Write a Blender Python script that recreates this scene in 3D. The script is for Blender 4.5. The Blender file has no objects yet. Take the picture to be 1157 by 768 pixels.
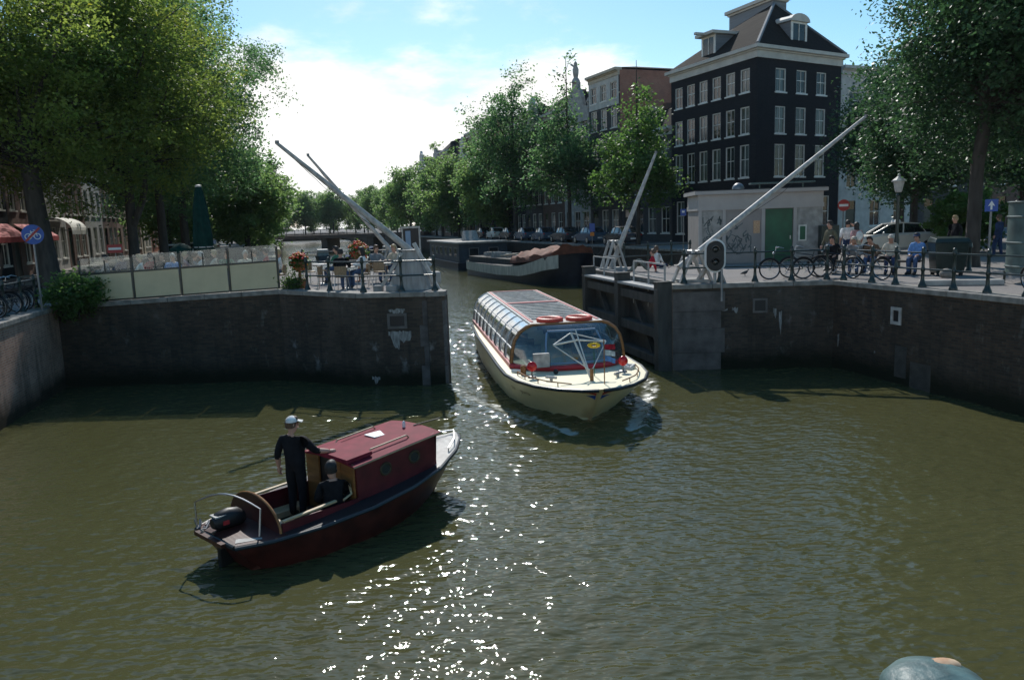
import bpy, bmesh, math, random
import numpy as np
from mathutils import Vector, Matrix
D = bpy.data
SC = bpy.context.scene
COL = SC.collection
R = math.radians
rnd = random.Random(7)

# ---------------------------------------------------------------- survey of the place: camera at (0,0,5) over the water
FPX, PIT, ROL, CH = 880.0, R(8.66), R(2.0), 5.0
_cp, _sp, _cr, _sr = math.cos(PIT), math.sin(PIT), math.cos(ROL), math.sin(ROL)
CF = Vector((0, _cp, -_sp)); _U = Vector((0, _sp, _cp)); _X = Vector((1, 0, 0))
CR = _X * _cr - _U * _sr
CU = _X * _sr + _U * _cr

def _ray(u, v): return CF + CR * ((u - 578.5) / FPX) + CU * ((384 - v) / FPX)
def P(u, v, z):                       # where the sight line meets the level z
    d = _ray(u, v); t = (z - CH) / d.z
    return Vector((d.x * t, d.y * t, z))
def Q(u, v, y):                       # where it meets the upright plane at distance y
    d = _ray(u, v); t = y / d.y
    return Vector((d.x * t, y, CH + d.z * t))

# ---------------------------------------------------------------- mesh building
class MB:
    def __init__(s): s.v = []; s.f = []; s.mi = []; s.cur = 0
    def add(s, vs, fs):
        o = len(s.v); s.v += [tuple(x) for x in vs]
        for f in fs: s.f.append(tuple(i + o for i in f)); s.mi.append(s.cur)
        return s
    def bx(s, x0, x1, y0, y1, z0, z1):
        return s.add([(x0,y0,z0),(x1,y0,z0),(x1,y1,z0),(x0,y1,z0),(x0,y0,z1),(x1,y0,z1),(x1,y1,z1),(x0,y1,z1)],
                     [(0,3,2,1),(4,5,6,7),(0,1,5,4),(1,2,6,5),(2,3,7,6),(3,0,4,7)])
    def obox(s, a, b, w, h, up=(0,0,1)):          # beam from a to b, w across, h along up
        a = Vector(a); b = Vector(b); d = (b - a).normalized(); u = Vector(up)
        r = d.cross(u)
        if r.length < 1e-4: r = d.cross(Vector((1,0,0)))
        r.normalize(); u = r.cross(d)
        vs = []
        for p in (a, b):
            for (i, j) in ((-1,-1),(1,-1),(1,1),(-1,1)): vs.append(p + r*(i*w/2) + u*(j*h/2))
        return s.add(vs, [(0,1,2,3),(7,6,5,4),(0,4,5,1),(1,5,6,2),(2,6,7,3),(3,7,4,0)])
    def tube(s, pts, r, n=8, caps=True):
        pts = [Vector(p) for p in pts]; k = len(pts)
        rs = r if isinstance(r, (list, tuple)) else [r]*k
        rings = []; ref = None
        for i, p in enumerate(pts):
            t = (pts[min(i+1,k-1)] - pts[max(i-1,0)])
            if t.length < 1e-9: t = Vector((0,0,1))
            t.normalize()
            if ref is None:
                ref = Vector((0,0,1)) if abs(t.z) < .9 else Vector((1,0,0))
            a = t.cross(ref)
            if a.length < 1e-4: a = t.cross(Vector((0,1,0)))
            a.normalize(); b = a.cross(t); ref = b
            rings.append([p + (a*math.cos(2*math.pi*j/n) + b*math.sin(2*math.pi*j/n))*rs[i] for j in range(n)])
        return s.loft(rings, caps)
    def ring(s, c, R0, r, axis='z', n=20, m=6, a0=0, a1=2*math.pi):
        full = abs(a1-a0-2*math.pi) < 1e-6
        pts = []
        for i in range(n + (0 if full else 1)):
            a = a0+(a1-a0)*i/n; x, y = math.cos(a), math.sin(a)
            d = {'z':(x,y,0),'y':(x,0,y),'x':(0,x,y)}[axis]; pts.append(Vector(d))
        ax = Vector({'z':(0,0,1),'y':(0,1,0),'x':(1,0,0)}[axis]); c = Vector(c)
        rings = [[c + d*(R0 + r*math.cos(2*math.pi*j/m)) + ax*(r*math.sin(2*math.pi*j/m)) for j in range(m)] for d in pts]
        if full: rings.append(rings[0])
        return s.loft(rings, not full)
    def loft(s, rings, caps=True, closed=True):
        n = len(rings[0]); vs = [p for r in rings for p in r]; fs = []
        for i in range(len(rings)-1):
            for j in range(n if closed else n-1):
                k = (j+1) % n
                fs.append((i*n+j, i*n+k, (i+1)*n+k, (i+1)*n+j))
        if caps:
            fs.append(tuple(range(n-1,-1,-1))); fs.append(tuple((len(rings)-1)*n+j for j in range(n)))
        return s.add(vs, fs)
    def lathe(s, prof, c=(0,0,0), n=12):
        rings = [[(c[0]+r*math.cos(2*math.pi*j/n), c[1]+r*math.sin(2*math.pi*j/n), c[2]+z) for j in range(n)] for r, z in prof]
        return s.loft(rings)
    def prism(s, poly, z0, z1):
        return s.loft([[(x,y,z0) for x,y in poly], [(x,y,z1) for x,y in poly]])
    def prism_y(s, poly, y0, y1):                 # polygon in XZ
        return s.loft([[(x,y0,z) for x,z in poly], [(x,y1,z) for x,z in poly]])
    def prism_x(s, poly, x0, x1):                 # polygon in YZ
        return s.loft([[(x0,y,z) for y,z in poly], [(x1,y,z) for y,z in poly]])
    def ell(s, c, rx, ry, rz, nu=12, nv=8, z0=-1, z1=1):
        rings = []
        for i in range(nv+1):
            t = math.asin(max(-1,min(1,z0)))+(math.asin(max(-1,min(1,z1)))-math.asin(max(-1,min(1,z0))))*i/nv
            cz = math.cos(t) if abs(math.cos(t)) > .02 else .02
            rings.append([(c[0]+rx*cz*math.cos(2*math.pi*j/nu), c[1]+ry*cz*math.sin(2*math.pi*j/nu), c[2]+rz*math.sin(t)) for j in range(nu)])
        return s.loft(rings)
    def mesh(s, name, mats, smooth=False, fix=True):
        me = D.meshes.new(name); me.from_pydata(s.v, [], s.f)
        for m in (mats if isinstance(mats, (list, tuple)) else [mats]): me.materials.append(m)
        if any(s.mi): me.polygons.foreach_set('material_index', s.mi)
        if fix:
            bm = bmesh.new(); bm.from_mesh(me); bmesh.ops.recalc_face_normals(bm, faces=bm.faces); bm.to_mesh(me); bm.free()
        if smooth:
            me.polygons.foreach_set('use_smooth', [True]*len(me.polygons)); me.set_sharp_from_angle(angle=R(38))
        me.update(); return me
    def build(s, name, mats, parent=None, loc=None, rz=0, smooth=False, bevel=0, fix=True):
        return obj(name, s.mesh(name, mats, smooth, fix), parent, loc, rz, bevel)

def obj(name, me, parent=None, loc=None, rz=0, bevel=0):
    o = D.objects.new(name, me); COL.objects.link(o)
    if parent: o.parent = parent
    if loc is not None: o.location = loc
    if rz: o.rotation_euler = (0,0,rz)
    if bevel:
        m = o.modifiers.new('edge', 'BEVEL'); m.width = bevel; m.segments = 2; m.limit_method = 'ANGLE'
    return o
def tag(o, label=None, cat=None, group=None, kind=None):
    if label: o['label'] = label
    if cat: o['category'] = cat
    if group: o['group'] = group
    if kind: o['kind'] = kind
    return o
def thing(name, label, cat, loc=(0,0,0), rz=0, group=None):
    o = D.objects.new(name, None); COL.objects.link(o); o.empty_display_size = .2
    o.location = loc; o.rotation_euler = (0,0,rz)
    return tag(o, label, cat, group)
def kids(o): return [c for c in D.objects if c.parent == o]
_kid = {}
def copy_tree(o, loc=None, rz=None, label=None, group=None, parent=None):
    c = o.copy(); COL.objects.link(c); c.parent = parent
    if loc is not None: c.location = loc
    if rz is not None: c.rotation_euler = (0,0,rz)
    if label: c['label'] = label
    if group: c['group'] = group
    if o.name not in _kid: _kid[o.name] = kids(o)
    for ch in _kid[o.name]: copy_tree(ch, parent=c)
    return c
def swap(o, a, b):                                 # another paint on a copied part: meshes with material a get a copy in b
    for c in [o] + list(kids(o)):
        if c.type == 'MESH' and a in list(c.data.materials):
            c.data = c.data.copy()
            for i, m in enumerate(c.data.materials):
                if m == a: c.data.materials[i] = b
def az(deg): return Vector((math.sin(R(deg)), math.cos(R(deg)), 0))
def rz_of(v): return math.atan2(v.y, v.x)

# ---------------------------------------------------------------- materials
def nodes(name):
    m = D.materials.new(name); m.use_nodes = True
    return m, m.node_tree.nodes, m.node_tree.links, m.node_tree.nodes['Principled BSDF']
def mat(name, col, rough=.6, metal=0, var=.25, scale=3.0, bump=0.0, bscale=20, spec=.5, stretch=None, col2=None):
    m, N, L, b = nodes(name)
    b.inputs['Roughness'].default_value = rough; b.inputs['Metallic'].default_value = metal
    b.inputs['Specular IOR Level'].default_value = spec
    tc = N.new('ShaderNodeTexCoord'); mp = N.new('ShaderNodeMapping'); L.new(tc.outputs['Object'], mp.inputs[0])
    if stretch: mp.inputs['Scale'].default_value = stretch
    n = N.new('ShaderNodeTexNoise'); n.inputs['Scale'].default_value = scale; n.inputs['Detail'].default_value = 6
    L.new(mp.outputs[0], n.inputs['Vector'])
    r = N.new('ShaderNodeValToRGB'); r.color_ramp.elements[0].position = .32; r.color_ramp.elements[1].position = .68
    c2 = col2 or tuple(min(1, c*(1+var)) for c in col)
    r.color_ramp.elements[0].color = (*[c*(1-var) for c in col], 1) if not col2 else (*col, 1)
    r.color_ramp.elements[1].color = (*c2, 1)
    L.new(n.outputs[0], r.inputs[0]); L.new(r.outputs[0], b.inputs['Base Color'])
    if bump:
        n2 = N.new('ShaderNodeTexNoise'); n2.inputs['Scale'].default_value = bscale; n2.inputs['Detail'].default_value = 4
        L.new(mp.outputs[0], n2.inputs['Vector'])
        bp = N.new('ShaderNodeBump'); bp.inputs['Strength'].default_value = bump; bp.inputs['Distance'].default_value = .02
        L.new(n2.outputs[0], bp.inputs['Height']); L.new(bp.outputs[0], b.inputs['Normal'])
    return m
def brick_mat(name, c1, c2, mortar, bw=.22, bh=.068, stain=.5, streak=0.0, dirt=(.03,.03,.025), damp=False, salt=0.0, offs=0.0):
    m, N, L, b = nodes(name)
    b.inputs['Roughness'].default_value = .9; b.inputs['Specular IOR Level'].default_value = .08
    tc = N.new('ShaderNodeTexCoord'); sp = N.new('ShaderNodeSeparateXYZ'); L.new(tc.outputs['Object'], sp.inputs[0])
    ad = N.new('ShaderNodeMath'); L.new(sp.outputs[0], ad.inputs[0]); L.new(sp.outputs[1], ad.inputs[1])
    cb = N.new('ShaderNodeCombineXYZ'); L.new(ad.outputs[0], cb.inputs[0]); L.new(sp.outputs[2], cb.inputs[1])
    br = N.new('ShaderNodeTexBrick'); L.new(cb.outputs[0], br.inputs['Vector'])
    br.inputs['Color1'].default_value = (*c1,1); br.inputs['Color2'].default_value = (*c2,1); br.inputs['Mortar'].default_value = (*mortar,1)
    br.inputs['Scale'].default_value = 1; br.inputs['Brick Width'].default_value = bw; br.inputs['Row Height'].default_value = bh
    br.inputs['Mortar Size'].default_value = .009; br.inputs['Bias'].default_value = -.2
    def noise(scale, st=(1,1,1), det=7):
        mp = N.new('ShaderNodeMapping'); mp.inputs['Scale'].default_value = st; mp.inputs['Location'].default_value = (offs, offs*.7, 0); L.new(cb.outputs[0], mp.inputs[0])
        n = N.new('ShaderNodeTexNoise'); n.inputs['Scale'].default_value = scale; n.inputs['Detail'].default_value = det; n.inputs['Roughness'].default_value = .65
        L.new(mp.outputs[0], n.inputs['Vector']); return n.outputs[0]
    def ramp(x, a, bb):
        r = N.new('ShaderNodeMapRange'); r.inputs[1].default_value = a; r.inputs[2].default_value = bb; L.new(x, r.inputs[0]); return r.outputs[0]
    def mix(fac, A, B):
        x = N.new('ShaderNodeMix'); x.data_type = 'RGBA'
        if isinstance(fac, float): x.inputs[0].default_value = fac
        else: L.new(fac, x.inputs[0])
        for s, val in ((6, A), (7, B)):
            if isinstance(val, tuple): x.inputs[s].default_value = (*val, 1)
            else: L.new(val, x.inputs[s])
        return x.outputs[2]
    def mul(a, k):
        x = N.new('ShaderNodeMath'); x.operation = 'MULTIPLY'; L.new(a, x.inputs[0])
        if isinstance(k, float): x.inputs[1].default_value = k
        else: L.new(k, x.inputs[1])
        return x.outputs[0]
    c = br.outputs[0]
    c = mix(mul(ramp(noise(.8), .42, .7), stain), c, dirt)
    c = mix(mul(ramp(noise(.33), .5, .72), stain*.55), c, tuple(v*1.7 for v in mortar))
    c = mix(mul(ramp(noise(9), .5, .75), stain*.6), c, tuple(v*1.8 for v in c2))
    if streak: c = mix(mul(ramp(noise(2.2, (1.4,.12,1)), .48, .66), streak), c, dirt)
    if salt:
        c = mix(mul(mul(ramp(noise(2.6,(1,.55,1)), .56, .68), ramp(noise(.5), .47, .6)), salt), c, (.42,.42,.4))
    if damp:
        z = sp.outputs[2]
        wob = N.new('ShaderNodeMath'); wob.operation='ADD'; L.new(z, wob.inputs[0]); L.new(mul(noise(1.3), -.7), wob.inputs[1])
        c = mix(mul(ramp(wob.outputs[0], .45, -.1), .9), c, (.012,.016,.009))
    L.new(c, b.inputs['Base Color'])
    bp = N.new('ShaderNodeBump'); bp.inputs['Strength'].default_value = .5; bp.inputs['Distance'].default_value = .01
    L.new(br.outputs['Fac'], bp.inputs['Height']); bp.invert = True; L.new(bp.outputs[0], b.inputs['Normal'])
    return m
def glass_mat(name, tint=(.9,.95,.95), rough=.02, refl=1.0, haze=0.0):
    m, N, L, b = nodes(name); N.remove(b)
    t = N.new('ShaderNodeBsdfTransparent'); t.inputs[0].default_value = (*tint, 1)
    g = N.new('ShaderNodeBsdfGlossy'); g.inputs['Roughness'].default_value = rough
    f = N.new('ShaderNodeFresnel'); f.inputs[0].default_value = 1.5
    k = N.new('ShaderNodeMath'); k.operation = 'MULTIPLY'; k.inputs[1].default_value = refl; L.new(f.outputs[0], k.inputs[0])
    x = N.new('ShaderNodeMixShader'); L.new(k.outputs[0], x.inputs[0]); L.new(t.outputs[0], x.inputs[1]); L.new(g.outputs[0], x.inputs[2])
    out = x.outputs[0]
    if haze:  # pale milky patches in the glass, standing in for smudged reflections
        d = N.new('ShaderNodeBsdfDiffuse'); d.inputs[0].default_value = (.5,.52,.5,1)
        n = N.new('ShaderNodeTexNoise'); n.inputs['Scale'].default_value = 2.5; n.inputs['Detail'].default_value = 5
        r = N.new('ShaderNodeMapRange'); r.inputs[1].default_value = .35; r.inputs[2].default_value = .75; r.inputs[4].default_value = haze; L.new(n.outputs[0], r.inputs[0])
        y = N.new('ShaderNodeMixShader'); L.new(r.outputs[0], y.inputs[0]); L.new(out, y.inputs[1]); L.new(d.outputs[0], y.inputs[2]); out = y.outputs[0]
    L.new(out, N['Material Output'].inputs[0]); return m
def leaf_mat(name, a, b_, trans=.45, c=None):
    m, N, L, b = nodes(name)
    at = N.new('ShaderNodeAttribute'); at.attribute_name = 'tint'
    r = N.new('ShaderNodeValToRGB'); r.color_ramp.elements[0].color = (*a,1); r.color_ramp.elements[1].color = (*b_,1)
    if c:
        e = r.color_ramp.elements.new(.9); e.color = (*b_,1); r.color_ramp.elements[2].color = (*c,1); r.color_ramp.elements[2].position = 1
    L.new(at.outputs['Fac'], r.inputs[0]); L.new(r.outputs[0], b.inputs['Base Color'])
    b.inputs['Roughness'].default_value = .45; b.inputs['Specular IOR Level'].default_value = .35
    t = N.new('ShaderNodeBsdfTranslucent')
    hs = N.new('ShaderNodeHueSaturation'); hs.inputs['Value'].default_value = 1.9; hs.inputs['Saturation'].default_value = 1.15; hs.inputs['Hue'].default_value = .497
    L.new(r.outputs[0], hs.inputs['Color']); L.new(hs.outputs[0], t.inputs[0])
    x = N.new('ShaderNodeMixShader'); x.inputs[0].default_value = trans; L.new(b.outputs[0], x.inputs[1]); L.new(t.outputs[0], x.inputs[2])
    L.new(x.outputs[0], N['Material Output'].inputs[0]); return m

M = {}
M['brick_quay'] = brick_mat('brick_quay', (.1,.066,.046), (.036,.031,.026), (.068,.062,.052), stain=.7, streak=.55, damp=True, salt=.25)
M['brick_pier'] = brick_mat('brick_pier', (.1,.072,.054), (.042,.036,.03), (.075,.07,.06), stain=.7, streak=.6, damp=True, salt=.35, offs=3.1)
M['brick_lit_quay'] = brick_mat('brick_lit_quay', (.42,.24,.17), (.27,.16,.12), (.4,.34,.28), stain=.4, streak=.45, damp=True, offs=8)  # quay brick coloured brighter and warmer, standing in for raking sun
M['brick_dark'] = brick_mat('brick_dark', (.03,.032,.035), (.018,.02,.023), (.03,.031,.034), stain=.35, dirt=(.014,.015,.016))
M['brick_red'] = brick_mat('brick_red', (.42,.16,.1), (.33,.12,.08), (.38,.3,.24), stain=.35, dirt=(.12,.06,.045))
M['brick_brown'] = brick_mat('brick_brown', (.17,.1,.075), (.12,.075,.06), (.18,.15,.13), stain=.4)
M['brick_rose'] = brick_mat('brick_rose', (.3,.19,.15), (.24,.15,.12), (.3,.26,.23), stain=.35, dirt=(.12,.08,.06))
M['brick_grey'] = brick_mat('brick_grey', (.09,.085,.085), (.06,.06,.062), (.1,.1,.1), stain=.35)
M['pave'] = brick_mat('pave', (.3,.27,.25), (.25,.225,.21), (.2,.19,.18), bw=.2, bh=.1, stain=.3, dirt=(.16,.15,.14))
def _ground_fix(m):        # pavers lie flat: brick pattern in plan
    N, L = m.node_tree.nodes, m.node_tree.links
    cb = [n for n in N if n.type == 'COMBXYZ'][0]; sp = [n for n in N if n.type == 'SEPXYZ'][0]
    L.new(sp.outputs[0], cb.inputs[0]); L.new(sp.outputs[1], cb.inputs[1])
_ground_fix(M['pave'])
M['coping'] = mat('coping', (.22,.205,.18), .8, var=.35, scale=4, bump=.3)
M['concrete'] = mat('concrete', (.3,.29,.27), .85, var=.3, scale=3, bump=.2)
M['asphalt'] = mat('asphalt', (.06,.06,.06), .9, var=.25, scale=12, bump=.3, bscale=80)
M['plaster_white'] = mat('plaster_white', (.5,.48,.44), .8, var=.15, scale=2)
M['plaster_cream'] = mat('plaster_cream', (.5,.43,.33), .8, var=.15, scale=2)
M['stone_grey'] = mat('stone_grey', (.36,.34,.31), .85, var=.25, scale=3, bump=.2)
M['white_paint'] = mat('white_paint', (.66,.64,.58), .5, var=.14, scale=3)
M['white_boards'] = mat('white_boards', (.24,.22,.2), .7, scale=1, stretch=(9,9,.35), col2=(.4,.375,.345), bump=.2)
M['alu'] = mat('alu', (.5,.51,.52), .35, metal=.4, var=.08)
M['niche_stone'] = mat('niche_stone', (.12,.11,.1), .85, var=.3)
M['kiosk_wall'] = mat('kiosk_wall', (.27,.245,.23), .8, var=.08, scale=2)
M['kiosk_white'] = mat('kiosk_white', (.38,.355,.335), .7, var=.07, scale=2)
M['clad_green'] = mat('clad_green', (.075,.11,.1), .5, var=.3, scale=3)
M['dirty_white'] = mat('dirty_white', (.4,.38,.35), .6, var=.3, scale=5, bump=.1)
M['cornice'] = mat('cornice', (.5,.47,.41), .6, var=.12, scale=1.5)
M['roof_tile'] = brick_mat('roof_tile', (.034,.029,.025), (.018,.016,.015), (.008,.008,.008), bw=.26, bh=.3, stain=.35)
M['roof_dark'] = mat('roof_dark', (.05,.05,.052), .7, var=.3, scale=3)
M['roof_red'] = brick_mat('roof_red', (.25,.1,.06), (.2,.085,.055), (.1,.05,.04), bw=.26, bh=.3, stain=.35)
M['clad_grey'] = mat('clad_grey', (.17,.18,.19), .6, var=.15, stretch=(.3,.3,9), scale=1)
M['pane'] = mat('pane', (.018,.024,.026), .06, var=.5, scale=.7, spec=.5)
M['pane_curtain'] = mat('pane_curtain', (.07,.085,.08), .1, var=.8, scale=2.2, spec=.5, stretch=(2,2,.2))
M['dark_paint'] = mat('dark_paint', (.02,.035,.03), .35, var=.3, scale=5)
M['green_iron'] = mat('green_iron', (.008,.022,.019), .32, var=.35, scale=8, bump=.1)
M['teal_iron'] = mat('teal_iron', (.075,.13,.125), .5, var=.45, scale=22, bump=.25, bscale=30)
M['rust'] = mat('rust', (.42,.2,.1), .8, var=.35, scale=30, col2=(.6,.45,.3))
M['green_door'] = mat('green_door', (.012,.09,.04), .45, var=.25, scale=2)
M['black'] = mat('black', (.01,.01,.011), .5, var=.3)
M['rubber'] = mat('rubber', (.018,.018,.018), .8, var=.2)
M['steel'] = mat('steel', (.5,.5,.5), .3, metal=.9, var=.1)
M['dull_metal'] = mat('dull_metal', (.22,.22,.22), .45, metal=.6, var=.2)
M['wood_old'] = mat('wood_old', (.06,.055,.047), .85, var=.4, scale=4, stretch=(1,1,.25), bump=.4)
M['wood_wet'] = mat('wood_wet', (.05,.047,.04), .6, var=.4, scale=4, bump=.4)
M['wood_varnish'] = mat('wood_varnish', (.28,.12,.035), .35, var=.3, scale=3, stretch=(.6,.6,4))
M['wood_pale'] = mat('wood_pale', (.5,.36,.2), .45, var=.2, scale=5)
M['maroon'] = mat('maroon', (.1,.01,.014), .35, var=.35, scale=5, bump=.1)
M['maroon_roof'] = mat('maroon_roof', (.22,.022,.04), .7, var=.2, scale=4, spec=.15)
M['maroon_dark'] = mat('maroon_dark', (.06,.014,.01), .4, var=.45, scale=4)
M['navy'] = mat('navy', (.016,.02,.022), .35, var=.2)
M['cream_boat'] = mat('cream_boat', (.78,.66,.36), .4, var=.06, scale=2)
M['cream_deck'] = mat('cream_deck', (.82,.74,.5), .55, var=.06, scale=6)
M['red_trim'] = mat('red_trim', (.42,.025,.03), .4, var=.15)
M['life_ring'] = mat('life_ring', (.62,.06,.03), .5, var=.15)
M['red_lamp'] = mat('red_lamp', (.5,.008,.012), .2, var=.1)
M['blue_frame'] = mat('blue_frame', (.16,.25,.36), .45, var=.1)
M['blue_paint'] = mat('blue_paint', (.03,.13,.42), .45, var=.1)
M['sign_blue'] = mat('sign_blue', (.02,.08,.34), .4, var=.08)
M['sign_red'] = mat('sign_red', (.36,.02,.02), .4, var=.08)
M['sign_white'] = mat('sign_white', (.75,.75,.73), .4, var=.05)
M['beige_panel'] = mat('beige_panel', (.54,.46,.29), .65, var=.07, scale=2)
M['parasol'] = mat('parasol', (.006,.03,.025), .9, var=.3, scale=5, spec=.08)
M['awning_red'] = mat('awning_red', (.4,.035,.03), .75, var=.15)
M['awning_white'] = mat('awning_white', (.6,.58,.52), .75, var=.15)
M['rattan'] = mat('rattan', (.3,.2,.11), .65, var=.3, scale=30, bump=.3, bscale=90)
M['terracotta'] = mat('terracotta', (.3,.12,.06), .8, var=.2)
M['tarp'] = mat('tarp', (.17,.05,.022), .8, var=.3, scale=2.5, bump=.6, bscale=5)
M['barge_hull'] = mat('barge_hull', (.014,.018,.028), .4, var=.4, scale=2)
M['barge_white'] = mat('barge_white', (.5,.48,.42), .5, var=.25, scale=2, stretch=(2,2,.5))
M['houseboat_blue'] = mat('houseboat_blue', (.028,.05,.075), .55, var=.3, scale=2)
M['bark'] = mat('bark', (.05,.042,.034), .9, var=.45, scale=6, stretch=(1,1,.25), bump=.8, bscale=9)
M['skin'] = mat('skin', (.5,.28,.2), .5, var=.08)
M['hair_dark'] = mat('hair_dark', (.02,.015,.012), .6, var=.4, scale=40)
M['hair_brown'] = mat('hair_brown', (.1,.055,.03), .6, var=.4, scale=40)
M['hair_blond'] = mat('hair_blond', (.4,.28,.14), .6, var=.4, scale=40)
M['hair_auburn'] = mat('hair_auburn', (.2,.1,.05), .6, var=.4, scale=40)
M['hair_grey'] = mat('hair_grey', (.4,.38,.36), .6, var=.3, scale=40)
M['eye'] = mat('eye', (.02,.015,.012), .2, var=.1)
M['lip'] = mat('lip', (.32,.1,.08), .5, var=.1)
for k, c in dict(black=(.012,.012,.014), white=(.7,.68,.64), red=(.45,.02,.035), blue=(.14,.28,.55), navy=(.03,.05,.11), grey=(.2,.2,.2), greygreen=(.17,.18,.15), olive=(.12,.11,.07),
                 beige=(.45,.38,.28), brown=(.14,.09,.06), jeans=(.07,.11,.2), pink=(.55,.3,.28), cream=(.6,.53,.42), green=(.05,.16,.1)).items():
    M['cloth_'+k] = mat('cloth_'+k, c, .85, var=.3, scale=9, bump=.7, bscale=11, spec=.2)
M['car_silver'] = mat('car_silver', (.66,.63,.57), .3, metal=.1, var=.05)
M['car_dark'] = mat('car_dark', (.03,.035,.045), .25, var=.05)
M['car_blue'] = mat('car_blue', (.05,.09,.14), .25, var=.05)
M['car_white'] = mat('car_white', (.7,.7,.68), .3, var=.05)
M['car_red'] = mat('car_red', (.5,.03,.02), .3, var=.05)
M['car_glass'] = mat('car_glass', (.015,.02,.022), .04, var=.2, spec=.9)
M['lamp_red'] = mat('lamp_red', (.4,.01,.01), .2, var=.1)
M['lamp_clear'] = mat('lamp_clear', (.75,.75,.75), .15, var=.05)
M['boat_glass'] = glass_mat('boat_glass', (.6,.68,.7), .06, 3.4, haze=.16)
M['roof_glass'] = glass_mat('roof_glass', (.5,.58,.58), .12, 3.4, haze=.5)
M['screen_glass'] = glass_mat('screen_glass', (.85,.9,.88), .05, 1.3, haze=.12)
M['clear_glass'] = glass_mat('clear_glass', (.9,.95,.93), .03, 1.2)
M['leaf_elm'] = leaf_mat('leaf_elm', (.06,.1,.03), (.19,.23,.065), .68, (.32,.28,.06))
M['leaf_lime'] = leaf_mat('leaf_lime', (.045,.095,.045), (.13,.21,.09), .66)
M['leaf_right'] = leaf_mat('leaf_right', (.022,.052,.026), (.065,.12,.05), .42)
M['leaf_young'] = leaf_mat('leaf_young', (.05,.095,.032), (.12,.2,.06), .58)
M['leaf_far'] = leaf_mat('leaf_far', (.07,.12,.05), (.17,.24,.09), .7)
M['leaf_pot'] = leaf_mat('leaf_pot', (.03,.07,.02), (.09,.15,.03), .4)
M['petal_red'] = mat('petal_red', (.6,.03,.02), .6, var=.3, scale=12)
M['petal_orange'] = mat('petal_orange', (.65,.2,.02), .6, var=.3, scale=12)
M['petal_yellow'] = mat('petal_yellow', (.75,.5,.02), .6, var=.2, scale=12)
EXPOSURE = 0.0
# ================================================================ light, sky, camera
SUN_AZ, SUN_EL = -6.5, 41.0
def make_world():
    w = D.worlds.new('World'); SC.world = w; w.use_nodes = True
    N, L = w.node_tree.nodes, w.node_tree.links; bg = N['Background']; out = N['World Output']
    sky = N.new('ShaderNodeTexSky'); sky.sky_type = 'NISHITA'; sky.sun_disc = False
    sky.sun_elevation = R(SUN_EL); sky.sun_rotation = R(SUN_AZ); sky.air_density = 1.0; sky.dust_density = .35; sky.ozone_density = 1.6
    hs = N.new('ShaderNodeHueSaturation'); hs.inputs['Saturation'].default_value = 1.3; hs.inputs['Hue'].default_value = .487; hs.inputs['Value'].default_value = 1.25; L.new(sky.outputs[0], hs.inputs['Color']); L.new(hs.outputs[0], bg.inputs[0]); bg.inputs[1].default_value = SKY_STRENGTH
    tc = N.new('ShaderNodeTexCoord'); sp = N.new('ShaderNodeSeparateXYZ'); L.new(tc.outputs['Generated'], sp.inputs[0])
    def math_(op, a, b=None, c=None):
        n = N.new('ShaderNodeMath'); n.operation = op
        for i, x in enumerate((a, b, c)):
            if x is None: continue
            if isinstance(x, (int, float)): n.inputs[i].default_value = x
            else: L.new(x, n.inputs[i])
        return n.outputs[0]
    def mr(x, a, b, c=0., d=1.):
        n = N.new('ShaderNodeMapRange'); n.interpolation_type = 'SMOOTHSTEP'
        for i, q in enumerate((a, b, c, d)): n.inputs[i+1].default_value = q
        L.new(x, n.inputs[0]); return n.outputs[0]
    den = math_('ADD', math_('MAXIMUM', sp.outputs[2], 0), .22)
    cb = N.new('ShaderNodeCombineXYZ'); L.new(math_('DIVIDE', sp.outputs[0], den), cb.inputs[0]); L.new(math_('DIVIDE', sp.outputs[1], den), cb.inputs[1])
    def noise(scale, det, rough, loc):
        mp = N.new('ShaderNodeMapping'); mp.inputs['Location'].default_value = loc; L.new(cb.outputs[0], mp.inputs[0])
        n = N.new('ShaderNodeTexNoise'); n.inputs['Scale'].default_value = scale; n.inputs['Detail'].default_value = det; n.inputs['Roughness'].default_value = rough
        L.new(mp.outputs[0], n.inputs['Vector']); return n.outputs[0]
    azi = math_('ARCTAN2', sp.outputs[0], sp.outputs[1])
    el = sp.outputs[2]
    # a bank of cumulus low over the far end of the canal, thinner to the right; loose cloud elsewhere
    bank = math_('MULTIPLY', mr(el, .17, .235, 1, 0), mr(azi, .02, .24, 1, 0))
    streak = math_('MULTIPLY', mr(el, .275, .3), mr(el, .34, .4, 1, 0))
    streak = math_('MULTIPLY', math_('MULTIPLY', streak, mr(azi, -.3, -.1)), mr(azi, .05, .2, 1, 0))
    bias = math_('ADD', math_('MULTIPLY', bank, .29), math_('MULTIPLY', streak, .15))
    n1 = math_('ADD', noise(1.5, 9, .6, (2.3, 1.1, 0)), bias)
    mask = mr(n1, .57, .79)
    shade = mr(noise(2.6, 6, .55, (5, 3, 1)), .3, .7, .8, 1.06)
    bg2 = N.new('ShaderNodeBackground'); bg2.inputs[0].default_value = (1, .995, .97, 1)
    L.new(math_('MULTIPLY', shade, CLOUD), bg2.inputs[1])
    mx = N.new('ShaderNodeMixShader'); L.new(mask, mx.inputs[0]); L.new(bg.outputs[0], mx.inputs[1]); L.new(bg2.outputs[0], mx.inputs[2])
    L.new(mx.outputs[0], out.inputs[0])
SKY_STRENGTH, CLOUD = .11, 1.28
make_world()
sl = D.lights.new('sun', 'SUN'); sl.energy = 4.0; sl.angle = R(.53); sl.color = (1, .97, .91)
so = D.objects.new('sun', sl); COL.objects.link(so)
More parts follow.
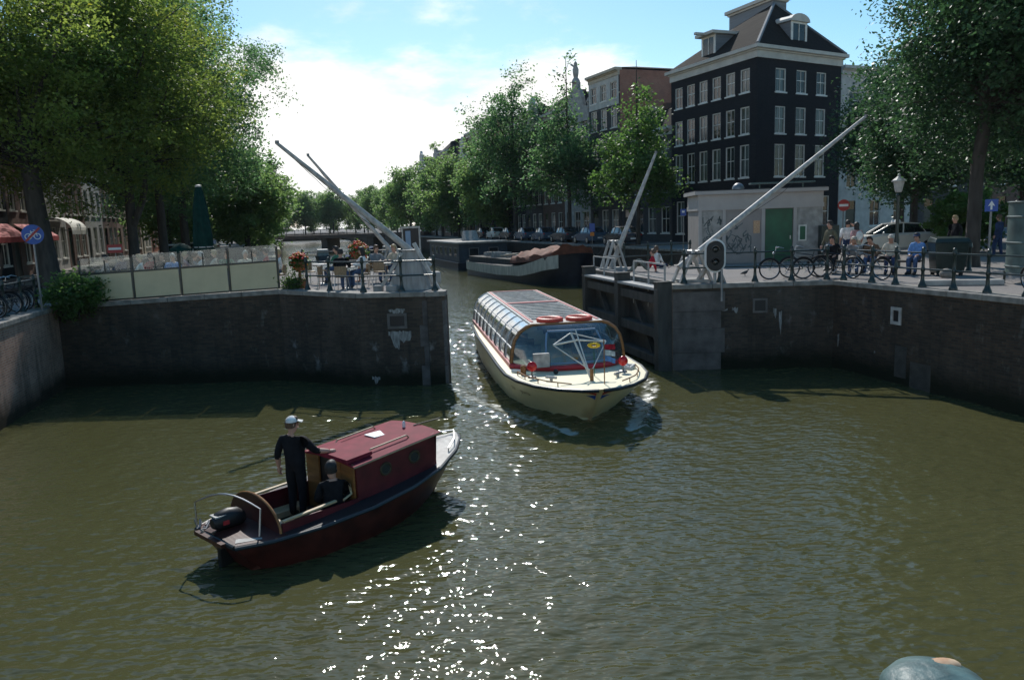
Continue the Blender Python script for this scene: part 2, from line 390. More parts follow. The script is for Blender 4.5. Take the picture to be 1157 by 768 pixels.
sd = Vector((math.sin(R(SUN_AZ))*math.cos(R(SUN_EL)), math.cos(R(SUN_AZ))*math.cos(R(SUN_EL)), math.sin(R(SUN_EL))))
so.rotation_euler = sd.to_track_quat('Z', 'Y').to_euler(); so.location = (0, 0, 60)
cd = D.cameras.new('camera'); cam = D.objects.new('camera', cd); COL.objects.link(cam); SC.camera = cam
cd.sensor_width = 36; cd.lens = 36*FPX/1157; cd.clip_start = .05; cd.clip_end = 4000
rot = Matrix((CR, CU, -CF)).transposed()
cam.matrix_world = Matrix.Translation((0, 0, CH)) @ rot.to_4x4()
SC.view_settings.view_transform = 'Standard'; SC.view_settings.look = 'None'; SC.view_settings.gamma = 1; SC.view_settings.exposure = EXPOSURE
SC.view_settings.use_curve_mapping = False
SC.cycles.max_bounces = 8; SC.cycles.transparent_max_bounces = 12; SC.cycles.sample_clamp_indirect = 6

# ================================================================ water
BOAT_A, BOAT_B = Vector((-.12, 33.0)), Vector((2.05, 18.0))        # tour boat, stern to stem
def make_water():
    def axis(a, b, fine, lo, hi, grow=1.12):
        xs = list(np.arange(a, b, fine)); s = fine; x = b
        up = []
        while x < hi: up.append(x); s *= grow; x += s
        dn = []; s = fine*grow; x = a-s
        while x > lo: dn.append(x); s *= grow; x -= s
        return np.array([lo] + dn[::-1] + xs + up + [hi])
    xs = axis(-16.5, 13.5, .07, -900, 900); ys = axis(6, 38, .07, -40, 1500, 1.05)
    X, Y = np.meshgrid(xs, ys)
    sx = np.gradient(xs)[None, :]*np.ones_like(X); sy = np.gradient(ys)[:, None]*np.ones_like(X); sp = np.maximum(sx, sy)
    rg = np.random.RandomState(3)
    Z = np.zeros_like(X)
    d = (BOAT_B-BOAT_A); Lb = d.length; d /= Lb; nrm = Vector((-d.y, d.x))
    t = (X-BOAT_A.x)*d.x+(Y-BOAT_A.y)*d.y; q = (X-BOAT_A.x)*nrm.x+(Y-BOAT_A.y)*nrm.y
    # churned water: along both sides of the moving boat, wider behind it
    wid = np.where(t > 0, 2.6+1.6*np.clip((Lb-t)/Lb, 0, 1), 4.2+.09*(-t))
    wake = np.exp(-(q/wid)**2*1.2)*np.where(t > Lb, np.exp(-((t-Lb)/1.6)**2), 1)*np.where(t < 0, np.exp(t/70), 1)
    amp = 1+2.9*wake
    # calmer sheltered water along the left and right walls
    for i in range(90):
        lam = .27*(8.0)**(rg.rand()**1.35) if i < 60 else .24+.16*rg.rand()
        k = 2*math.pi/lam; th = rg.normal(-1.4, .85); ph = rg.rand()*6.28
        a = .0027*lam**.95*(1.3 if lam < .4 else .95 if lam < .8 else .48)
        fade = np.clip((lam/2.6-sp)/(lam/2.6)*1.6, 0, 1)
        warp = .35*np.sin(.31*X+.2*Y+i)+.3*np.sin(.17*X-.41*Y+2*i)
        Z += a*fade*amp*np.sin(k*(X*math.cos(th)+Y*math.sin(th))+ph+warp*1.5)*(.65+.5*np.sin(.23*X*math.cos(i)+.27*Y*math.sin(i*1.7)+i))
    # bow wave and the two arms of the wake
    s = np.clip(Lb-t, 0, None)
    arm = 1.05+np.minimum(s, 4)*.28+s*.17
    for side in (1, -1):
        g = np.exp(-((q*side-arm)/(.16+.03*s))**2)*np.exp(-s/9)*(t < Lb+.3)
        Z += .1*g
    rs = np.hypot(X+4.5-.682*1.0, Y-11.05-.731*1.0)
    foam = np.zeros_like(X)
    for side in (1, -1):
        foam += np.exp(-((q*side-arm+.25)/(.3+.05*s))**2)*np.exp(-s/10)*(t < Lb+.2)
    foam += .75*np.exp(-(q/1.5)**2)*(t < .5)*np.exp(t/16)
    foam = np.clip(foam, 0, 1)
    ny, nx = X.shape
    V = np.stack([X, Y, Z], -1).reshape(-1, 3)
    idx = np.arange(nx*ny).reshape(ny, nx)
    F = np.stack([idx[:-1, :-1], idx[:-1, 1:], idx[1:, 1:], idx[1:, :-1]], -1).reshape(-1, 4)
    me = D.meshes.new('canal_water'); me.vertices.add(len(V)); me.vertices.foreach_set('co', V.ravel())
    me.loops.add(F.size); me.loops.foreach_set('vertex_index', F.ravel().astype(np.int32))
    me.polygons.add(len(F)); me.polygons.foreach_set('loop_start', np.arange(0, F.size, 4, dtype=np.int32))
    me.update(calc_edges=True); me.polygons.foreach_set('use_smooth', np.ones(len(F), bool))
    at = me.attributes.new('foam', 'FLOAT', 'POINT'); at.data.foreach_set('value', foam.ravel().astype(np.float32))
    m, N, L, b = nodes('canal_water')
    b.inputs['Roughness'].default_value = .035; b.inputs['IOR'].default_value = 1.333
    tc = N.new('ShaderNodeTexCoord')
    def noise(sc, det, st=(1, 1, 1)):
        mp = N.new('ShaderNodeMapping'); mp.inputs['Scale'].default_value = st; L.new(tc.outputs['Object'], mp.inputs[0])
        n = N.new('ShaderNodeTexNoise'); n.inputs['Scale'].default_value = sc; n.inputs['Detail'].default_value = det; L.new(mp.outputs[0], n.inputs['Vector']); return n.outputs[0]
    r = N.new('ShaderNodeValToRGB'); r.color_ramp.elements[0].color = (.062, .061, .025, 1); r.color_ramp.elements[1].color = (.086, .084, .036, 1)
    L.new(noise(.25, 4), r.inputs[0])
    fa = N.new('ShaderNodeAttribute'); fa.attribute_name = 'foam'
    fn = N.new('ShaderNodeMath'); fn.operation = 'MULTIPLY'; L.new(fa.outputs['Fac'], fn.inputs[0]); L.new(noise(5, 6), fn.inputs[1])
    fr = N.new('ShaderNodeMapRange'); fr.inputs[1].default_value = .24; fr.inputs[2].default_value = .44; fr.inputs[4].default_value = .75; L.new(fn.outputs[0], fr.inputs[0])
    mx = N.new('ShaderNodeMix'); mx.data_type = 'RGBA'; L.new(fr.outputs[0], mx.inputs[0]); L.new(r.outputs[0], mx.inputs[6]); mx.inputs[7].default_value = (.55, .56, .52, 1)
    L.new(mx.outputs[2], b.inputs['Base Color'])
    rr = N.new('ShaderNodeMapRange'); rr.inputs[3].default_value = .035; rr.inputs[4].default_value = .6; L.new(fr.outputs[0], rr.inputs[0]); L.new(rr.outputs[0], b.inputs['Roughness'])
    bp = N.new('ShaderNodeBump'); bp.inputs['Strength'].default_value = 1; bp.inputs['Distance'].default_value = .042
    L.new(noise(5.0, 1.5, (.7, 1.3, 1)), bp.inputs['Height']); L.new(bp.outputs[0], b.inputs['Normal'])
    me.materials.append(m)
    tag(obj('canal_water', me), kind='structure')
make_water()

# ================================================================ land
CD = az(-16); CN = Vector((CD.y, -CD.x, 0))            # along the canal, and to its right
LC = az(-12)                                           # along the lock chamber
RB0 = Vector((9.7, 56, 0)); LB0 = Vector((-14.6, 49.2, 0))   # a point of the right and the left canal bank
def rb(y, off=0): t = (y-RB0.y)/CD.y; p = RB0+CD*t+CN*off; return p
def lb(y, off=0): t = (y-LB0.y)/CD.y; p = LB0+CD*t-CN*off; return p
ZL, ZR, ZT = 2.74, 2.8, 2.92                           # left quay, right quay, terrace
GP = Vector((5.23, 25.06, 0)); PC = Vector((-2.03, 24.0, 0))
GE = GP+LC*9.6; PE = PC+LC*13
def land(name, pts, z, m): 
    b = MB(); n = len(pts); b.add([(p[0], p[1], z) for p in pts], [tuple(range(n))])
    bm = bmesh.new(); bm.from_mesh(b.mesh('tmp', m, fix=False)); bmesh.ops.triangulate(bm, faces=bm.faces[:])
    for f in bm.faces:
        if f.normal.z < 0: f.normal_flip()
    me = D.meshes.new(name); bm.to_mesh(me); bm.free(); me.materials.append(m)
    return tag(obj(name, me), kind='structure')
LW0, LW1, LW2, LW3 = Vector((-9.6, 4, 0)), Vector((-13.55, 20, 0)), Vector((-15.0, 25.7, 0)), Vector((-7.6, 25.6, 0))
LW4 = Vector((-4.8, 24.2, 0))
LI = .3
lend = lb(330)
land('quay_pavement_left', [(-9.9, 4), (-13.85, 20), (-15.25, 25.9), (-15.25, 37.6), tuple(lb(38, .3)[:2]), tuple(lb(330, .3)[:2]), (-900, 330), (-900, 4)], ZL, M['pave'])
land('terrace_pavement', [(-15.25, 25.9), (-7.5, 25.9), (-4.7, 24.5), (-2.33, 24.3), (PE.x-.3, PE.y-.3), (-10.9, 37.3), (-15.25, 37.6)], ZT, M['pave'])
KB = [(GE.x+.3, GE.y-.3), (8.3, 35.6), (9.3, 41.6), tuple(rb(42, .3)[:2])]
RW1, RW2, RW3 = Vector((10.3, 24.7, 0)), Vector((12.2, 18, 0)), Vector((15.5, 5, 0))
land('quay_pavement_right', [(GP.x+.3, GP.y+.3), (10.5, 25.0), (12.5, 18), (15.8, 5), (900, 5), (900, 330), tuple(rb(330, .3)[:2])] + KB[::-1], ZR, M['pave'])
land('far_ground', [(-900, 330.2), (900, 330.2), (900, 1500), (-900, 1500)], ZR, M['pave'])
# carriageways set a kerb's height above nothing: flat asphalt strips 4 mm over the paving
def strip(name, f, y0, y1, o0, o1, z):
    a, b_, c, d = f(y0, o0), f(y0, o1), f(y1, o1), f(y1, o0)
    return land(name, [tuple(p[:2]) for p in (a, b_, c, d)], z, M['asphalt'])
strip('road_right', rb, 64, 326, 2.6, 6.4, ZR+.004)
strip('road_left', lb, 44, 326, 9.2, 13.0, ZL+.004)
land('bridge_deck', [(-9.7, -6), (16, -6), (16, 1.4), (-9.7, 1.4)], 3.4, M['pave'])

# ================================================================ quay walls (each wall a thing of its own)
def quay_wall(a, b_, za, zb, m, label, group=None, copz=.16, out=.05, name='quay_wall', th=.55, drain=None):
    a = Vector(a); b_ = Vector(b_); d = (b_-a); L = d.length; d.normalize()
    t = thing(name, label, 'quay wall', (a.x, a.y, 0), rz_of(d), group)
    # local: x along, face at y=0 looking to -y, body behind it
    w = MB(); k = max(2, int(L/.5))
    w.loft([[(0, 0, -1), (0, th, -1), (0, th, za-copz), (0, 0, za-copz)], [(L, 0, -1), (L, th, -1), (L, th, zb-copz), (L, 0, zb-copz)]])
    w.build('brickwork', m, t)
    c = MB(); n = max(1, round(L/1.15))
    for i in range(n):
        x0, x1 = L*i/n+(.006 if i else 0), L*(i+1)/n-.006*(i < n-1); z0 = za+(zb-za)*x0/L; z1 = za+(zb-za)*x1/L; j = rnd.uniform(-.006, .006)
        c.loft([[(x0, -out+j, z0-copz+.002), (x0, th+.05, z0-copz+.002), (x0, th+.05, z0+j), (x0, -out+j, z0+j)], [(x1, -out+j, z1-copz+.002), (x1, th+.05, z1-copz+.002), (x1, th+.05, z1+j), (x1, -out+j, z1+j)]])
    c.build('coping', M['coping'], t, bevel=.02)
    return t
w1 = quay_wall(LW0, LW2, ZL+.02, ZL+.03, M['brick_lit_quay'], 'sunlit reddish brick quay wall at the left edge under the bicycles')
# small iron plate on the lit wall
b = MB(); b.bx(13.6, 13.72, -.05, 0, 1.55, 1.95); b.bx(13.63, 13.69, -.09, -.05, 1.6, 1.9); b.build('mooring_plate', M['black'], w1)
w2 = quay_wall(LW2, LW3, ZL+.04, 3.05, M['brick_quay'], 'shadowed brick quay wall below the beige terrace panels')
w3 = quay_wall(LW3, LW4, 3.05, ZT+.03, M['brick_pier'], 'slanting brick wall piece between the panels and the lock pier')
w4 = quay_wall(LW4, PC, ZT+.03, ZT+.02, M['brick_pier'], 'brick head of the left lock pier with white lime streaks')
def niche(t, x, z, w, h, fm, fw=.09):
    b = MB()
    for x0, x1, z0, z1 in ((x-w/2-fw, x+w/2+fw, z+h/2, z+h/2+fw), (x-w/2-fw, x+w/2+fw, z-h/2-fw, z-h/2), (x-w/2-fw, x-w/2, z-h/2, z+h/2), (x+w/2, x+w/2+fw, z-h/2, z+h/2)):
        b.bx(x0, x1, -.035, .05, z0, z1)
    f = b.build('niche_frame', fm, t); b = MB(); b.bx(x-w/2, x+w/2, -.006, .04, z-h/2, z+h/2); b.build('niche_back', M['black'], f)
niche(w4, 1.25, 2.05, .46, .32, M['niche_stone'], .08)
def lime(t, spots, seed):                                # crusts of lime that have run down the brick
    r = random.Random(seed); b = MB()
    for x, z, w, h in spots:
        n = max(4, int(w/.05)); top = []; bot = []
        for i in range(n+1):
            xx = x+w*i/n; top.append((xx, -.008, z+r.uniform(-.03, .03))); bot.append((xx, -.008, z-h*(.35+.65*r.random())*(math.sin(math.pi*(i+.6)/(n+1.2)))**.6))
        for i in range(n):
            b.add([top[i], top[i+1], bot[i+1], bot[i]]+[(p[0], .002, p[2]) for p in (top[i], top[i+1], bot[i+1], bot[i])], [(0, 3, 2, 1), (0, 1, 5, 4), (2, 3, 7, 6), (1, 2, 6, 5), (3, 0, 4, 7)])
    b.build('lime_crust', M['lime'], t)
M['lime'] = mat('lime', (.11,.105,.095), .9, var=.2, scale=9, bump=.3, col2=(.36,.36,.34), stretch=(2.5, 1, .5))
lime(w4, [(1.0, 2.42, .5, .22), (.95, 1.72, .72, .62), (2.45, 1.45, .1, .35), (.35, .3, .25, .25), (2.3, .42, .4, .12)], 3)
for (x, z0, z1) in ((0, -1, 2.6), ):
    b = MB()
    for k, (a, c) in enumerate(((0.0, .62), (.63, 1.22), (1.23, 1.9), (1.91, 2.66))): b.bx(2.06 if k % 2 else 1.95, 2.79, -.025, .3, a-.3*(k == 0), c)
    b.build('corner_stone', mat('corner_stone', (.1,.092,.085), .85, var=.35, scale=3, bump=.3), w4, bevel=.015)
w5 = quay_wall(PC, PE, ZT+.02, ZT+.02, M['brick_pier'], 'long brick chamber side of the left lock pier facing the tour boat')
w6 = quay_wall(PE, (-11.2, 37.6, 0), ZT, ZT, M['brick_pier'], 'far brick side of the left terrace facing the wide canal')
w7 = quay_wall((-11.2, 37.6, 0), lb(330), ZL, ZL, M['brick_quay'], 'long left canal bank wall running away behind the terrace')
w7.rotation_euler = (0, 0, rz_of(lb(330)-Vector((-11.2, 37.6, 0))))
# right hand side: walls run with the water on their right, so they are listed from right to left
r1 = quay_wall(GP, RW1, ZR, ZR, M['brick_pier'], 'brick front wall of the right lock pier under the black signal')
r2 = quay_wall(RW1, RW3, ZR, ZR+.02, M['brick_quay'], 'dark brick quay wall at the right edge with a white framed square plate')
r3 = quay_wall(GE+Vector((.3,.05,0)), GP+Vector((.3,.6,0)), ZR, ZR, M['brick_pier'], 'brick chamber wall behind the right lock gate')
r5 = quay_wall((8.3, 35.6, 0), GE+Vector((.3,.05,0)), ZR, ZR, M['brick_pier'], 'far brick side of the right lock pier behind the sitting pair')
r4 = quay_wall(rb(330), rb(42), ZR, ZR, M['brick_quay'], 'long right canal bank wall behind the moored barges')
niche(r1, 2.78, 2.05, .34, .34, M['niche_stone'], .06)
niche(r2, 2.75, 1.95, .22, .32, M['dirty_white'], .09)
lime(r1, [(.35, 1.62, .1, .45), (.75, 1.55, .5, .85), (1.9, 2.0, .18, .22), (1.55, 1.98, .2, .1), (3.2, 1.95, .1, .4), (3.38, 1.85, .09, 1.0)], 8)
lime(r2, [(.25, 1.1, .06, .5), (1.9, .8, .05, .1)], 9)
b = MB()                                                   # smoother stone round the nose of the pier
for k, (a, c) in enumerate(((-.3, .55), (.56, 1.35), (1.36, 1.9), (1.91, 2.54))): b.bx(0, 1.55+(.12 if k % 2 else 0), -.022, .3, a, c)
b.build('nose_stone', mat('nose_stone', (.11,.095,.085), .85, var=.35, scale=2.5, bump=.3), r1, bevel=.012)
b = MB(); b.bx(3.35, 4.1, -.012, .02, -.2, .72); b.bx(2.75, 3.2, -.012, .02, .2, 1.1); b.build('damp_patch', M['wood_wet'], r2)

# ================================================================ railings
def rail_post_mesh(h=1.0):
    return MB().lathe([(.11, 0), (.11, .05), (.075, .12), (.05, .22), (.042, .42), (.058, .46), (.058, .52), (.042, .56), (.038, h-.12), (.06, h-.08), (.06, h), (.045, h+.03), (.05, h+.07), (.03, h+.1), (.004, h+.11)], n=10).mesh('post', M['green_iron'], True)
RPM = rail_post_mesh()
def railing(pts, label, zoff=0.0, group=None, ends=True, rr=.024):
    a = Vector(pts[0]); t = thing('railing', label, 'railing', a, 0, group)
    lp = [Vector(p)-a for p in pts]
    for p in lp: obj('post', RPM, t, p, rnd.uniform(0, 3))
    for h in (.95, .5):
        q = [p+Vector((0, 0, h)) for p in lp]
        MB().tube(q, rr, 8).build('rail', M['green_iron'], t, smooth=True)
    return t
railing([(-6.62, 25.45, ZT+.06), (-5.8, 25.05, ZT+.04), (-4.62, 24.5, ZT+.03), (-3.4, 24.38, ZT+.02), (-2.35, 24.3, ZT+.02)], 'dark green iron railing along the cafe end of the left pier')
railing([(x, 25.27-.1*(x-5.6)/1.1*.85, ZR) for x in (5.65, 6.78, 7.9, 9.05, 10.15)], 'dark green railing on the right pier behind the black signal')
railing([Vector((10.55, 24.6, ZR))+(RW2-RW1).normalized()*s for s in (.0, 1.25, 2.2, 3.2, 4.25, 5.3, 6.4, 7.5, 9, 10.5)], 'dark green iron railing along the right quay in front of the bench')
railing([(-5.0, 36.7, ZT), (-6.6, 36.85, ZT), (-8.2, 37.0, ZT), (-9.8, 37.2, ZT)], 'green railing along the far side of the left terrace')
railing([(5.0, 34.0, ZR), (6.1, 34.35, ZR), (7.2, 34.7, ZR), (8.1, 35.0, ZR)], 'green railing at the back of the right pier left of the white kiosk')
railing([Vector((-15.35, 25.3, ZL))-(LW2-LW1).normalized()*s for s in (.2, 1.5, 2.9, 4.3, 5.7, 7.2)], 'dark railing in front of the parked bicycles at the left edge')

# ================================================================ terrace wind screens (beige panels, glass above)
pxs = [(-14.15, None), (-12.42, 0), (-10.85, 0), (-9.25, 0), (-7.62, 0)]
def tz(x): return ZL+.06+(3.06-ZL-.05)*(x+15)/7.4
scr_names = ['beige wind screen panel with glass, half hidden by the bush', 'beige wind screen panel with glass, second from the bush', 'beige wind screen panel with glass, third from the bush', 'beige wind screen panel with glass beside the flower pot']
for i in range(4):
    x0, x1 = pxs[i][0], pxs[i+1][0]; y = 25.72
    t = thing('wind_screen', scr_names[i], 'wind screen', (x0, y, tz(x0)), 0, 'wind screens along the terrace')
    w = x1-x0; dz = tz(x1)-tz(x0); h = .88
    b = MB(); b.loft([[(.07, -.02, .05), (.07, .02, .05), (.07, .02, h), (.07, -.02, h)], [(w-.03, -.02, .05+dz), (w-.03, .02, .05+dz), (w-.03, .02, h+dz), (w-.03, -.02, h+dz)]])
    b.build('panel', M['beige_panel'], t)
    b = MB(); b.obox((0, 0, h+.03), (w-.03, 0, h+dz+.03), .06, .06); b.obox((.03, 0, .02), (w-.03, 0, dz+.02), .06, .05)
    b.bx(-.0, .062, -.035, .035, 0, h+.5); b.bx(w/2-.015, w/2+.015, -.02, .02, h+dz/2, h+dz/2+.45)
    if i == 3: b.bx(w-.028, w+.03, -.035, .035, dz, h+dz+.5)
    b.build('frame', M['green_iron'], t)
    b = MB(); b.loft([[(.065, -.006, h+.06), (.065, .006, h+.06), (.065, .006, h+.56), (.065, -.006, h+.56)], [(w-.03, -.006, h+dz+.06), (w-.03, .006, h+dz+.06), (w-.03, .006, h+dz+.56), (w-.03, -.006, h+dz+.56)]])
    b.build('glass', M['screen_glass'], t)

# ================================================================ lock gate folded back in the right wall
t = thing('lock_gate', 'weathered grey timber lock gate standing open against the right chamber wall', 'lock gate', (GP.x-.02, GP.y+.0, 0), rz_of(LC))
GL = 8.1
for x, w, top in ((.14, .34, 2.86), (3.9, .36, 2.95), (GL-.2, .38, 2.98)):
    b = MB(); b.bx(x-w/2, x+w/2, -.0, .5, -1, top); b.bx(x-w/2-.01, x+w/2+.01, -.02, .52, top, top+.05); b.build('timber_post', M['wood_old'], t, bevel=.02)
for x0, x1 in ((.31, 3.72), (4.08, GL-.39)):
    for z0, z1 in ((2.15, 2.45), (1.02, 1.34), (.12, .4)):
        b = MB(); b.bx(x0, x1, .04, .4, z0, z1); b.build('timber_beam', M['wood_old'], t, bevel=.015)
    b = MB(); b.bx(x0, x1, .0, .038, -1, 2.6); b.build('planking', M['wood_wet'], t)
    b = MB(); b.obox(((x0+x1)/2-.9, .14, .35), ((x0+x1)/2+.7, .14, 2.1), .12, .2, (0, 1, 0)); b.build('brace', M['wood_old'], t)
b = MB(); b.bx(0, GL, .0, .5, 2.62, 2.7); b.build('walkway', mat('walk', (.36,.35,.33), .8, var=.2, scale=6), t)
def gate_rail(a, c, nm):
    b = MB(); n = 3
    for i in range(n): x = a+(c-a)*i/(n-1); b.bx(x-.025, x+.025, .0, .05, 1.9, 3.4)
    b.bx(a, c, .0, .05, 3.401, 3.45); b.bx(a+.03, c-.03, .01, .04, 2.95, 2.99); b.build(nm, M['dirty_white'], t)
gate_rail(.5, 3.3, 'hand_rail'); gate_rail(5.3, 7.9, 'hand_rail')
# ================================================================ tour boat (local x from stern to stem, y to port, z from the waterline)
def hull_rings(st, m=1):
    rings = []
    for x, b, sh, bw, kd, rake in st:        # x at deck, half beam at deck, sheer, half beam at water, keel depth, how far the foot lies back
        xw = x-rake
        half = [(x, b, sh), (x-rake*.12, b*.985, sh-.09), (x-rake*.45, b*.55+bw*.45, sh*.5), (xw, bw, .0), (xw-.05, bw*.75, -kd*.7), (xw-.08, .0, -kd)]
        rings.append(half + [(p[0], -p[1], p[2]) for p in half[-2::-1]])
    return rings
def lerp_table(tab, x):
    for i in range(len(tab)-1):
        if x <= tab[i+1][0]:
            a, b_ = tab[i], tab[i+1]; t = (x-a[0])/(b_[0]-a[0])
            return [a[k]+(b_[k]-a[k])*t for k in range(len(a))]
    return list(tab[-1])
TB = thing('tour_boat', 'cream canal tour boat with a curved glass roof leaving the lock', 'tour boat', (BOAT_A.x, BOAT_A.y, 0), rz_of(BOAT_B-BOAT_A))
TST = [(0, .35, .95, .3, .35, -.35), (.25, .95, .95, .8, .4, -.3), (.8, 1.45, .95, 1.3, .45, -.2), (2, 1.72, .95, 1.6, .5, 0), (5, 1.84, .95, 1.74, .55, 0), (8.5, 1.88, .97, 1.72, .55, 0), (11, 1.9, .97, 1.6, .55, .05),
       (12.4, 1.88, .97, 1.3, .55, .2), (13.4, 1.72, .98, .95, .55, .5), (14.2, 1.4, .99, .58, .55, .85), (14.8, .92, 1.0, .28, .5, 1.15), (15.15, .42, 1.01, .1, .45, 1.3), (15.26, .05, 1.015, .01, .4, 1.35)]
b = MB(); b.loft(hull_rings(TST), caps=True, closed=False); b.build('hull', M['cream_boat'], TB, smooth=True, fix=True)
b = MB()
L_ = [(x, bb-.03, sh) for x, bb, sh, *_ in TST]
top = [(x, max(y, .01), z+.012) for x, y, z in L_]+[(x, -max(y, .01), z+.012) for x, y, z in L_[::-1]]
n = len(L_)
b.add(top, [(i, i+1, 2*n-2-i, 2*n-1-i) for i in range(n-1)])
b.build('deck', M['cream_deck'], TB)
b = MB()
for s in (1, -1): b.tube([(x, s*(bb+.01), sh-.02) for x, bb, sh, *_ in TST], .045, 8)
b.build('rubbing_strake', M['navy'], TB, smooth=True)
def deck_z(x): return lerp_table(TST, x)[2]+.012
# cabin section: upright windows, then glass curving up to the flat roof
SEC = [(1.62, .0), (1.56, .5), (1.5, .74), (1.36, .96), (1.16, 1.1), (1.0, 1.15)]
C0, C1 = 1.3, 11.65
zc = 1.0
def sec_pt(k, x, f=1.0): y, z = SEC[k]; return (x, y*f, zc+z)
b = MB()                                                  # rails that run the length of the cabin
red = MB()
for s in (1, -1):
    b.tube([(C0, s*1.565, zc+.5), (C1, s*1.565, zc+.5)], .025, 6); b.tube([(C0, s*1.01, zc+1.155), (C1, s*1.01, zc+1.155)], .035, 6)
    b.tube([(C0, s*1.4, zc+.93), (C1, s*1.4, zc+.93)], .014, 6)
    red.bx(C0, C1+.1, s*1.63-.03, s*1.63+.03, zc-.02, zc+.1); red.bx(C0, C1-.3, s*.94-.04, s*.94+.04, zc+1.165, zc+1.2)
nr = 9
for i in range(nr+1):
    x = C0+(C1-C0)*i/nr
    for s in (1, -1): b.tube([(x, s*y*1.004, zc+z) for y, z in SEC], .026 if i in (0, nr) else .02, 6)
b.build('cabin_frame', M['alu'], TB, smooth=True); red.build('red_trim', M['red_trim'], TB)
b = MB()                                                  # dark uprights of the side windows
for i in range(nr):
    for q in (.04, ):
        x = C0+(C1-C0)*(i+1)/nr-.16
        for s in (1, -1): b.obox((x, s*1.63, zc+.12), (x, s*1.575, zc+.48), .1, .02, (0, s, 0))
b.build('window_upright', M['black'], TB)
g = MB()
for s in (1, -1):
    g.loft([[(x, s*y, zc+z) for y, z in SEC[:2]] for x in (C0, C1)], False, False)
g.build('side_window', M['boat_glass'], TB, fix=False)
g = MB()
for s in (1, -1):
    for i in range(nr):
        xa = C0+(C1-C0)*i/nr+.03; xb = C0+(C1-C0)*(i+1)/nr-.03
        g = MB(); g.loft([[(x, s*y, zc+z) for y, z in SEC[1:]] for x in (xa, xb)], False, False); g.build('curved_roof_glass', M['roof_glass'], TB, smooth=True, fix=False)
g = MB(); r_ = MB(); fr = MB(); fr.cur = 0
for (xa, xb) in ((C0+.1, 6.0), (6.25, C1-.75)):
    g.bx(xa, xb, -.86, .86, zc+1.15, zc+1.17)
    k = int((xb-xa)/.42)
    for i in range(k+1): x = xa+(xb-xa)*i/k; fr.bx(x-.032, x+.032, -.86, .86, zc+1.17, zc+1.188)
    for y in (-.86, .86): fr.bx(xa, xb, y-.015, y+.015, zc+1.171, zc+1.192)
g.build('roof_window', M['roof_glass'], TB); fr.build('roof_bar', M['dirty_white'], TB)
r_.bx(6.0, 6.25, -.9, .9, zc+1.12, zc+1.21); r_.build('roof_cross_bar', M['red_trim'], TB); r_ = MB(); r_.bx(C0-.02, C0+.1, -.98, .98, zc+1.1, zc+1.2); r_.build('roof_cross_bar', M['red_trim'], TB)
b = MB(); b.bx(C1-.75, C1+.02, -1.0, 1.0, zc+1.1, zc+1.18); b.build('roof_front_panel', M['dirty_white'], TB)
for y in (.42, -.42):
    MB().ring((C1-.36, y, zc+1.225), .31, .075, 'z', 24, 8).build('life_ring', M['life_ring'], TB, smooth=True)
# windscreen: bulges forward
WS = []
for k, (y, z) in enumerate(SEC):
    row = []
    bulge = [1.0, .86, .7, .45, .2, .02][k]*.85
    for j in range(13):
        t = -1+2*j/12; row.append((C1+.02+bulge*(1-abs(t)**3.2), y*t, zc+z))
    WS.append(row)
g = MB(); g.loft(WS, False, False); g.build('windscreen', M['boat_glass'], TB, smooth=True, fix=False)
b = MB()
for s in (0, 12): b.tube([WS[k][s] for k in range(6)], .05, 8)
b.tube(WS[5], .04, 8)
b.build('windscreen_rim', M['wood_varnish'], TB, smooth=True)
b = MB(); b.tube([(x, y, zc+.06) for x, y, z in WS[0]], .075, 8); b.build('red_sill', M['red_trim'], TB, smooth=True)
b = MB()
def ws(t, k): 
    i = int(k); f = k-i; i2 = min(i+1, 5); j = (t+1)*6; j0 = int(j); fj = j-j0; j1 = min(j0+1, 12)
    A = Vector(WS[i][j0]).lerp(Vector(WS[i][j1]), fj); B = Vector(WS[i2][j0]).lerp(Vector(WS[i2][j1]), fj); return A.lerp(B, f)
for t_ in (.54, -.48): b.tube([ws(t_, k/2) for k in range(1, 7)], .03, 6)
b.tube([ws(-.48+1.02*i/8, 3.2) for i in range(9)], .035, 6); b.tube([ws(-.48+1.02*i/8, .35) for i in range(9)], .03, 6)
b.build('blue_hatch_frame', M['blue_frame'], TB, smooth=True)
# inside: floor, benches, tables, helm
b = MB(); b.bx(C0, 12.6, -1.5, 1.5, .42, .46); b.build('cabin_floor', M['wood_old'], TB)
for i in range(8):
    for s in (1, -1):
        x = 2.0+i*1.15; q = MB(); q.bx(x, x+.42, s*.95-.48, s*.95+.48, .8, .9); q.bx(x-.04, x+.04, s*.95-.48, s*.95+.48, .9, 1.34); q.bx(x+.1, x+.3, s*.95-.3, s*.95+.3, .46, .8)
        q.build('bench', M['cloth_grey'] if i % 2 else M['cloth_brown'], TB, bevel=.02)
b = MB(); b.bx(11.9, 12.2, .1, 1.0, .5, 1.22); b.ring((11.8, .6, 1.28), .22, .02, 'x', 18, 6); b.build('helm', M['wood_varnish'], TB)
b = MB(); b.bx(12.5, 12.62, -1.15, -.7, 1.12, 1.5); b.build('folded_blind', M['dirty_white'], TB, bevel=.02)
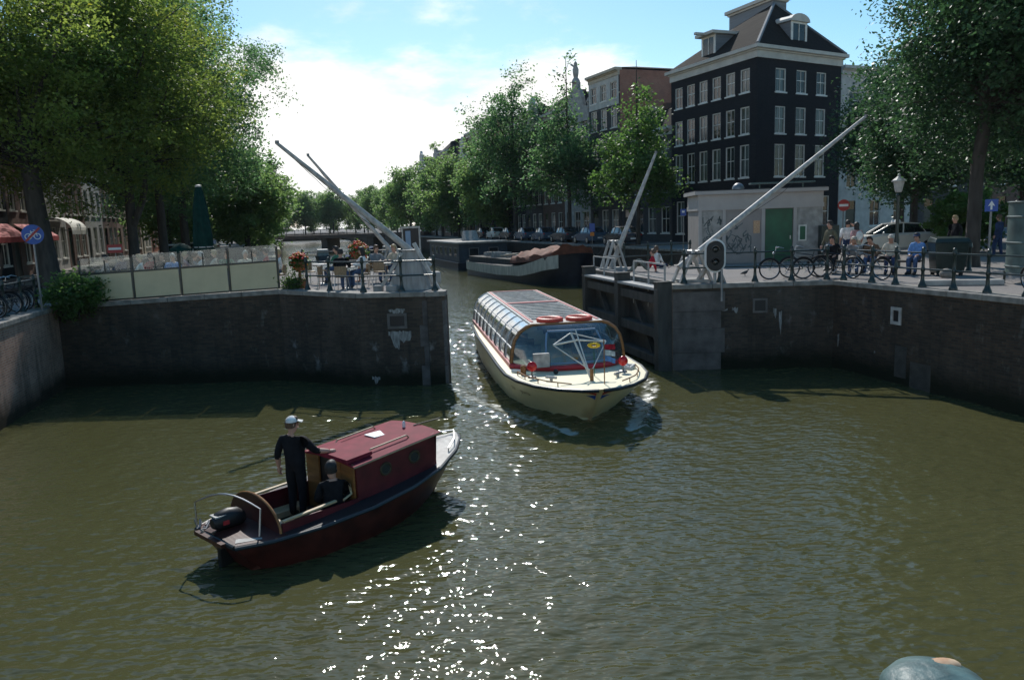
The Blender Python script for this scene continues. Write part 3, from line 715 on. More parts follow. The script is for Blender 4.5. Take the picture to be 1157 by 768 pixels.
# foredeck fittings
dz = deck_z(14.0)
b = MB()
ap = Vector((13.2, -.25, 2.1)); foot = Vector((14.1, .06, dz))
b.tube([foot, ap], .028, 8); b.tube([foot+Vector((0, -.03, .1)), ap+Vector((.1, .1, .1))], .018, 6)
arm1 = Vector((13.5, .6, 1.88)); arm2 = Vector((13.5, -.78, 1.86))
b.tube([arm1, Vector((13.35, -.12, 1.93)), arm2], .024, 6); b.tube([arm1, ap], .014, 6); b.tube([arm2, ap], .014, 6); b.tube([arm1, foot+Vector((0, 0, .25))], .014, 6); b.tube([arm2, foot+Vector((0, 0, .25))], .014, 6)
b.build('folding_mast', M['white_paint'], TB, smooth=True)
MB().lathe([(.05, 0), (.045, .3), (.0, .32)], foot, 8).build('mast_socket', M['wood_varnish'], TB, smooth=True)
for y in (1.12, -1.3):
    b = MB(); x = 13.25; z = deck_z(x); b.ell((x, y, z+.3), .08, .13, .13, 14, 8); l = b.build('deck_lamp', M['red_lamp'], TB, smooth=True)
    MB().lathe([(.12, 0), (.1, .04), (.03, .06), (.025, .2)], (x-.04, y, z), 10).build('lamp_stand', M['dull_metal'], l, smooth=True)
    b = MB(); b.tube([(13.75, y*.8, dz+.1), (13.95, y*.62, dz+.1)], .035, 6); b.bx(13.8, 13.9, y*.71-.03, y*.71+.03, dz-.02, dz+.1); b.build('cleat', M['dirty_white'], TB)
for s in (1, -1):
    pts = [(12.75+i*.3, s*(lerp_table(TST, 12.75+i*.3)[1]-.22), deck_z(12.75+i*.3)+.1) for i in range(8)]
    b = MB(); b.tube(pts, .016, 6)
    for p in pts[::2]: b.tube([p, (p[0], p[1], p[2]-.11)], .013, 6)
    b.build('toe_rail', M['wood_varnish'], TB, smooth=True)
b = MB(); b.tube([(14.6, .25, deck_z(14.6)), (14.6, .25, 2.1)], .014, 6); b.build('flag_staff', M['wood_varnish'], TB)
for k, (c, nm) in enumerate((('cloth_red', 'red'), ('cloth_white', 'white'), ('cloth_blue', 'blue'))):
    b = MB(); r0 = [(14.59-i*.05, .27+.33*(i/5)-.02*math.sin(i*1.9), 1.98-.13*k-.05*i/5*(1+k)) for i in range(6)]
    b.loft([r0, [(p[0], p[1], p[2]-.13) for p in r0]], False, False); b.build('flag_stripe', M[c], TB, fix=False)
b = MB(); x, y, z = 13.5, .28, deck_z(13.5); b.tube([(x, y, z), (x, y, z+.75)], .012, 6); st = b.build('flower_stem', M['leaf_plain'] if 'leaf_plain' in M else M['green_door'], TB)
b = MB()
for i in range(12): a = i*math.pi/6; b.ell((x+.03*math.cos(a), y+.11*math.cos(a), z+.8+.05*math.sin(a)), .05, .06, .03, 6, 4)
b.build('yellow_flower', M['petal_yellow'], st, smooth=True)
b = MB(); b.lathe([(.07, 0), (.08, .12), (.07, .24), (.03, .27)], (12.75, -1.45, deck_z(12.75)), 10); b.build('bollard', M['wood_varnish'], TB, smooth=True)
b = MB(); b.tube([(12.3, -1.68, 1.01), (12.45, -1.55, 1.04), (12.7, -1.45, 1.05)], .05, 6); b.build('coiled_rope', M['cloth_white'], TB, smooth=True); b = MB(); b.tube([(12.55, 1.4, 1.03), (12.8, 1.55, 1.05), (13.0, 1.38, 1.02), (12.8, 1.3, 1.05)], .06, 6); b.build('coiled_rope', M['cloth_white'], TB, smooth=True)
b = MB(); b.ell((12.95, -.62, deck_z(12.95)+.07), .07, .07, .07, 10, 6); b.build('horn', M['black'], TB, smooth=True)
# bow emblem: a winged chevron in red and blue wrapped over the stem
def hullp(x, t, s, off=.012):
    q = lerp_table(TST, x); bb, sh, bw, rake = q[1], q[2], q[3], q[5]
    pts = [Vector((x, bb, sh)), Vector((x-rake*.12, bb*.985, sh-.09)), Vector((x-rake*.45, bb*.55+bw*.45, sh*.5)), Vector((x-rake, bw, 0))]
    zz = [p.z for p in pts]; z = sh*(1-t)
    for i in range(3):
        if z <= zz[i] and z >= zz[i+1]:
            f = (zz[i]-z)/(zz[i]-zz[i+1]); p = pts[i].lerp(pts[i+1], f); break
    return Vector((p.x+off, (p.y+off)*s, p.z))
for m_, ta, tb in (('sign_red', .11, .185), ('sign_blue', .19, .32)):
    b = MB()
    for s in (1, -1):
        b = MB()
        xs_ = [15.255, 15.245, 15.232, 15.217, 15.2, 15.18]
        for i in range(5):
            f0, f1 = 1-i/5.0, 1-(i+1)/5.0
            b.add([hullp(xs_[i], ta, s), hullp(xs_[i+1], ta, s), hullp(xs_[i+1], ta+(tb-ta)*f1+.002, s), hullp(xs_[i], ta+(tb-ta)*f0, s)], [(0, 1, 2, 3)])
        b.build('bow_emblem', M[m_], TB, fix=False)
M['gold'] = mat('gold', (.3,.19,.06), .4, var=.1)
# the boat's name in faded gilt letters, too small to read: two short words
b = MB(); rr = random.Random(5)
for x0, k in ((12.2, 4), (12.95, 5)):
    for i in range(k):
        x = x0+i*.13; hgt = .09+.05*(i == 0)
        for (dx, t0, t1) in ((0, .34, .34+hgt), (.06, .36, .34+hgt)):
            b.add([hullp(x+dx, t0, -1), hullp(x+dx+.022, t0, -1), hullp(x+dx+.022, t1, -1), hullp(x+dx, t1, -1)], [(0, 1, 2, 3)])
        tt = .36 if i % 2 else .34+hgt*.8
        b.add([hullp(x, tt, -1, .013), hullp(x+.08, tt, -1, .013), hullp(x+.08, tt+.025, -1, .013), hullp(x, tt+.025, -1, .013)], [(0, 1, 2, 3)])
b.build('name_lettering', M['gold'], TB, fix=False)

# ================================================================ small maroon cabin boat
MBH = az(43); MB0 = Vector((-4.53, 11.06, 0))
M['old_brass'] = mat('old_brass', (.07,.055,.03), .5, metal=.3, var=.3)
SB = thing('cabin_boat', 'small maroon cabin boat with an outboard motor and two people aboard', 'motor boat', MB0, rz_of(MBH)); SB.scale = (.97, .95, .9)
SST = [(0, .62, .56, .5, .3, -.45), (.5, .86, .57, .74, .32, -.2), (1.3, 1.04, .6, .92, .35, 0), (2.2, 1.12, .66, .95, .38, .05), (3.1, 1.05, .74, .82, .38, .15), (3.9, .86, .84, .55, .36, .3), (4.6, .52, .96, .24, .3, .5), (5.0, .2, 1.05, .06, .25, .65), (5.12, .03, 1.08, .005, .2, .7)]
b = MB(); b.loft(hull_rings(SST), True, False); b.build('hull', M['maroon_dark'], SB, smooth=True)
b = MB()
for s in (1, -1):
    b.tube([(x, s*(bb+.012), sh-.03) for x, bb, sh, *_ in SST], .04, 8)
b.tube([(-.0, -.62, .54), (0, .62, .54)], .04, 8)
b.build('rubbing_strake', M['navy'], SB, smooth=True)
def sdeck(xa, xb, inner=None, m_='navy', nm='side_deck', z=.01):
    xs = [xa+(xb-xa)*i/10 for i in range(11)]; b = MB()
    for s in (1, -1):
        o = [lerp_table(SST, x) for x in xs]
        b.loft([[(x, s*(q[1]-.0), q[2]+z) for x, q in zip(xs, o)], [(x, s*min(inner, q[1]-.01) if inner else 0, q[2]+z+(.0 if inner else .04)) for x, q in zip(xs, o)]], False, False)
    return b.build(nm, M[m_], SB)
sdeck(.72, 4.0, .74); sdeck(0, .72, None, 'maroon_dark', 'aft_deck'); sdeck(3.9, 5.1, None, 'foredeck_pale', 'fore_deck') if 'foredeck_pale' in M else sdeck(3.9, 5.1, None, 'dirty_white', 'fore_deck')
b = MB(); b.bx(.72, 2.15, -.74, .74, .2, .24); b.build('cockpit_floor', M['wood_old'], SB)
b = MB()
for s in (1, -1): b.bx(.72, 2.15, s*.76-.02, s*.76+.02, .22, .74)
b.build('coaming', M['maroon'], SB)
b = MB()
for s in (1, -1): b.obox((.74, s*.76, .77), (1.72 if s < 0 else 2.1, s*.76, .82), .07, .035)
b.build('coaming_cap', M['wood_pale'], SB, bevel=.008)
b = MB(); b.bx(.8, 1.9, .44, .72, .3, .42); b.build('port_bench', M['wood_pale'], SB, bevel=.01)
b = MB(); b.bx(1.55, 2.1, -.72, -.3, .24, .43); b.build('starboard_seat', M['wood_varnish'], SB, bevel=.01)
b = MB(); b.bx(.78, 1.05, -.7, .7, .5, .545); b.build('aft_thwart', M['wood_pale'], SB, bevel=.01)
poly = [(-.78, .5)]+[(.78*math.cos(math.pi-a*math.pi/16), .58+.52*math.sin(a*math.pi/16)) for a in range(17)]+[(.78, .5)]
b = MB(); b.prism_x(poly, .66, .71); b.build('aft_bulkhead', M['maroon_bulk'] if 'maroon_bulk' in M else M['maroon_dark'], SB)
b = MB(); b.tube([(.685, q[0], q[1]) for q in poly[1:-1]], .022, 8); b.build('bulkhead_trim', M['wood_varnish'], SB, smooth=True)
# cabin
K0, K1 = 2.15, 3.95
def ck(x): t = (x-K0)/(K1-K0); return .76-.06*t, .68+.12*t, 1.33+.16*t   # half width, foot, roof edge
b = MB()
for s in (1, -1):
    ring = []
    for x in (K0, K1): w, z0, z1 = ck(x); ring.append([(x, s*(w+.02), z0), (x, s*(w-.02), z0), (x, s*(w-.06), z1), (x, s*(w-.02), z1)])
    b.loft(ring)
w, z0, z1 = ck(K1); b.add([(K1, -w, z0), (K1, w, z0), (K1+.08, w-.04, z1), (K1+.08, -w+.04, z1)], [(0, 1, 2, 3)])
b.build('cabin_side', M['maroon'], SB)
ring = []
for x in (K0-.06, K0+.6, K0+1.2, K1+.12):
    w, z0, z1 = ck(min(max(x, K0), K1)); ring.append([(x, (w+.03)*t, z1+.06*(1-t*t)) for t in (-1, -.75, -.4, 0, .4, .75, 1)]+[(x, (w+.03)*t, z1+.06*(1-t*t)-.035) for t in (1, .75, .4, 0, -.4, -.75, -1)])
b = MB(); b.loft(ring); b.build('cabin_roof', M['maroon_roof'], SB, smooth=True)
ring = []
for x in (K0-.1, K0+.42):
    w, z0, z1 = ck(max(x, K0)); ring.append([(x, .05+.5*t-.2, z1+.1+.04*(1-(.5*t)**2)-.04+.02) for t in (-1, 0, 1)]+[(x, .05+.5*t-.2, z1+.04) for t in (1, 0, -1)])
b = MB(); b.loft(ring); b.build('sliding_hatch', M['maroon_roof'], SB)
b = MB()
for s in (1, -1):
    p = []
    for x in (K0+.45, K0+.5, K0+1.3, K0+1.35): w, z0, z1 = ck(x); p.append((x, s*.5, z1+.06*(1-.45)+(.055 if x not in (K0+.45, K0+1.35) else 0)))
    b.tube(p, .016, 6)
b.build('roof_grab_rail', M['wood_pale'], SB, smooth=True)
for s in (1, -1):
    w0, _, z0 = ck(K0); w1, _, z1 = ck(K1); b = MB(); b.tube([(K0-.06, s*(w0+.025), z0-.02), (K1+.1, s*(w1+.025), z1-.02)], .016, 6); b.build('roof_edge', M['wood_pale'] if s < 0 else M['maroon_dark'], SB)
w, z0, z1 = ck(K0+1.05); b = MB(); b.bx(K0+.95, K0+1.3, -.02, .3, z1+.058, z1+.072); b.build('roof_chart', M['sign_white'], SB)
b = MB(); b.lathe([(.03, 0), (.03, .09), (.012, .13)], (K1-.15, 0, 1.53), 8); b.build('deck_light', M['sign_white'], SB)
b = MB(); b.tube([(K1-.0, -.1, 1.55), (K1+.5, -.3, 1.62)], .012, 6); b.build('antenna', M['black'], SB)
for x in (K0+.62, K0+1.28):
    w, z0, z1 = ck(x); zc_ = (z0+z1)/2+.05; y = -(w+.005)
    b = MB(); b.ring((x, y, zc_), .11, .022, 'y', 20, 6); f = b.build('porthole', M['old_brass'], SB, smooth=True)
    b = MB(); b.loft([[(x+.105*math.cos(a*math.pi/8), y-.002+k*.02, zc_+.105*math.sin(a*math.pi/8)) for a in range(16)] for k in (0, 1)]); b.build('porthole_glass', M['pane'], f)
# aft face of the cabin: varnished doors
w, z0, z1 = ck(K0)
for i, (y0, y1) in enumerate(((-.72, -.36), (-.35, -.02), (.32, .72))):
    b = MB(); b.bx(K0-.035, K0, y0, y1, .26, z1+.02); b.build('cabin_door', M['wood_varnish'], SB, bevel=.008)
b = MB(); b.bx(K0+.0, K0+.02, -.02, .32, .26, z1); b.build('doorway', M['black'], SB)
b = MB(); b.tube([(K0-.3, -.78, .8), (K0-.1, -.72, .84), (K0-.05, -.6, .98)], .02, 6); b.build('hand_hold', M['wood_pale'], SB, smooth=True)
for k, (c, y) in enumerate((('life_ring', .62), ('sign_white', .5), ('life_ring', .42))):
    b = MB(); b.ell((K0-.0, y, z1+.09), .08, .07, .04, 8, 6); b.build('folded_cloth', M[c], SB, smooth=True)
# hoop rail over the motor, outboard, anchor, bow rail
b = MB(); pts = [(-.0, .6, .57), (-.0, .6, 1.02)]+[(-.0+.5*i/8, .6-1.15*i/8, 1.02+.2*math.sin(math.pi*i/8)) for i in range(1, 8)]+[(.5, -.55, 1.02), (.42, -.6, .57)]
b.tube(pts, .014, 6); b.build('hoop_rail', M['steel'], SB, smooth=True)
om = MB(); ring = []
for x, w, za, zb in ((-.12, .1, .72, .9), (-.02, .16, .66, 1.0), (.2, .17, .64, 1.04), (.4, .16, .64, 1.0), (.52, .1, .68, .9)):
    ring.append([(x, w*math.cos(a*math.pi/6), (za+zb)/2+(zb-za)/2*math.sin(a*math.pi/6)) for a in range(12)])
om.loft(ring); o_ = om.build('outboard_motor', M['black'], SB, smooth=True, loc=(.12, .1, .02)); o_.scale = (.82, .82, .9)
b = MB(); b.bx(-.05, .22, -.06, .06, -.5, .66); b.build('motor_leg', M['black'], o_, bevel=.02)
b = MB(); b.bx(-.1, .12, -.125, .125, .93, .955); b.build('motor_label', M['dirty_white'], o_)
b = MB(); b.bx(.02, .14, -.178, -.165, .78, .86); b.bx(.02, .14, .165, .178, .78, .86); b.build('motor_stripe', M['red_trim'], o_)
b = MB(); b.bx(-.1, .1, -.4, .5, .5, .57); b.build('motor_bracket', M['maroon_dark'], SB)
b = MB()
rr = random.Random(4)
for i in range(9): p = Vector((-.06+.2*rr.random(), .35+.25*rr.random(), .58)); b.tube([p, p+Vector((rr.uniform(-.15, .15), rr.uniform(-.1, .15), .12*rr.random()))], .02, 6)
b.build('folded_anchor', M['dull_metal'], SB)
b = MB(); b.add([(.05, -.55, .585), (.4, -.72, .585), (.52, -.5, .59), (.18, -.34, .59)], [(0, 1, 2, 3)]); b.build('deck_plate', M['dirty_white'], SB, fix=False)
b = MB()
pts = [(4.45, -.5, 1.02), (4.75, -.34, 1.12), (5.05, 0, 1.17), (4.75, .34, 1.12), (4.45, .5, 1.02)]; b.tube(pts, .014, 6)
for p in pts[::2]: b.tube([p, (p[0], p[1]*.98, p[2]-.12)], .012, 6)
b.build('bow_rail', M['steel'], SB, smooth=True)
b = MB(); b.ring((4.2, -.15, .98), .1, .025, 'z', 16, 6); b.build('rope_coil', M['cloth_white'], SB, smooth=True)

# ================================================================ moored craft on the wide canal
BG = thing('cargo_barge', 'long black barge with a white curved bow and a rusty orange tarpaulin', 'barge', P(608, 320, 0), 0)
BG.location = (1.2, 69.2, 0); BG.rotation_euler = (0, 0, rz_of(-az(-22)))
BST = [(-11, .4, 1.5, .3, .4, 0), (-10.4, 1.6, 1.4, 1.4, .5, 0), (-9, 2.2, 1.25, 2.1, .6, 0), (0, 2.4, 1.15, 2.3, .6, 0), (5, 2.45, 1.35, 2.3, .6, 0), (7.5, 2.4, 1.75, 2.2, .6, 0), (9.3, 2.15, 2.15, 1.8, .6, .1), (10.5, 1.4, 2.35, .9, .6, .3), (11.0, .5, 2.45, .2, .6, .4), (11.1, .05, 2.45, .02, .6, .4)]
b = MB(); b.loft(hull_rings(BST), True, False); b.build('hull', M['barge_hull'], BG, smooth=True)
b = MB()
for s in (1, -1):
    xs = [-10.6+i*.7 for i in range(31)]
    up, dn = [], []
    for x in xs: q = lerp_table(BST, x); up.append((x, s*(q[1]+.03), q[2]+.03)); dn.append((x-.03, s*(q[1]+.025), q[2]-.75-.25*max(0, (x-3)/8)))
    b.loft([up, dn], False, False)
b.build('white_band', M['barge_white'], BG, smooth=True, fix=False)
b = MB(); xs = [q[0] for q in BST]
b.add([(q[0], q[1]*.97, q[2]-.1) for q in BST]+[(q[0], -q[1]*.97, q[2]-.1) for q in BST[::-1]], [tuple(range(2*len(BST)))]); b.build('deck', M['wood_old'], BG, fix=False)
b = MB(); b.bx(-9.5, 2, -1.75, 1.75, 1.1, 1.75); b.build('hold_coaming', M['wood_old'], BG)
ring = []
rr = random.Random(6)
for i in range(15):
    x = 2.2+i*.55; ring.append([(x+rr.uniform(-.05, .05), 2.15*math.cos(a*math.pi/12)*(1-.25*max(0, (x-7)/4)), 1.5+.6*max(0, (x-3)/8)+(.95+.35*(rr.random()-.5)+.15*math.sin(x*2))*math.sin(a*math.pi/12)**.6) for a in range(13)])
b = MB(); b.loft(ring, True, False); b.build('tarpaulin', M['tarp'], BG, smooth=True)
b = MB()
for i in range(9):
    x = -8.5+i*1.2; s_ = rr.uniform(.3, .9); b.bx(x, x+s_, -1.4+rr.random(), .2+rr.random(), 1.76, 1.9+rr.uniform(.05, .3))
b.build('deck_cargo', M['dirty_white'], BG)
b = MB(); b.tube([(-3, -.9, 1.9), (4.5, -.3, 2.5)], .06, 6); b.tube([(-6, 1, 1.9), (2, .5, 2.2)], .05, 6); b.build('spar', M['wood_pale'], BG)
HB = thing('houseboat', 'dark blue houseboat with a flat grey roof moored behind the barge', 'houseboat', (-5.2, 93.5, 0), rz_of(-az(-16)))
b = MB(); b.bx(-9, 9, -2.9, 2.9, -.6, .75); b.build('hull', M['barge_hull'], HB, bevel=.05)
b = MB(); b.bx(-8.6, 8.8, -2.7, 2.7, .75, 2.75); b.build('cabin', M['houseboat_blue'], HB)
b = MB(); b.bx(-8.9, 9.15, -3.0, 3.0, 2.752, 2.95); b.build('roof', M['stone_grey'], HB, bevel=.03)
for i in range(6):
    for s in (1, -1):
        x = -7+i*2.7; b = MB(); b.bx(x, x+1.3, s*2.7-.04, s*2.7+.04, 1.35, 2.3); f = b.build('window', M['dull_metal'], HB); b = MB(); b.bx(x+.08, x+1.22, s*2.7-.05, s*2.7+.05, 1.43, 2.22); b.build('pane', M['pane'], f)
for y in (-1.6, .6):
    b = MB(); b.bx(8.78, 8.84, y, y+1.1, 1.35, 2.3); f = b.build('window', M['dull_metal'], HB); b = MB(); b.bx(8.83, 8.852, y+.08, y+1.02, 1.43, 2.22); b.build('pane', M['pane'], f)
b = MB(); b.loft([[(2, -.8, 2.95), (4, -.8, 2.95), (4, .8, 2.95), (2, .8, 2.95)], [(2.3, -.8, 4.0), (2.6, -.8, 4.1), (2.6, .8, 4.1), (2.3, .8, 4.0)]]); b.build('skylight', M['dirty_white'], HB)
def small_boat(loc, hd, Lb, bm, m_, label, cover=None, grp=None, h=.8):
    t = thing('moored_boat', label, 'boat', loc, rz_of(hd), grp)
    st = [(-Lb/2, bm*.35, h, bm*.3, .3, 0), (-Lb*.4, bm*.46, h*.95, bm*.4, .3, 0), (0, bm*.5, h*.9, bm*.45, .3, 0), (Lb*.3, bm*.4, h*1.1, bm*.3, .3, .1), (Lb*.45, bm*.15, h*1.35, bm*.08, .3, .3), (Lb*.5, .02, h*1.45, .01, .3, .35)]
    b = MB(); b.loft(hull_rings(st), True, False); b.build('hull', M[m_], t, smooth=True)
    b = MB(); b.add([(q[0], q[1]*.95, q[2]-.08) for q in st]+[(q[0], -q[1]*.95, q[2]-.08) for q in st[::-1]], [tuple(range(12))]); b.build('deck', M['wood_old'], t, fix=False)
    if cover == 'roof':
        b = MB(); b.bx(-Lb*.35, Lb*.2, -bm*.4, bm*.4, 1.9, 2.02); b.build('canopy', M['white_paint'], t, bevel=.03)
        b = MB()
        for x in (-Lb*.34, -Lb*.1, Lb*.18):
            for s in (1, -1): b.bx(x, x+.06, s*bm*.38-.03, s*bm*.38+.03, h*.8, 1.9)
        b.build('canopy_post', M['dull_metal'], t)
    elif cover == 'cabin':
        b = MB(); b.bx(-Lb*.3, Lb*.2, -bm*.36, bm*.36, h*.8, 1.7); b.build('cabin', M['dirty_white'], t, bevel=.08)
        b = MB(); b.bx(-Lb*.26, Lb*.16, -bm*.37, bm*.37, 1.2, 1.5); b.build('cabin_window', M['pane'], t)
    elif cover == 'tarp':
        b = MB(); b.loft([[(x, y*bm*.46*(1-.5*max(0, x/Lb)), h+(.45*(1-abs(y))**.7)) for y in (-1, -.5, 0, .5, 1)] for x in (-Lb*.45, -Lb*.1, Lb*.2, Lb*.38)], True, False); b.build('cover', M['cloth_navy'], t)
    return t
small_boat((-13.4, 99, 0), az(-16), 9, 2.8, 'barge_hull', 'low boat with a white flat canopy beyond the flower basket', 'roof')
small_boat((-22.5, 112, 0), az(-18), 7, 2.2, 'maroon', 'dark red open boat beyond the flower basket', 'tarp')
small_boat((-29.0, 122, 0), az(-16), 7, 2.3, 'houseboat_blue', 'small cabin boat moored near the distant bridge', 'cabin')
small_boat((-19.5, 128, 0), az(-16), 8, 2.5, 'barge_hull', 'black cabin boat moored under the far trees', 'cabin')
small_boat((-25.5, 147, 0), az(-16), 8, 2.5, 'dark_paint', 'dark green covered boat just before the distant bridge', 'tarp')
# ================================================================ buildings
_wm = {}
def window_meshes(w, h, style):
    k = (round(w, 2), round(h, 2), style)
    if k not in _wm:
        fm = {'w': M['white_paint'], 'd': M['dark_paint'], 'c': M['cornice']}[style[0]]
        b = MB(); t = .07
        b.bx(0, t, .02, .14, 0, h); b.bx(w-t, w, .02, .14, 0, h); b.bx(t, w-t, .02, .14, h-t, h); b.bx(t, w-t, .02, .14, 0, t)
        b.bx(t, w-t, .05, .12, h*.55-.025, h*.55+.025)
        if 'm' in style:
            b.bx(w/2-.018, w/2+.018, .06, .118, t, h*.55-.026); b.bx(w/2-.018, w/2+.018, .06, .118, h*.55+.026, h-t)
        fr = b.mesh('window', fm)
        b = MB(); b.bx(-.08, w+.08, -.09, .02, -.1, -.001); sl_ = b.mesh('sill', fm)
        b = MB(); b.bx(t-.01, w-t+.01, .09, .1, t-.01, h-t+.01)
        _wm[k] = (fr, sl_, b.mesh('pane', M['pane']), b.mesh('pane', M['pane_curtain']))
    return _wm[k]
def add_window(par, x, z, w, h, style='wm', y=0, rz=0, base=(0, 0)):
    fr, sl_, p1_, p2_ = window_meshes(w, h, style)
    o = obj('window', fr, par, (base[0]+x*math.cos(rz)-y*math.sin(rz), base[1]+x*math.sin(rz)+y*math.cos(rz), z), rz)
    obj('sill', sl_, o, (0, 0, 0)); obj('pane', p1_ if rnd.random() < .6 else p2_, o, (0, 0, 0)); return o
def facade(b, w, h, ops, y=0, rz=0, base=(0, 0), z0=0, dep=.16):
    """face of a wall in local XZ with real openings and reveals"""
    c, s = math.cos(rz), math.sin(rz)
    def T(x, yy, z): return (base[0]+x*c-yy*s, base[1]+x*s+yy*c, z)
    xs = sorted({0, w} | {o[0] for o in ops} | {o[1] for o in ops}); zs = sorted({z0, h} | {o[2] for o in ops} | {o[3] for o in ops})
    for i in range(len(xs)-1):
        for j in range(len(zs)-1):
            xm, zm = (xs[i]+xs[i+1])/2, (zs[j]+zs[j+1])/2
            if any(o[0] < xm < o[1] and o[2] < zm < o[3] for o in ops): continue
            b.add([T(xs[i], y, zs[j]), T(xs[i+1], y, zs[j]), T(xs[i+1], y, zs[j+1]), T(xs[i], y, zs[j+1])], [(0, 1, 2, 3)])
    for x0, x1, za, zb in ops:
        for A, B in (((x0, za), (x1, za)), ((x1, za), (x1, zb)), ((x1, zb), (x0, zb)), ((x0, zb), (x0, za))):
            b.add([T(A[0], y, A[1]), T(B[0], y, B[1]), T(B[0], y+dep, B[1]), T(A[0], y+dep, A[1])], [(0, 3, 2, 1)])

def house(label, loc, rz, w, dep, h, ncol, rows, wall, style='wm', gable='cornice', roof='roof_tile', trim='cornice', ground='door', group=None, wz=None, doorm='dark_paint', rise=1.9):
    """canal house: local x along the front seen from the street left to right, front at y=0 facing -y"""
    t = thing('canal_house', label, 'house', loc, rz, group)
    ops = []; wins = []
    ww = min(1.15, w/ncol*.62)
    for c in range(ncol):
        xc = w*(c+.5)/ncol
        for (z, hh) in rows: ops.append((xc-ww/2, xc+ww/2, z, z+hh)); wins.append((xc-ww/2, z, hh))
    gz, gh = .5, 2.5
    dx = w*.5/ncol
    ops.append((dx-.55, dx+.55, .05, 2.9))
    for c in range(1, ncol): xc = w*(c+.5)/ncol; ops.append((xc-ww/2-.05, xc+ww/2+.05, .75, 2.95))
    b = MB(); facade(b, w, h, ops)
    b.add([(0, 0, 0), (0, dep, 0), (0, dep, h), (0, 0, h)], [(0, 3, 2, 1)]); b.add([(w, 0, 0), (w, dep, 0), (w, dep, h), (w, 0, h)], [(0, 1, 2, 3)])
    b.add([(0, dep, 0), (w, dep, 0), (w, dep, h), (0, dep, h)], [(0, 1, 2, 3)])
    b.build('wall', M[wall], t, fix=False)
    for x, z, hh in wins: add_window(t, x, z, ww, hh, style, .02)
    for c in range(1, ncol): xc = w*(c+.5)/ncol; add_window(t, xc-ww/2-.05, .75, ww+.1, 2.2, style, .02)
    b = MB(); b.bx(dx-.55, dx+.55, .08, .14, .05, 2.2); d = b.build('door', M[doorm], t); b = MB(); b.bx(dx-.55, dx+.55, .07, .15, 2.201, 2.9); b.build('fanlight', M['pane'], d)
    b = MB(); b.bx(dx-.65, dx+.65, -.5, 0, 0, .05); b.build('door_step', M['stone_grey'], t)
    if gable == 'cornice':
        b = MB(); b.bx(-.02, w+.02, -.1, .25, h-.55, h-.12); b.bx(-.06, w+.06, -.42, .3, h-.119, h+.12); b.bx(-.03, w+.03, -.24, .27, h-.22, h-.12); b.build('cornice', M[trim], t)
        b = MB(); e = h+.12; rh = rise; b.loft([[(0, .05, e), (w, .05, e), (w, dep, e), (0, dep, e)], [(w*.12, 2.2, e+rh), (w*.88, 2.2, e+rh), (w*.88, dep-2.2, e+rh), (w*.12, dep-2.2, e+rh)]]); rf = b.build('roof', M[roof], t)
        b = MB(); b.bx(w*.1, w*.1+.7, dep*.45, dep*.45+.6, e-.5, e+(2.9 if rise > 1 else .6)); b.build('chimney', M['brick_brown'], rf)
    else:
        if gable == 'neck':
            poly = [(0, h), (w, h), (w, h+.4), (w*.78, h+.9), (w*.7, h+1.6), (w*.68, h+2.9), (w*.6, h+3.1), (w*.5, h+3.7), (w*.4, h+3.1), (w*.32, h+2.9), (w*.3, h+1.6), (w*.22, h+.9), (0, h+.4)]
        elif gable == 'step':
            poly = [(0, h)]; k = 4
            for i in range(k): poly += [(w*.5*i/k, h+.7*(i+1)), (w*.5*(i+1)/k-.001, h+.7*(i+1))]
            poly += [(w-x, z) for x, z in poly[::-1]]
        elif gable == 'statue':
            poly = [(0, h), (w, h), (w, h+.5), (w*.93, h+1.2), (w*.8, h+1.3), (w*.74, h+2.3), (w*.66, h+3.0), (w*.6, h+3.2), (w*.6, h+3.8), (w*.4, h+3.8), (w*.4, h+3.2), (w*.34, h+3.0), (w*.26, h+2.3), (w*.2, h+1.3), (w*.07, h+1.2), (0, h+.5)]
        else:
            poly = [(0, h), (w, h), (w*.62, h+2.6), (w*.62, h+3.1), (w*.38, h+3.1), (w*.38, h+2.6)]
        b = MB(); b.prism_y(poly, -.02, .38); g = b.build('gable', M[wall if gable in ('step', 'spout') else trim], t)
        b = MB(); b.bx(-.03, w+.03, -.12, .4, h-.2, h+.05); b.build('cornice', M[trim], t)
        if gable == 'statue':
            b = MB(); b.lathe([(.45, 0), (.4, .25), (.22, .5), (.3, .9), (.32, 1.3), (.16, 1.65), (.19, 1.9), (.02, 2.1)], (w*.5, .15, h+3.8), 10); b.tube([(w*.5, .1, h+5.3), (w*.5-.7, .0, h+5.7)], .1, 6); b.build('statue', M['stone_grey'], g, smooth=True)
            for x in (.05, .95): b = MB(); b.lathe([(.18, 0), (.22, .2), (.1, .4), (.25, .7), (.05, 1.1)], (w*x, .15, h+.9), 8); b.build('urn', M['stone_grey'], g, smooth=True)
        b = MB(); b.prism_y([(.1, h), (w-.1, h), (w*.5, h+2.5)], .35, dep-.1); rf = b.build('roof', M[roof], t)
        b = MB(); b.bx(w*.2, w*.2+.6, dep*.5, dep*.5+.6, h+.3, h+3.0); b.build('chimney', M['brick_brown'], rf)
    return t

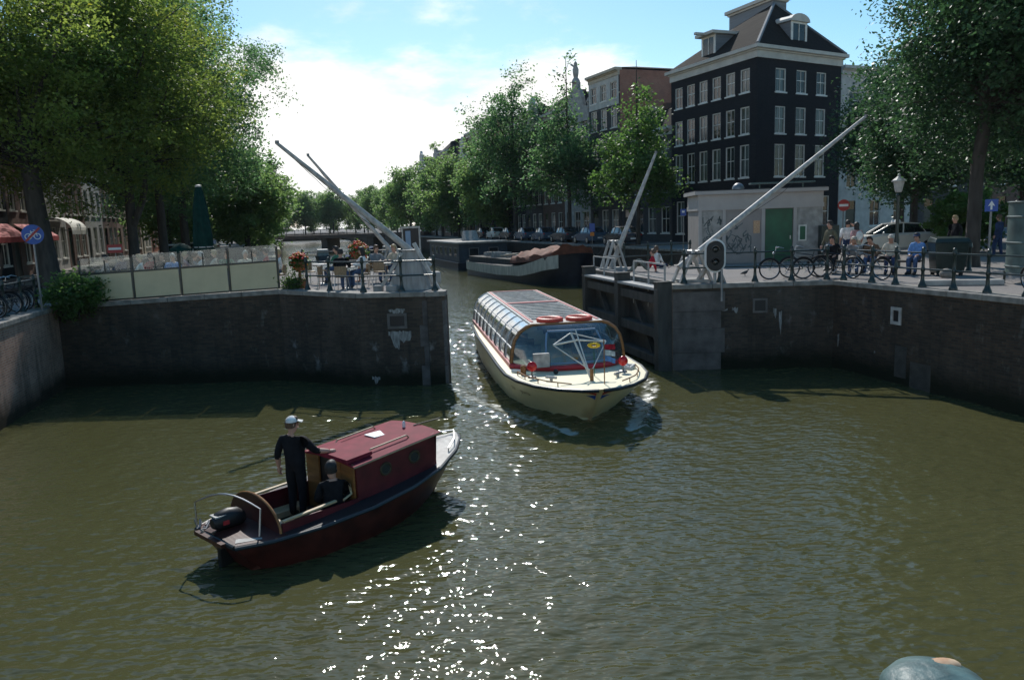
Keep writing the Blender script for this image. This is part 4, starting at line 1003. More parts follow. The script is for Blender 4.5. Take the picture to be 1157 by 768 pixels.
# ---- the dark corner house behind the kiosk
A_, B_, C_ = Vector((17.75, 56.5, 0)), Vector((13.75, 66.1, 0)), Vector((25.7, 61.4, 0))
dl = (B_-A_); LLn = dl.length; dl.normalize(); dr = (C_-A_); LRn = dr.length; dr.normalize()
DH = thing('corner_house', 'tall near black brick corner house with white windows and a hipped tile roof', 'house', (A_.x, A_.y, ZR))
rzl, rzr = rz_of(-dl), rz_of(dr)
Bl = B_-A_; top = 13.1
rowsD = [(4.75, 2.3), (7.8, 1.9), (10.7, 1.62)]
def cols(n, Lw, ww, m0, m1): return [m0+(Lw-m0-m1-ww)*i/(n-1) for i in range(n)]
b = MB(); ops = []; wl = []
for x in cols(6, LLn, 1.02, .55, .75):
    for z, hh in rowsD: ops.append((x, x+1.02, z, z+hh)); wl.append((x, z, hh))
for x in cols(5, LLn, 1.1, .7, .9): ops.append((x, x+1.1, .7, 3.3)); wl.append((x, .7, 2.6))
facade(b, LLn, top, ops, 0, rzl, (Bl.x, Bl.y))
ops2 = []; wr = []
for x in cols(3, LRn, 1.12, 1.95, 1.75):
    for z, hh in rowsD: ops2.append((x, x+1.12, z, z+hh)); wr.append((x, z, hh))
for x in (1.4, 4.2, 7.0): ops2.append((x, x+1.3, .7, 3.3)); wr.append((x, .7, 2.6))
facade(b, LRn, top, ops2, 0, rzr, (0, 0))
Cr = C_-A_; Dr = Bl+Cr
b.add([(Cr.x, Cr.y, 0), (Dr.x, Dr.y, 0), (Dr.x, Dr.y, top), (Cr.x, Cr.y, top)], [(0, 1, 2, 3)]); b.add([(Bl.x, Bl.y, 0), (Dr.x, Dr.y, 0), (Dr.x, Dr.y, top), (Bl.x, Bl.y, top)], [(0, 3, 2, 1)])
b.build('wall', M['brick_dark'], DH, fix=False)
for x, z, hh in wl: add_window(DH, x, z, 1.1 if hh == 2.6 else 1.02, hh, 'wm', .02, rzl, (Bl.x, Bl.y))
for x, z, hh in wr: add_window(DH, x, z, 1.3 if hh == 2.6 else 1.12, hh, 'wm', .02, rzr, (0, 0))
def off(p, k):                                            # corner list pushed outwards
    return p
ctr = (Bl+Cr)/2
quad = [Bl, Vector((0, 0, 0)), Cr, Dr]
def grow(k): return [q+(q-ctr).normalized()*k for q in quad]
b = MB()
for k, z0, z1 in ((.13, top-.2, top+.28), (.28, top+.281, top+.4), (.55, top+.401, top+.64)):
    q = grow(k); b.loft([[(p.x, p.y, z) for p in q] for z in (z0, z1)])
b.build('cornice', M['cornice'], DH)
q = grow(.35); ap0 = Vector((20.85, 62.4, 0))-A_; ap1 = Vector((20.3, 66.2, 0))-A_
zr0 = top+.64; zap = 17.9
b = MB(); b.add([(p.x, p.y, zr0) for p in q]+[(ap0.x, ap0.y, zap), (ap1.x, ap1.y, zap)], [(1, 2, 4), (0, 1, 4, 5), (3, 0, 5), (2, 3, 5, 4)]); rf = b.build('roof', M['roof_tile'], DH, fix=False)
b = MB(); b.tube([(q[1].x, q[1].y, zr0+.03), (ap0.x, ap0.y, zap+.03)], .13, 6); b.tube([(q[2].x, q[2].y, zr0+.02), (ap0.x, ap0.y, zap+.02)], .1, 6); b.build('hip_tiles', M['dull_clay'] if 'dull_clay' in M else M['clad_grey'], rf)
K_ = Vector((20.75, 62.3, 0))-A_
b = MB(); b.obox(tuple(K_+dl*2.7+Vector((0, 0, 16.8))+dr*.7), tuple(K_+dl*2.7+Vector((0, 0, 18.75))+dr*.7), 4.9, 1.4, tuple(dr)) ; 
def obb(b, o, u, v, lu, lv, z0, z1): b.loft([[tuple(o+Vector((0, 0, z))), tuple(o+u*lu+Vector((0, 0, z))), tuple(o+u*lu+v*lv+Vector((0, 0, z))), tuple(o+v*lv+Vector((0, 0, z)))] for z in (z0, z1)])
b = MB(); obb(b, K_, dl, dr, 5.2, 1.5, 14.2, 18.25); lantern = b.build('roof_box', M['clad_grey'], rf)
b = MB(); obb(b, K_-dl*.3-dr*.3, dl, dr, 5.8, 2.1, 18.251, 18.5); obb(b, K_-dl*.12-dr*.12, dl, dr, 5.44, 1.74, 18.1, 18.25); b.build('roof_box_cap', M['cornice'], lantern)
def dormer(along, base, nrm, w, z0, h, rounded):
    u = along; n = -nrm                                   # n points outwards
    b = MB(); o = base-u*(w/2); obb(b, o, u, -n, w, 2.6, z0, z0+h); d = b.build('dormer', M['clad_grey'], rf)
    b = MB(); obb(b, o+n*.06, u, -n, .2, .12, z0, z0+h); obb(b, o+u*(w-.2)+n*.06, u, -n, .2, .12, z0, z0+h); obb(b, o+n*.06+u*.2, u, -n, w-.4, .12, z0, z0+.12); obb(b, o+n*.06+u*.2, u, -n, w-.4, .12, z0+h-.15, z0+h)
    obb(b, o+n*.05+u*(w/2-.03), u, -n, .06, .1, z0+.12, z0+h-.15); b.build('dormer_frame', M['white_paint'], d)
    b = MB(); obb(b, o+n*.02+u*.2, u, -n, w-.4, .012, z0+.12, z0+h-.15); b.build('pane', M['pane'], d)
    b = MB()
    if rounded:
        r0 = [o+u*(w/2-w*.6*math.cos(a*math.pi/10))+Vector((0, 0, z0+h+w*.32*math.sin(a*math.pi/10))) for a in range(11)]
        b.loft([[tuple(p+n*.2) for p in r0], [tuple(p-n*2.2) for p in r0]])
    else:
        obb(b, o-u*.25+n*.5, u, -n, w+.5, 3.0, z0+h, z0+h+.22); obb(b, o+u*(w/2-.12)+n*1.3, u, -n, .24, .8, z0+h+.02, z0+h+.2)
    b.build('dormer_cap', M['cornice'], d, fix=True)
nl = Vector((dl.y, -dl.x, 0)); nl = nl if nl.dot(Vector((1, 0, 0))) > 0 else -nl     # inward normals
nr_ = Vector((-dr.y, dr.x, 0)); nr_ = nr_ if nr_.dot(Vector((0, 1, 0))) > 0 else -nr_
dormer(dl, dl*6.1+nl*.5, nl, 1.7, 13.7, 1.95, False)
dormer(dr, dr*4.9+nr_*.45, nr_, 1.75, 13.6, 2.2, True)
b = MB(); b.lathe([(.09, 0), (.09, 2.4)], tuple(nl*-.2+Vector((-.1, -.1, top-2.7))), 8); b.build('down_pipe', M['black'], DH) if False else None
b = MB(); obb(b, dr*1.2-nr_*.9, dr, nr_, 3.8, .9, 3.6, 3.72); b.build('awning_board', M['teal_iron'], DH)

# ---- right canal front beyond it
rzR = rz_of(-dl)
def on_front(L): p = A_+dl*L; return p
E1, E0 = on_front(28.4), on_front(18.7)
rows4 = [(4.2, 2.2), (7.4, 2.1), (10.5, 1.9)]
H1 = house('dark canal house with a pale attic storey and bare red brick side wall', (on_front(24.4).x, on_front(24.4).y, ZR), rzR, 5.7, 11, 15.6, 3, rows4+[(13.1, 1.5)], 'brick_grey', trim='plaster_cream', rise=.25)
b = MB(); b.bx(5.705, 5.74, .1, 11, 8.2, 15.55); b.build('side_wall', M['brick_red'], H1)
b = MB(); b.bx(5.741, 5.76, 3.2, 9.6, 8.0, 12.3); b.build('plaster_patch', M['plaster_cream'], H1)
b = MB(); b.bx(5.761, 5.86, 7.2, 7.5, 8.0, 14.2); b.build('flue', M['dirty_white'], H1)
b = MB(); b.bx(-.02, 5.72, -.03, .0, 12.4, 15.0)
facade_band = MB(); facade(facade_band, 5.7, 15.1, [(5.7*(c+.5)/3-.575, 5.7*(c+.5)/3+.575, 13.1, 14.6) for c in range(3)], -.03, z0=12.5, dep=.05); facade_band.build('attic_facing', M['plaster_white'], H1, fix=False)
H2 = house('grey stone house with a tall ornate gable crowned by a statue', (on_front(30.2).x, on_front(30.2).y, ZR), rzR, 5.7, 11, 12.0, 3, [(4.2, 2.2), (7.4, 2.0), (10.4, 1.7)], 'stone_grey', gable='statue', trim='stone_grey')
H0 = house('low dark house squeezed between the black corner house and the red side wall', (on_front(18.5).x, on_front(18.5).y, ZR), rzR, 8.2, 9, 9.4, 4, [(4.2, 1.9), (6.9, 1.5)], 'brick_grey', trim='plaster_white')
defs = [  # y of the near end, width, height, cols, wall, gable, label
    (6.6, 13.6, 3, 'brick_brown', 'cornice', 'brown brick house next beyond the statue gable'),
    (6.2, 12.6, 3, 'brick_grey', 'neck', 'dark neck gabled house behind the tall canal trees'),
    (7.4, 14.0, 4, 'brick_dark', 'cornice', 'wide black house with white windows behind the tall canal trees'),
    (6.0, 12.8, 3, 'brick_red', 'step', 'red step gabled house behind the right bank trees'),
    (7.0, 13.4, 3, 'brick_grey', 'cornice', 'grey house with a cornice half hidden by right bank trees'),
    (7.6, 15.6, 3, 'brick_brown', 'cornice', 'taller dark brown block rising above the trees left of the poplars'),
    (6.4, 12.0, 3, 'plaster_cream', 'neck', 'pale neck gabled house among the far right bank trees'),
    (7.2, 12.6, 3, 'brick_dark', 'spout', 'dark spout gabled house among the far right bank trees'),
    (6.6, 14.6, 3, 'brick_rose', 'cornice', 'rosy house with a long flat roofline above the far trees'),
    (6.8, 13.0, 3, 'stone_grey', 'step', 'grey stepped gable above the far trees'),
    (7.0, 12.2, 3, 'brick_brown', 'cornice', 'brown house near the far bend of the canal'),
    (7.0, 13.0, 3, 'brick_grey', 'neck', 'grey neck gabled house at the far bend of the canal')]
p = on_front(30.4)
bend = az(-17)
for w_, h_, n_, wall_, g_, lab in defs:
    p = p+bend*(w_+.06)
    rws = [(4.0, 2.0), (7.0, 1.9)]+([(9.8, 1.6)] if h_ > 12.3 else [])
    house(lab, (p.x, p.y, ZR), rz_of(-bend), w_, 10, h_, n_, rws, wall_, gable=g_, trim='plaster_white' if n_ == 3 else 'cornice')
# white house right of the black one
HW = house('pale plastered house just right of the black corner house', (27.5, 65.6, ZR), R(24), 8.5, 9, 13.6, 3, [(4.0, 1.9), (7.2, 1.7), (10.2, 1.5)], 'plaster_white', gable='cornice', trim='plaster_white', rise=.6)
house('grey fronted shop house behind the silver car', (36.2, 69.6, ZR), R(20), 8, 9, 10.5, 3, [(4.0, 1.9), (7.2, 1.7)], 'brick_grey', gable='cornice')
house('brown brick house behind the big right hand tree', (44.2, 72.4, ZR), R(16), 9, 9, 11.5, 3, [(4.0, 1.9), (7.2, 1.7)], 'brick_brown', gable='step')
house('dark house at the right edge behind the urinal', (53.4, 75.0, ZR), R(12), 10, 9, 11.5, 4, [(4.0, 1.9), (7.2, 1.7)], 'brick_grey', gable='cornice')
# ---- left canal front: faces the water to its right
ldefs = [  # near fronts get darker walls: tree shade put into the colour
    (7.4, 12.0, 3, 'brick_dark', 'cornice', 'dark shaded house cut by the left edge of the view'),
    (6.6, 12.5, 3, 'brick_dark', 'neck', 'dark shaded house at the left edge behind the no cycling sign'),
    (6.0, 12.0, 3, 'brick_brown', 'neck', 'brown house over the red awning behind the leaning trunk'),
    (6.4, 12.8, 3, 'stone_grey', 'cornice', 'sunlit pale house with a white round awning'),
    (5.8, 12.0, 3, 'brick_brown', 'spout', 'brown brick house with white windows right of the white awning'),
    (6.4, 13.4, 3, 'stone_grey', 'cornice', 'whitish house front glimpsed left of the straight tree trunk'),
    (6.0, 12.4, 3, 'brick_brown', 'step', 'brown step gabled house glimpsed between the left trunks'),
    (6.6, 13.0, 3, 'brick_rose', 'cornice', 'rosy house behind the forked tree trunk'),
    (6.0, 12.0, 3, 'brick_brown', 'neck', 'brown neck gabled house behind the closed parasol'),
    (6.6, 13.0, 3, 'plaster_cream', 'cornice', 'pale far house behind the left row of trees'),
    (6.6, 12.5, 3, 'brick_red', 'spout', 'red far house behind the left row of trees'),
    (6.6, 13.0, 3, 'brick_grey', 'cornice', 'grey far house behind the left row of trees')]
p = lb(36, 14.6); p.z = ZL
LH = []
for w_, h_, n_, wall_, g_, lab in ldefs:
    LH.append((house(lab, (p.x, p.y, ZL), rz_of(CD), w_, 10, h_, n_, [(3.9, 2.0), (6.9, 1.9), (9.6, 1.5)], wall_, gable=g_, trim='plaster_white'), w_))
    p = p+CD*(w_+.05)
def awning(hs, x0, x1, z, out, m_, label, curved=False):
    t, w_ = hs; mt = Matrix.Translation(t.location) @ Matrix.Rotation(t.rotation_euler.z, 4, 'Z')
    o = thing('awning', label, 'awning', mt @ Vector((x0, 0, z)), t.rotation_euler.z)
    b = MB(); w = x1-x0
    if curved: prof = [(-.05, .0)]+[(-.05-out*math.sin(a*math.pi/16), -.0-.9*(1-math.cos(a*math.pi/16))) for a in range(1, 9)]
    else: prof = [(-.05, 0), (-out, -.75)]
    b.loft([[(0, y, zz) for y, zz in prof]+[(0, y, zz-.03) for y, zz in prof[::-1]], [(w, y, zz) for y, zz in prof]+[(w, y, zz-.03) for y, zz in prof[::-1]]])
    b.build('canopy', M[m_], o)
    b = MB(); b.bx(0, w, prof[-1][0]-.02, prof[-1][0], prof[-1][1]-.3, prof[-1][1]-.02); b.build('valance', M[m_], o)
    b = MB()
    for x in (.05, w-.05): b.tube([(x, -.05, -.9), (x, prof[-1][0], prof[-1][1])], .02, 6)
    b.build('arm', M['dull_metal'], o)
awning(LH[1], .5, 6.2, 3.1, 1.0, 'awning_red', 'dull red awning at the left edge behind the no cycling sign')
awning(LH[2], .6, 5.6, 3.1, 1.1, 'awning_red', 'bright sunlit red awning right of the leaning trunk')
awning(LH[3], 1.2, 5.4, 3.6, 1.5, 'awning_white', 'white rounded awning on the sunlit pale house', True)
# ---- kiosk on the right pier
kx0, kx1 = Q(789, 290, 35.0), Q(928, 290, 34.6)
KD = (kx1-kx0); KD.z = 0; KL = KD.length
KI = thing('kiosk', 'white flat roofed pump house with a green door and graffiti', 'small building', (kx0.x, kx0.y, ZR), rz_of(KD))
b = MB(); facade(b, KL, 3.0, [(2.92, 4.12, .02, 2.35)], dep=.12)
b.add([(0, 0, 0), (0, 3.0, 0), (0, 3.0, 3.0), (0, 0, 3.0)], [(0, 3, 2, 1)]); b.add([(KL, 0, 0), (KL, 3.0, 0), (KL, 3.0, 3), (KL, 0, 3)], [(0, 1, 2, 3)]); b.add([(0, 3.0, 0), (KL, 3.0, 0), (KL, 3.0, 3), (0, 3.0, 3)], [(0, 1, 2, 3)])
b.build('wall', M['kiosk_wall'] if 'kiosk_wall' in M else M['plaster_white'], KI, fix=False)
b = MB(); b.bx(-.05, KL+.05, -.06, 3.05, 2.36, 2.55); b.bx(-.02, KL+.02, -.04, 3.02, 2.551, 3.05); b.bx(-.18, KL+.18, -.2, 3.2, 3.051, 3.2); b.build('fascia', M['kiosk_white'], KI)
b = MB(); b.bx(-.15, KL+.15, -.17, 3.17, 3.201, 3.24); b.build('roof', M['roof_dark'], KI)
b = MB(); b.bx(2.93, 4.11, .06, .11, .02, 2.34); d = b.build('door', M['green_door'], KI); b = MB(); b.bx(4.0, 4.04, .02, .06, 1.0, 1.15); b.build('handle', M['steel'], d)
b = MB()
for x in (0, 1.05, 2.75, 4.13): b.bx(x, x+.14, -.045, .0, 0, 2.359)
b.build('pilaster', M['kiosk_white'], KI)
b = MB(); b.bx(.145, 1.045, -.02, 0, .0, 2.355); b.build('grey_panel', M['concrete'], KI); b = MB(); b.bx(4.275, KL, -.02, 0, 0, 2.355); b.build('grey_panel', M['concrete'], KI)
b = MB(); b.bx(2.4, 2.68, -.03, 0, 1.3, 1.85); b.build('vent_grille', M['rust'], KI)
b = MB(); b.bx(4.35, 4.7, -.05, -.021, .9, 1.6); f = b.build('window', M['white_paint'], KI); b = MB(); b.bx(4.41, 4.64, -.06, -.051, .96, 1.54); b.build('pane', M['green_door'], f)
b = MB(); b.bx(5.2, 5.95, -.5, -.022, 0, 1.55); b.build('cabinet', M['green_iron'], KI, bevel=.02)
M['graffiti'] = mat('graffiti', (.09,.11,.11), .7, var=.4, scale=4)
b = MB(); rr = random.Random(12)                           # scrawled tags, sprayed lines
def scrawl(x0, x1, z0, z1, n, yy):
    for _ in range(n):
        p0 = Vector((rr.uniform(x0, x1), yy, rr.uniform(z0, z1))); pts = [p0]
        for k in range(6): q_ = pts[-1]+Vector((rr.uniform(-.22, .22), 0, rr.uniform(-.28, .28))); pts.append(Vector((min(max(q_.x, x0), x1), yy, min(max(q_.z, z0), z1))))
        w_ = rr.uniform(.012, .03)
        for i in range(6):
            d_ = (pts[i+1]-pts[i]); 
            if d_.length < .02: continue
            nn = Vector((-d_.z, 0, d_.x)).normalized()*w_
            b.add([pts[i]-nn, pts[i+1]-nn, pts[i+1]+nn, pts[i]+nn], [(0, 1, 2, 3)])
scrawl(.2, 1.0, .5, 2.1, 22, -.0235); b.build('graffiti', M['graffiti'], KI, fix=False); b = MB(); scrawl(1.25, 2.3, .4, 2.0, 15, -.004)
b.build('graffiti', M['graffiti'], KI, fix=False)
b = MB(); b.bx(2.4, 5.2, .5, 1.0, 3.45, 3.52); b.bx(2.8, 2.85, .7, .75, 3.24, 3.45); b.bx(4.7, 4.75, .7, .75, 3.24, 3.45); b.build('roof_lamp', M['teal_iron'], KI)
b = MB(); b.ell((1.9, .8, 3.25), .28, .28, .3, 12, 6, 0, 1); b.build('roof_vent', M['dull_metal'], KI, smooth=True)

# ---- distant bridge
BA, BB = lb(158, .5), rb(152, .5)
BRG = thing('road_bridge', 'low distant bridge across the far canal', 'bridge', (BA.x, BA.y, 0), rz_of(BB-BA))
Lb_ = (BB-BA).length
b = MB(); b.bx(-1, Lb_+1, 0, 7, 2.9, 3.6); b.build('deck', M['brick_brown'], BRG)
b = MB()
for x in (Lb_*.33, Lb_*.66): b = MB(); b.bx(x-.6, x+.6, .3, 6.7, -1, 2.9); b.build('pier', M['brick_brown'], BRG)
b = MB(); n_ = 16
for i in range(n_+1): x = Lb_*i/n_; b.bx(x-.05, x+.05, .1, .2, 3.6, 4.6)
b.bx(0, Lb_, .1, .2, 4.601, 4.68); b.bx(0, Lb_, .12, .18, 4.05, 4.12); b.build('railing', M['green_iron'], BRG)

# ================================================================ trees
def tree_meshes(seed, trunk, lobes, ncl, lpc, lsz, csz, bark, leaf, limbs=14, lr=.09, droop=.0, flat=.75, shell=.45, extra=()):
    rg = np.random.RandomState(seed); r = random.Random(seed)
    b = MB(); tp = [Vector(t[:3]) for t in trunk]; b.tube(tp, [t[3] for t in trunk], 10)
    for e in extra: b.tube([Vector(q[:3]) for q in e], [q[3] for q in e], 8)
    vols = np.array([l[3]*l[4]*l[5] for l in lobes]); pr = vols/vols.sum()
    li = rg.choice(len(lobes), ncl, p=pr)
    dirs = rg.normal(size=(ncl, 3)); dirs /= np.linalg.norm(dirs, axis=1)[:, None]
    rad = rg.rand(ncl)**shell
    Lc = np.array([l[:3] for l in lobes]); Lr = np.array([l[3:6] for l in lobes])
    C = Lc[li]+dirs*rad[:, None]*Lr[li]
    C += rg.normal(size=C.shape)*.25*csz
    # limbs: from the trunk out to clumps
    zt0 = tp[-1].z; zs = [p.z for p in tp]
    order = rg.permutation(ncl)[:limbs*4]
    for k, i in enumerate(order):
        c = Vector(C[i]); zz = max(tp[0].z+(tp[-1].z-tp[0].z)*.35, c.z-(abs(c.x-tp[-1].x)+abs(c.y-tp[-1].y))*r.uniform(.55, .9)-.3)
        zz = min(zz, tp[-1].z)
        s = tp[-1]; rad0 = trunk[-1][3]
        for j in range(len(tp)-1):
            if tp[j].z <= zz <= tp[j+1].z: f = (zz-tp[j].z)/max(1e-6, tp[j+1].z-tp[j].z); s = tp[j].lerp(tp[j+1], f); rad0 = trunk[j][3]*(1-f)+trunk[j+1][3]*f; break
        r0 = min(rad0*.7, lr if k < limbs else lr*.45)
        m1 = s.lerp(c, .35)+Vector((r.uniform(-.3, .3), r.uniform(-.3, .3), .35*csz)); m2 = s.lerp(c, .7)+Vector((r.uniform(-.3, .3), r.uniform(-.3, .3), .3*csz))
        b.tube([s, m1, m2, c], [r0, r0*.7, r0*.4, r0*.12], 5, False)
    tm = b.mesh('trunk', M[bark], True)
    # leaves
    n = ncl*lpc; ci = np.repeat(np.arange(ncl), lpc)
    cs = csz*(.6+.8*rg.rand(ncl))
    o = rg.normal(size=(n, 3))*.5; o[:, 2] *= flat
    pos = C[ci]+o*cs[ci][:, None]
    pos[:, 2] -= droop*np.abs(o[:, :2]).sum(1)*cs[ci]
    nrm = rg.normal(size=(n, 3)); nrm[:, 2] = np.abs(nrm[:, 2])+.5; nrm /= np.linalg.norm(nrm, axis=1)[:, None]
    a = rg.normal(size=(n, 3)); a -= nrm*(a*nrm).sum(1)[:, None]; a /= np.linalg.norm(a, axis=1)[:, None]
    bb = np.cross(nrm, a); s = lsz*(.6+.8*rg.rand(n))[:, None]
    a = a*s*.5; bb = bb*s*.3
    V = np.stack([pos-a, pos+bb-a*.1, pos+a, pos-bb-a*.1], 1).reshape(-1, 3)
    me = D.meshes.new('crown'); me.vertices.add(4*n); me.vertices.foreach_set('co', V.ravel())
    me.loops.add(4*n); me.loops.foreach_set('vertex_index', np.arange(4*n, dtype=np.int32))
    me.polygons.add(n); me.polygons.foreach_set('loop_start', np.arange(0, 4*n, 4, dtype=np.int32)); me.update(calc_edges=True)
    tint = np.clip(.55*rg.rand(ncl)[ci]+.45*rg.rand(n), 0, 1)
    at = me.attributes.new('tint', 'FLOAT', 'POINT'); at.data.foreach_set('value', np.repeat(tint, 4).astype(np.float32))
    me.materials.append(M[leaf]); return tm, me
def put_tree(meshes, label, loc, rz=0, sc=1, group=None, name='tree'):
    t = thing(name, label, 'tree', loc, rz, group); t.scale = (sc, sc, sc)
    obj('trunk', meshes[0], t); obj('crown', meshes[1], t); return t
def broad(seed, H, Rr, th=.35, tr=.3, leaf='leaf_elm', ncl=650, lpc=60, lsz=.26, csz=1.0, lean=(0, 0), nl=9, base=None, cone=False, vert=False, **kw):
    r = random.Random(seed); cz0 = base if base is not None else H*th
    lob = []
    for i in range(nl):
        a = i*2.4+r.uniform(-.4, .4); f = (i+.5)/nl; z = cz0+(H-cz0)*(.12+.76*f); w = math.sin(math.pi*(.18+.72*f)) if not cone else (1.0-.92*f**.8)*(.75 if f < .1 else 1)
        rr_ = Rr*w; q = rr_*.55; lob.append((lean[0]*z/H+q*math.cos(a), lean[1]*z/H+q*math.sin(a), z, rr_*.62*r.uniform(.8, 1.2), rr_*.62*r.uniform(.8, 1.2), (H-cz0)*.2*r.uniform(.8, 1.25)*(max(.25, w) if cone else 1)))
    trunk = [(0, 0, -.1, tr*1.35), (.02, .01, .5, tr*1.05), (lean[0]*.2+.05, lean[1]*.2, H*.2, tr*.9), (lean[0]*.45+r.uniform(-.2, .2), lean[1]*.45, H*.42, tr*.7), (lean[0]*.7, lean[1]*.7, H*.66, tr*.4), (lean[0]*.9, lean[1]*.9, H*.9, tr*.12)]
    if vert: trunk = [(0, 0, -.1, tr*1.4), (.02, .01, .5, tr*1.05), (.05, .02, H*.2, tr*.92), (lean[0]*.12, lean[1]*.12, H*.42, tr*.75), (lean[0]*.4, lean[1]*.4, H*.66, tr*.45), (lean[0]*.75, lean[1]*.75, H*.9, tr*.12)]
    return tree_meshes(seed, trunk, lob, ncl, lpc, lsz, csz, 'bark', leaf, **kw)
# left side
T1 = broad(11, 17.5, 8.0, base=3.6, tr=.45, leaf='leaf_elm', ncl=560, lpc=190, lsz=.17, csz=.95, lean=(-1.6, .5), nl=12, limbs=26, lr=.14)
put_tree(T1, 'large leaning plane tree with a thick grey trunk at the left edge', (-21.3, 36.2, ZL), name='street_tree')
T2 = broad(12, 17.0, 6.4, base=4.8, tr=.27, leaf='leaf_elm', ncl=430, lpc=190, lsz=.17, csz=1.0, nl=12, limbs=30, lr=.15, extra=(((.05, 0, 2.6, .2), (.9, -.3, 4.0, .16), (1.4, -.3, 6.0, .13), (1.9, .2, 10, .06)), ((0, 0, 4.3, .13), (-1.6, -.6, 5.1, .1), (-3.6, -1, 5.6, .05)), ((0, 0, 5.3, .13), (-1.5, -.5, 6.3, .1), (-3.2, -.7, 7.2, .05))))
put_tree(T2, 'yellow green elm with a straight dark trunk behind the terrace', (-20.2, 42.3, ZL), 0, name='street_tree')
T3 = broad(13, 19.0, 6.0, base=4.6, tr=.28, leaf='leaf_lime', ncl=440, lpc=160, lsz=.19, csz=.95, nl=12, limbs=24, lr=.13, droop=.3)
put_tree(T3, 'tall dark green tree with a forked trunk left of the closed parasol', (-21.6, 49.2, ZL), 1, name='street_tree')
T4 = broad(14, 21.8, 7.0, base=2.8, tr=.3, leaf='leaf_lime', ncl=560, lpc=160, lsz=.19, csz=.955, nl=12, limbs=22, lr=.13, droop=.35)
put_tree(T4, 'tall drooping tree behind the closed parasol, top of its row against the sky', (-24.0, 58.5, ZL), 2, name='street_tree')
# far rows share four crowns
F = [broad(20+i, 12.5+i*.8, 5.0, base=1.5, tr=.22, leaf='leaf_far', ncl=420, lpc=42, lsz=.42, csz=1.0, nl=9, limbs=10, lr=.09) for i in range(3)]
F.append(broad(25, 14.5, 3.4, base=1.6, tr=.2, leaf='leaf_far', ncl=260, lpc=42, lsz=.42, csz=.9, nl=9, limbs=8, lr=.08))
gL = 'trees along the left canal bank'
for i, y in enumerate((66, 75, 84, 93, 102, 112, 123, 135, 148, 166, 182, 200, 220, 240, 262)):
    p = lb(y, (2.3 if i < 3 else 3.6)+.6*math.sin(i*2.1)); p.z = ZL
    put_tree(F[i % 3], ['bushy tree of the left bank row, nearest beyond the parasol', 'second bushy tree of the left bank row beyond the parasol'][i] if i < 2 else 'bushy green tree in the left bank row running to the far bridge', p, i*1.3, (.72, .74, .76, .8, .8, .84)[i % 6], gL, 'street_tree')
for i, y in enumerate((68, 79, 90, 104, 120, 140)):
    p = lb(y, 8.6+.6*math.sin(i*3.3)); p.z = ZL
    put_tree(F[(i+1) % 3], 'leafy tree of the inner row between the left houses and the canal', p, i*1.7+.5, (.8, .84, .8, .9)[i % 4], 'inner row of trees on the left quay', 'street_tree')
gR = 'trees along the right canal bank'
TA = broad(31, 15.4, 4.6, base=2.6, tr=.17, leaf='leaf_young', ncl=330, lpc=42, lsz=.26, csz=.75, nl=14, limbs=18, lr=.06, shell=.6, cone=True)
TB_ = broad(32, 19.0, 4.6, cone=True, base=3.0, tr=.2, leaf='leaf_lime', ncl=270, lpc=56, lsz=.28, csz=.85, nl=11, limbs=18, lr=.08)
TC = broad(33, 19.6, 5.6, base=3.2, tr=.3, leaf='leaf_lime', ncl=330, lpc=64, lsz=.3, csz=.95, nl=12, limbs=20, lr=.1)
put_tree(TA, 'young light green poplar with a thin spire in front of the red side wall', (10.1, 61.2, ZR), 0, 1, gR, 'street_tree')
put_tree(TB_, 'slender green tree in front of the statue gable', (5.9, 75.6, ZR), 0, 1, gR, 'street_tree')
put_tree(TC, 'tall full grey green tree with a dark trunk behind the orange tarpaulin', (.9, 92, ZR), 0, 1, gR, 'street_tree')
for i, y in enumerate((104, 113, 123, 133, 144, 155, 167, 180, 195, 212, 232, 255)):
    p = rb(y, 2.1+.8*math.sin(i*1.7)); p.z = ZR
    put_tree(F[(i*2+1) % 4], ['broad tree behind the houseboat, next to the tall grey green tree', 'second broad tree behind the houseboat', 'dark tree behind the white framed board'][i] if i < 3 else 'green tree in the right bank row receding to the far bridge', p, i*1.1, (1.0, .96, .98, 1.06, .98, 1.05, 1.1)[i % 7], gR, 'street_tree')
for i, (x, y) in enumerate(((-78, 262), (-70, 272), (-62, 280), (-88, 270), (-52, 285), (-96, 262), (-82, 285), (-66, 292), (-74, 300), (-58, 300), (-104, 276), (-46, 296), (-92, 296))):
    put_tree(F[i % 3], 'hazy tree closing the far end of the canal', (x, y, ZR), i, 1.15, 'trees at the far end of the canal', 'street_tree')
# right side
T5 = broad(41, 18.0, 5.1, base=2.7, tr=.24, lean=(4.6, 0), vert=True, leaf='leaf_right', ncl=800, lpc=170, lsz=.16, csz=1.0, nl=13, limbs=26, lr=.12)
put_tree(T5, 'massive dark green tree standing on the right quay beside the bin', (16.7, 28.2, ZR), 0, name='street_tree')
T6 = broad(42, 9.6, 3.0, base=2.2, tr=.18, leaf='leaf_right', ncl=300, lpc=120, lsz=.18, csz=.9, nl=10, limbs=18, lr=.09)
put_tree(T6, 'mid sized tree between the white gable and the street lamp', (20.4, 39.5, ZR), 1, name='street_tree')
put_tree(T6, 'tree behind the blue arrow sign at the right edge', (27.5, 41.0, ZR), 3.6, 1.25, name='street_tree')
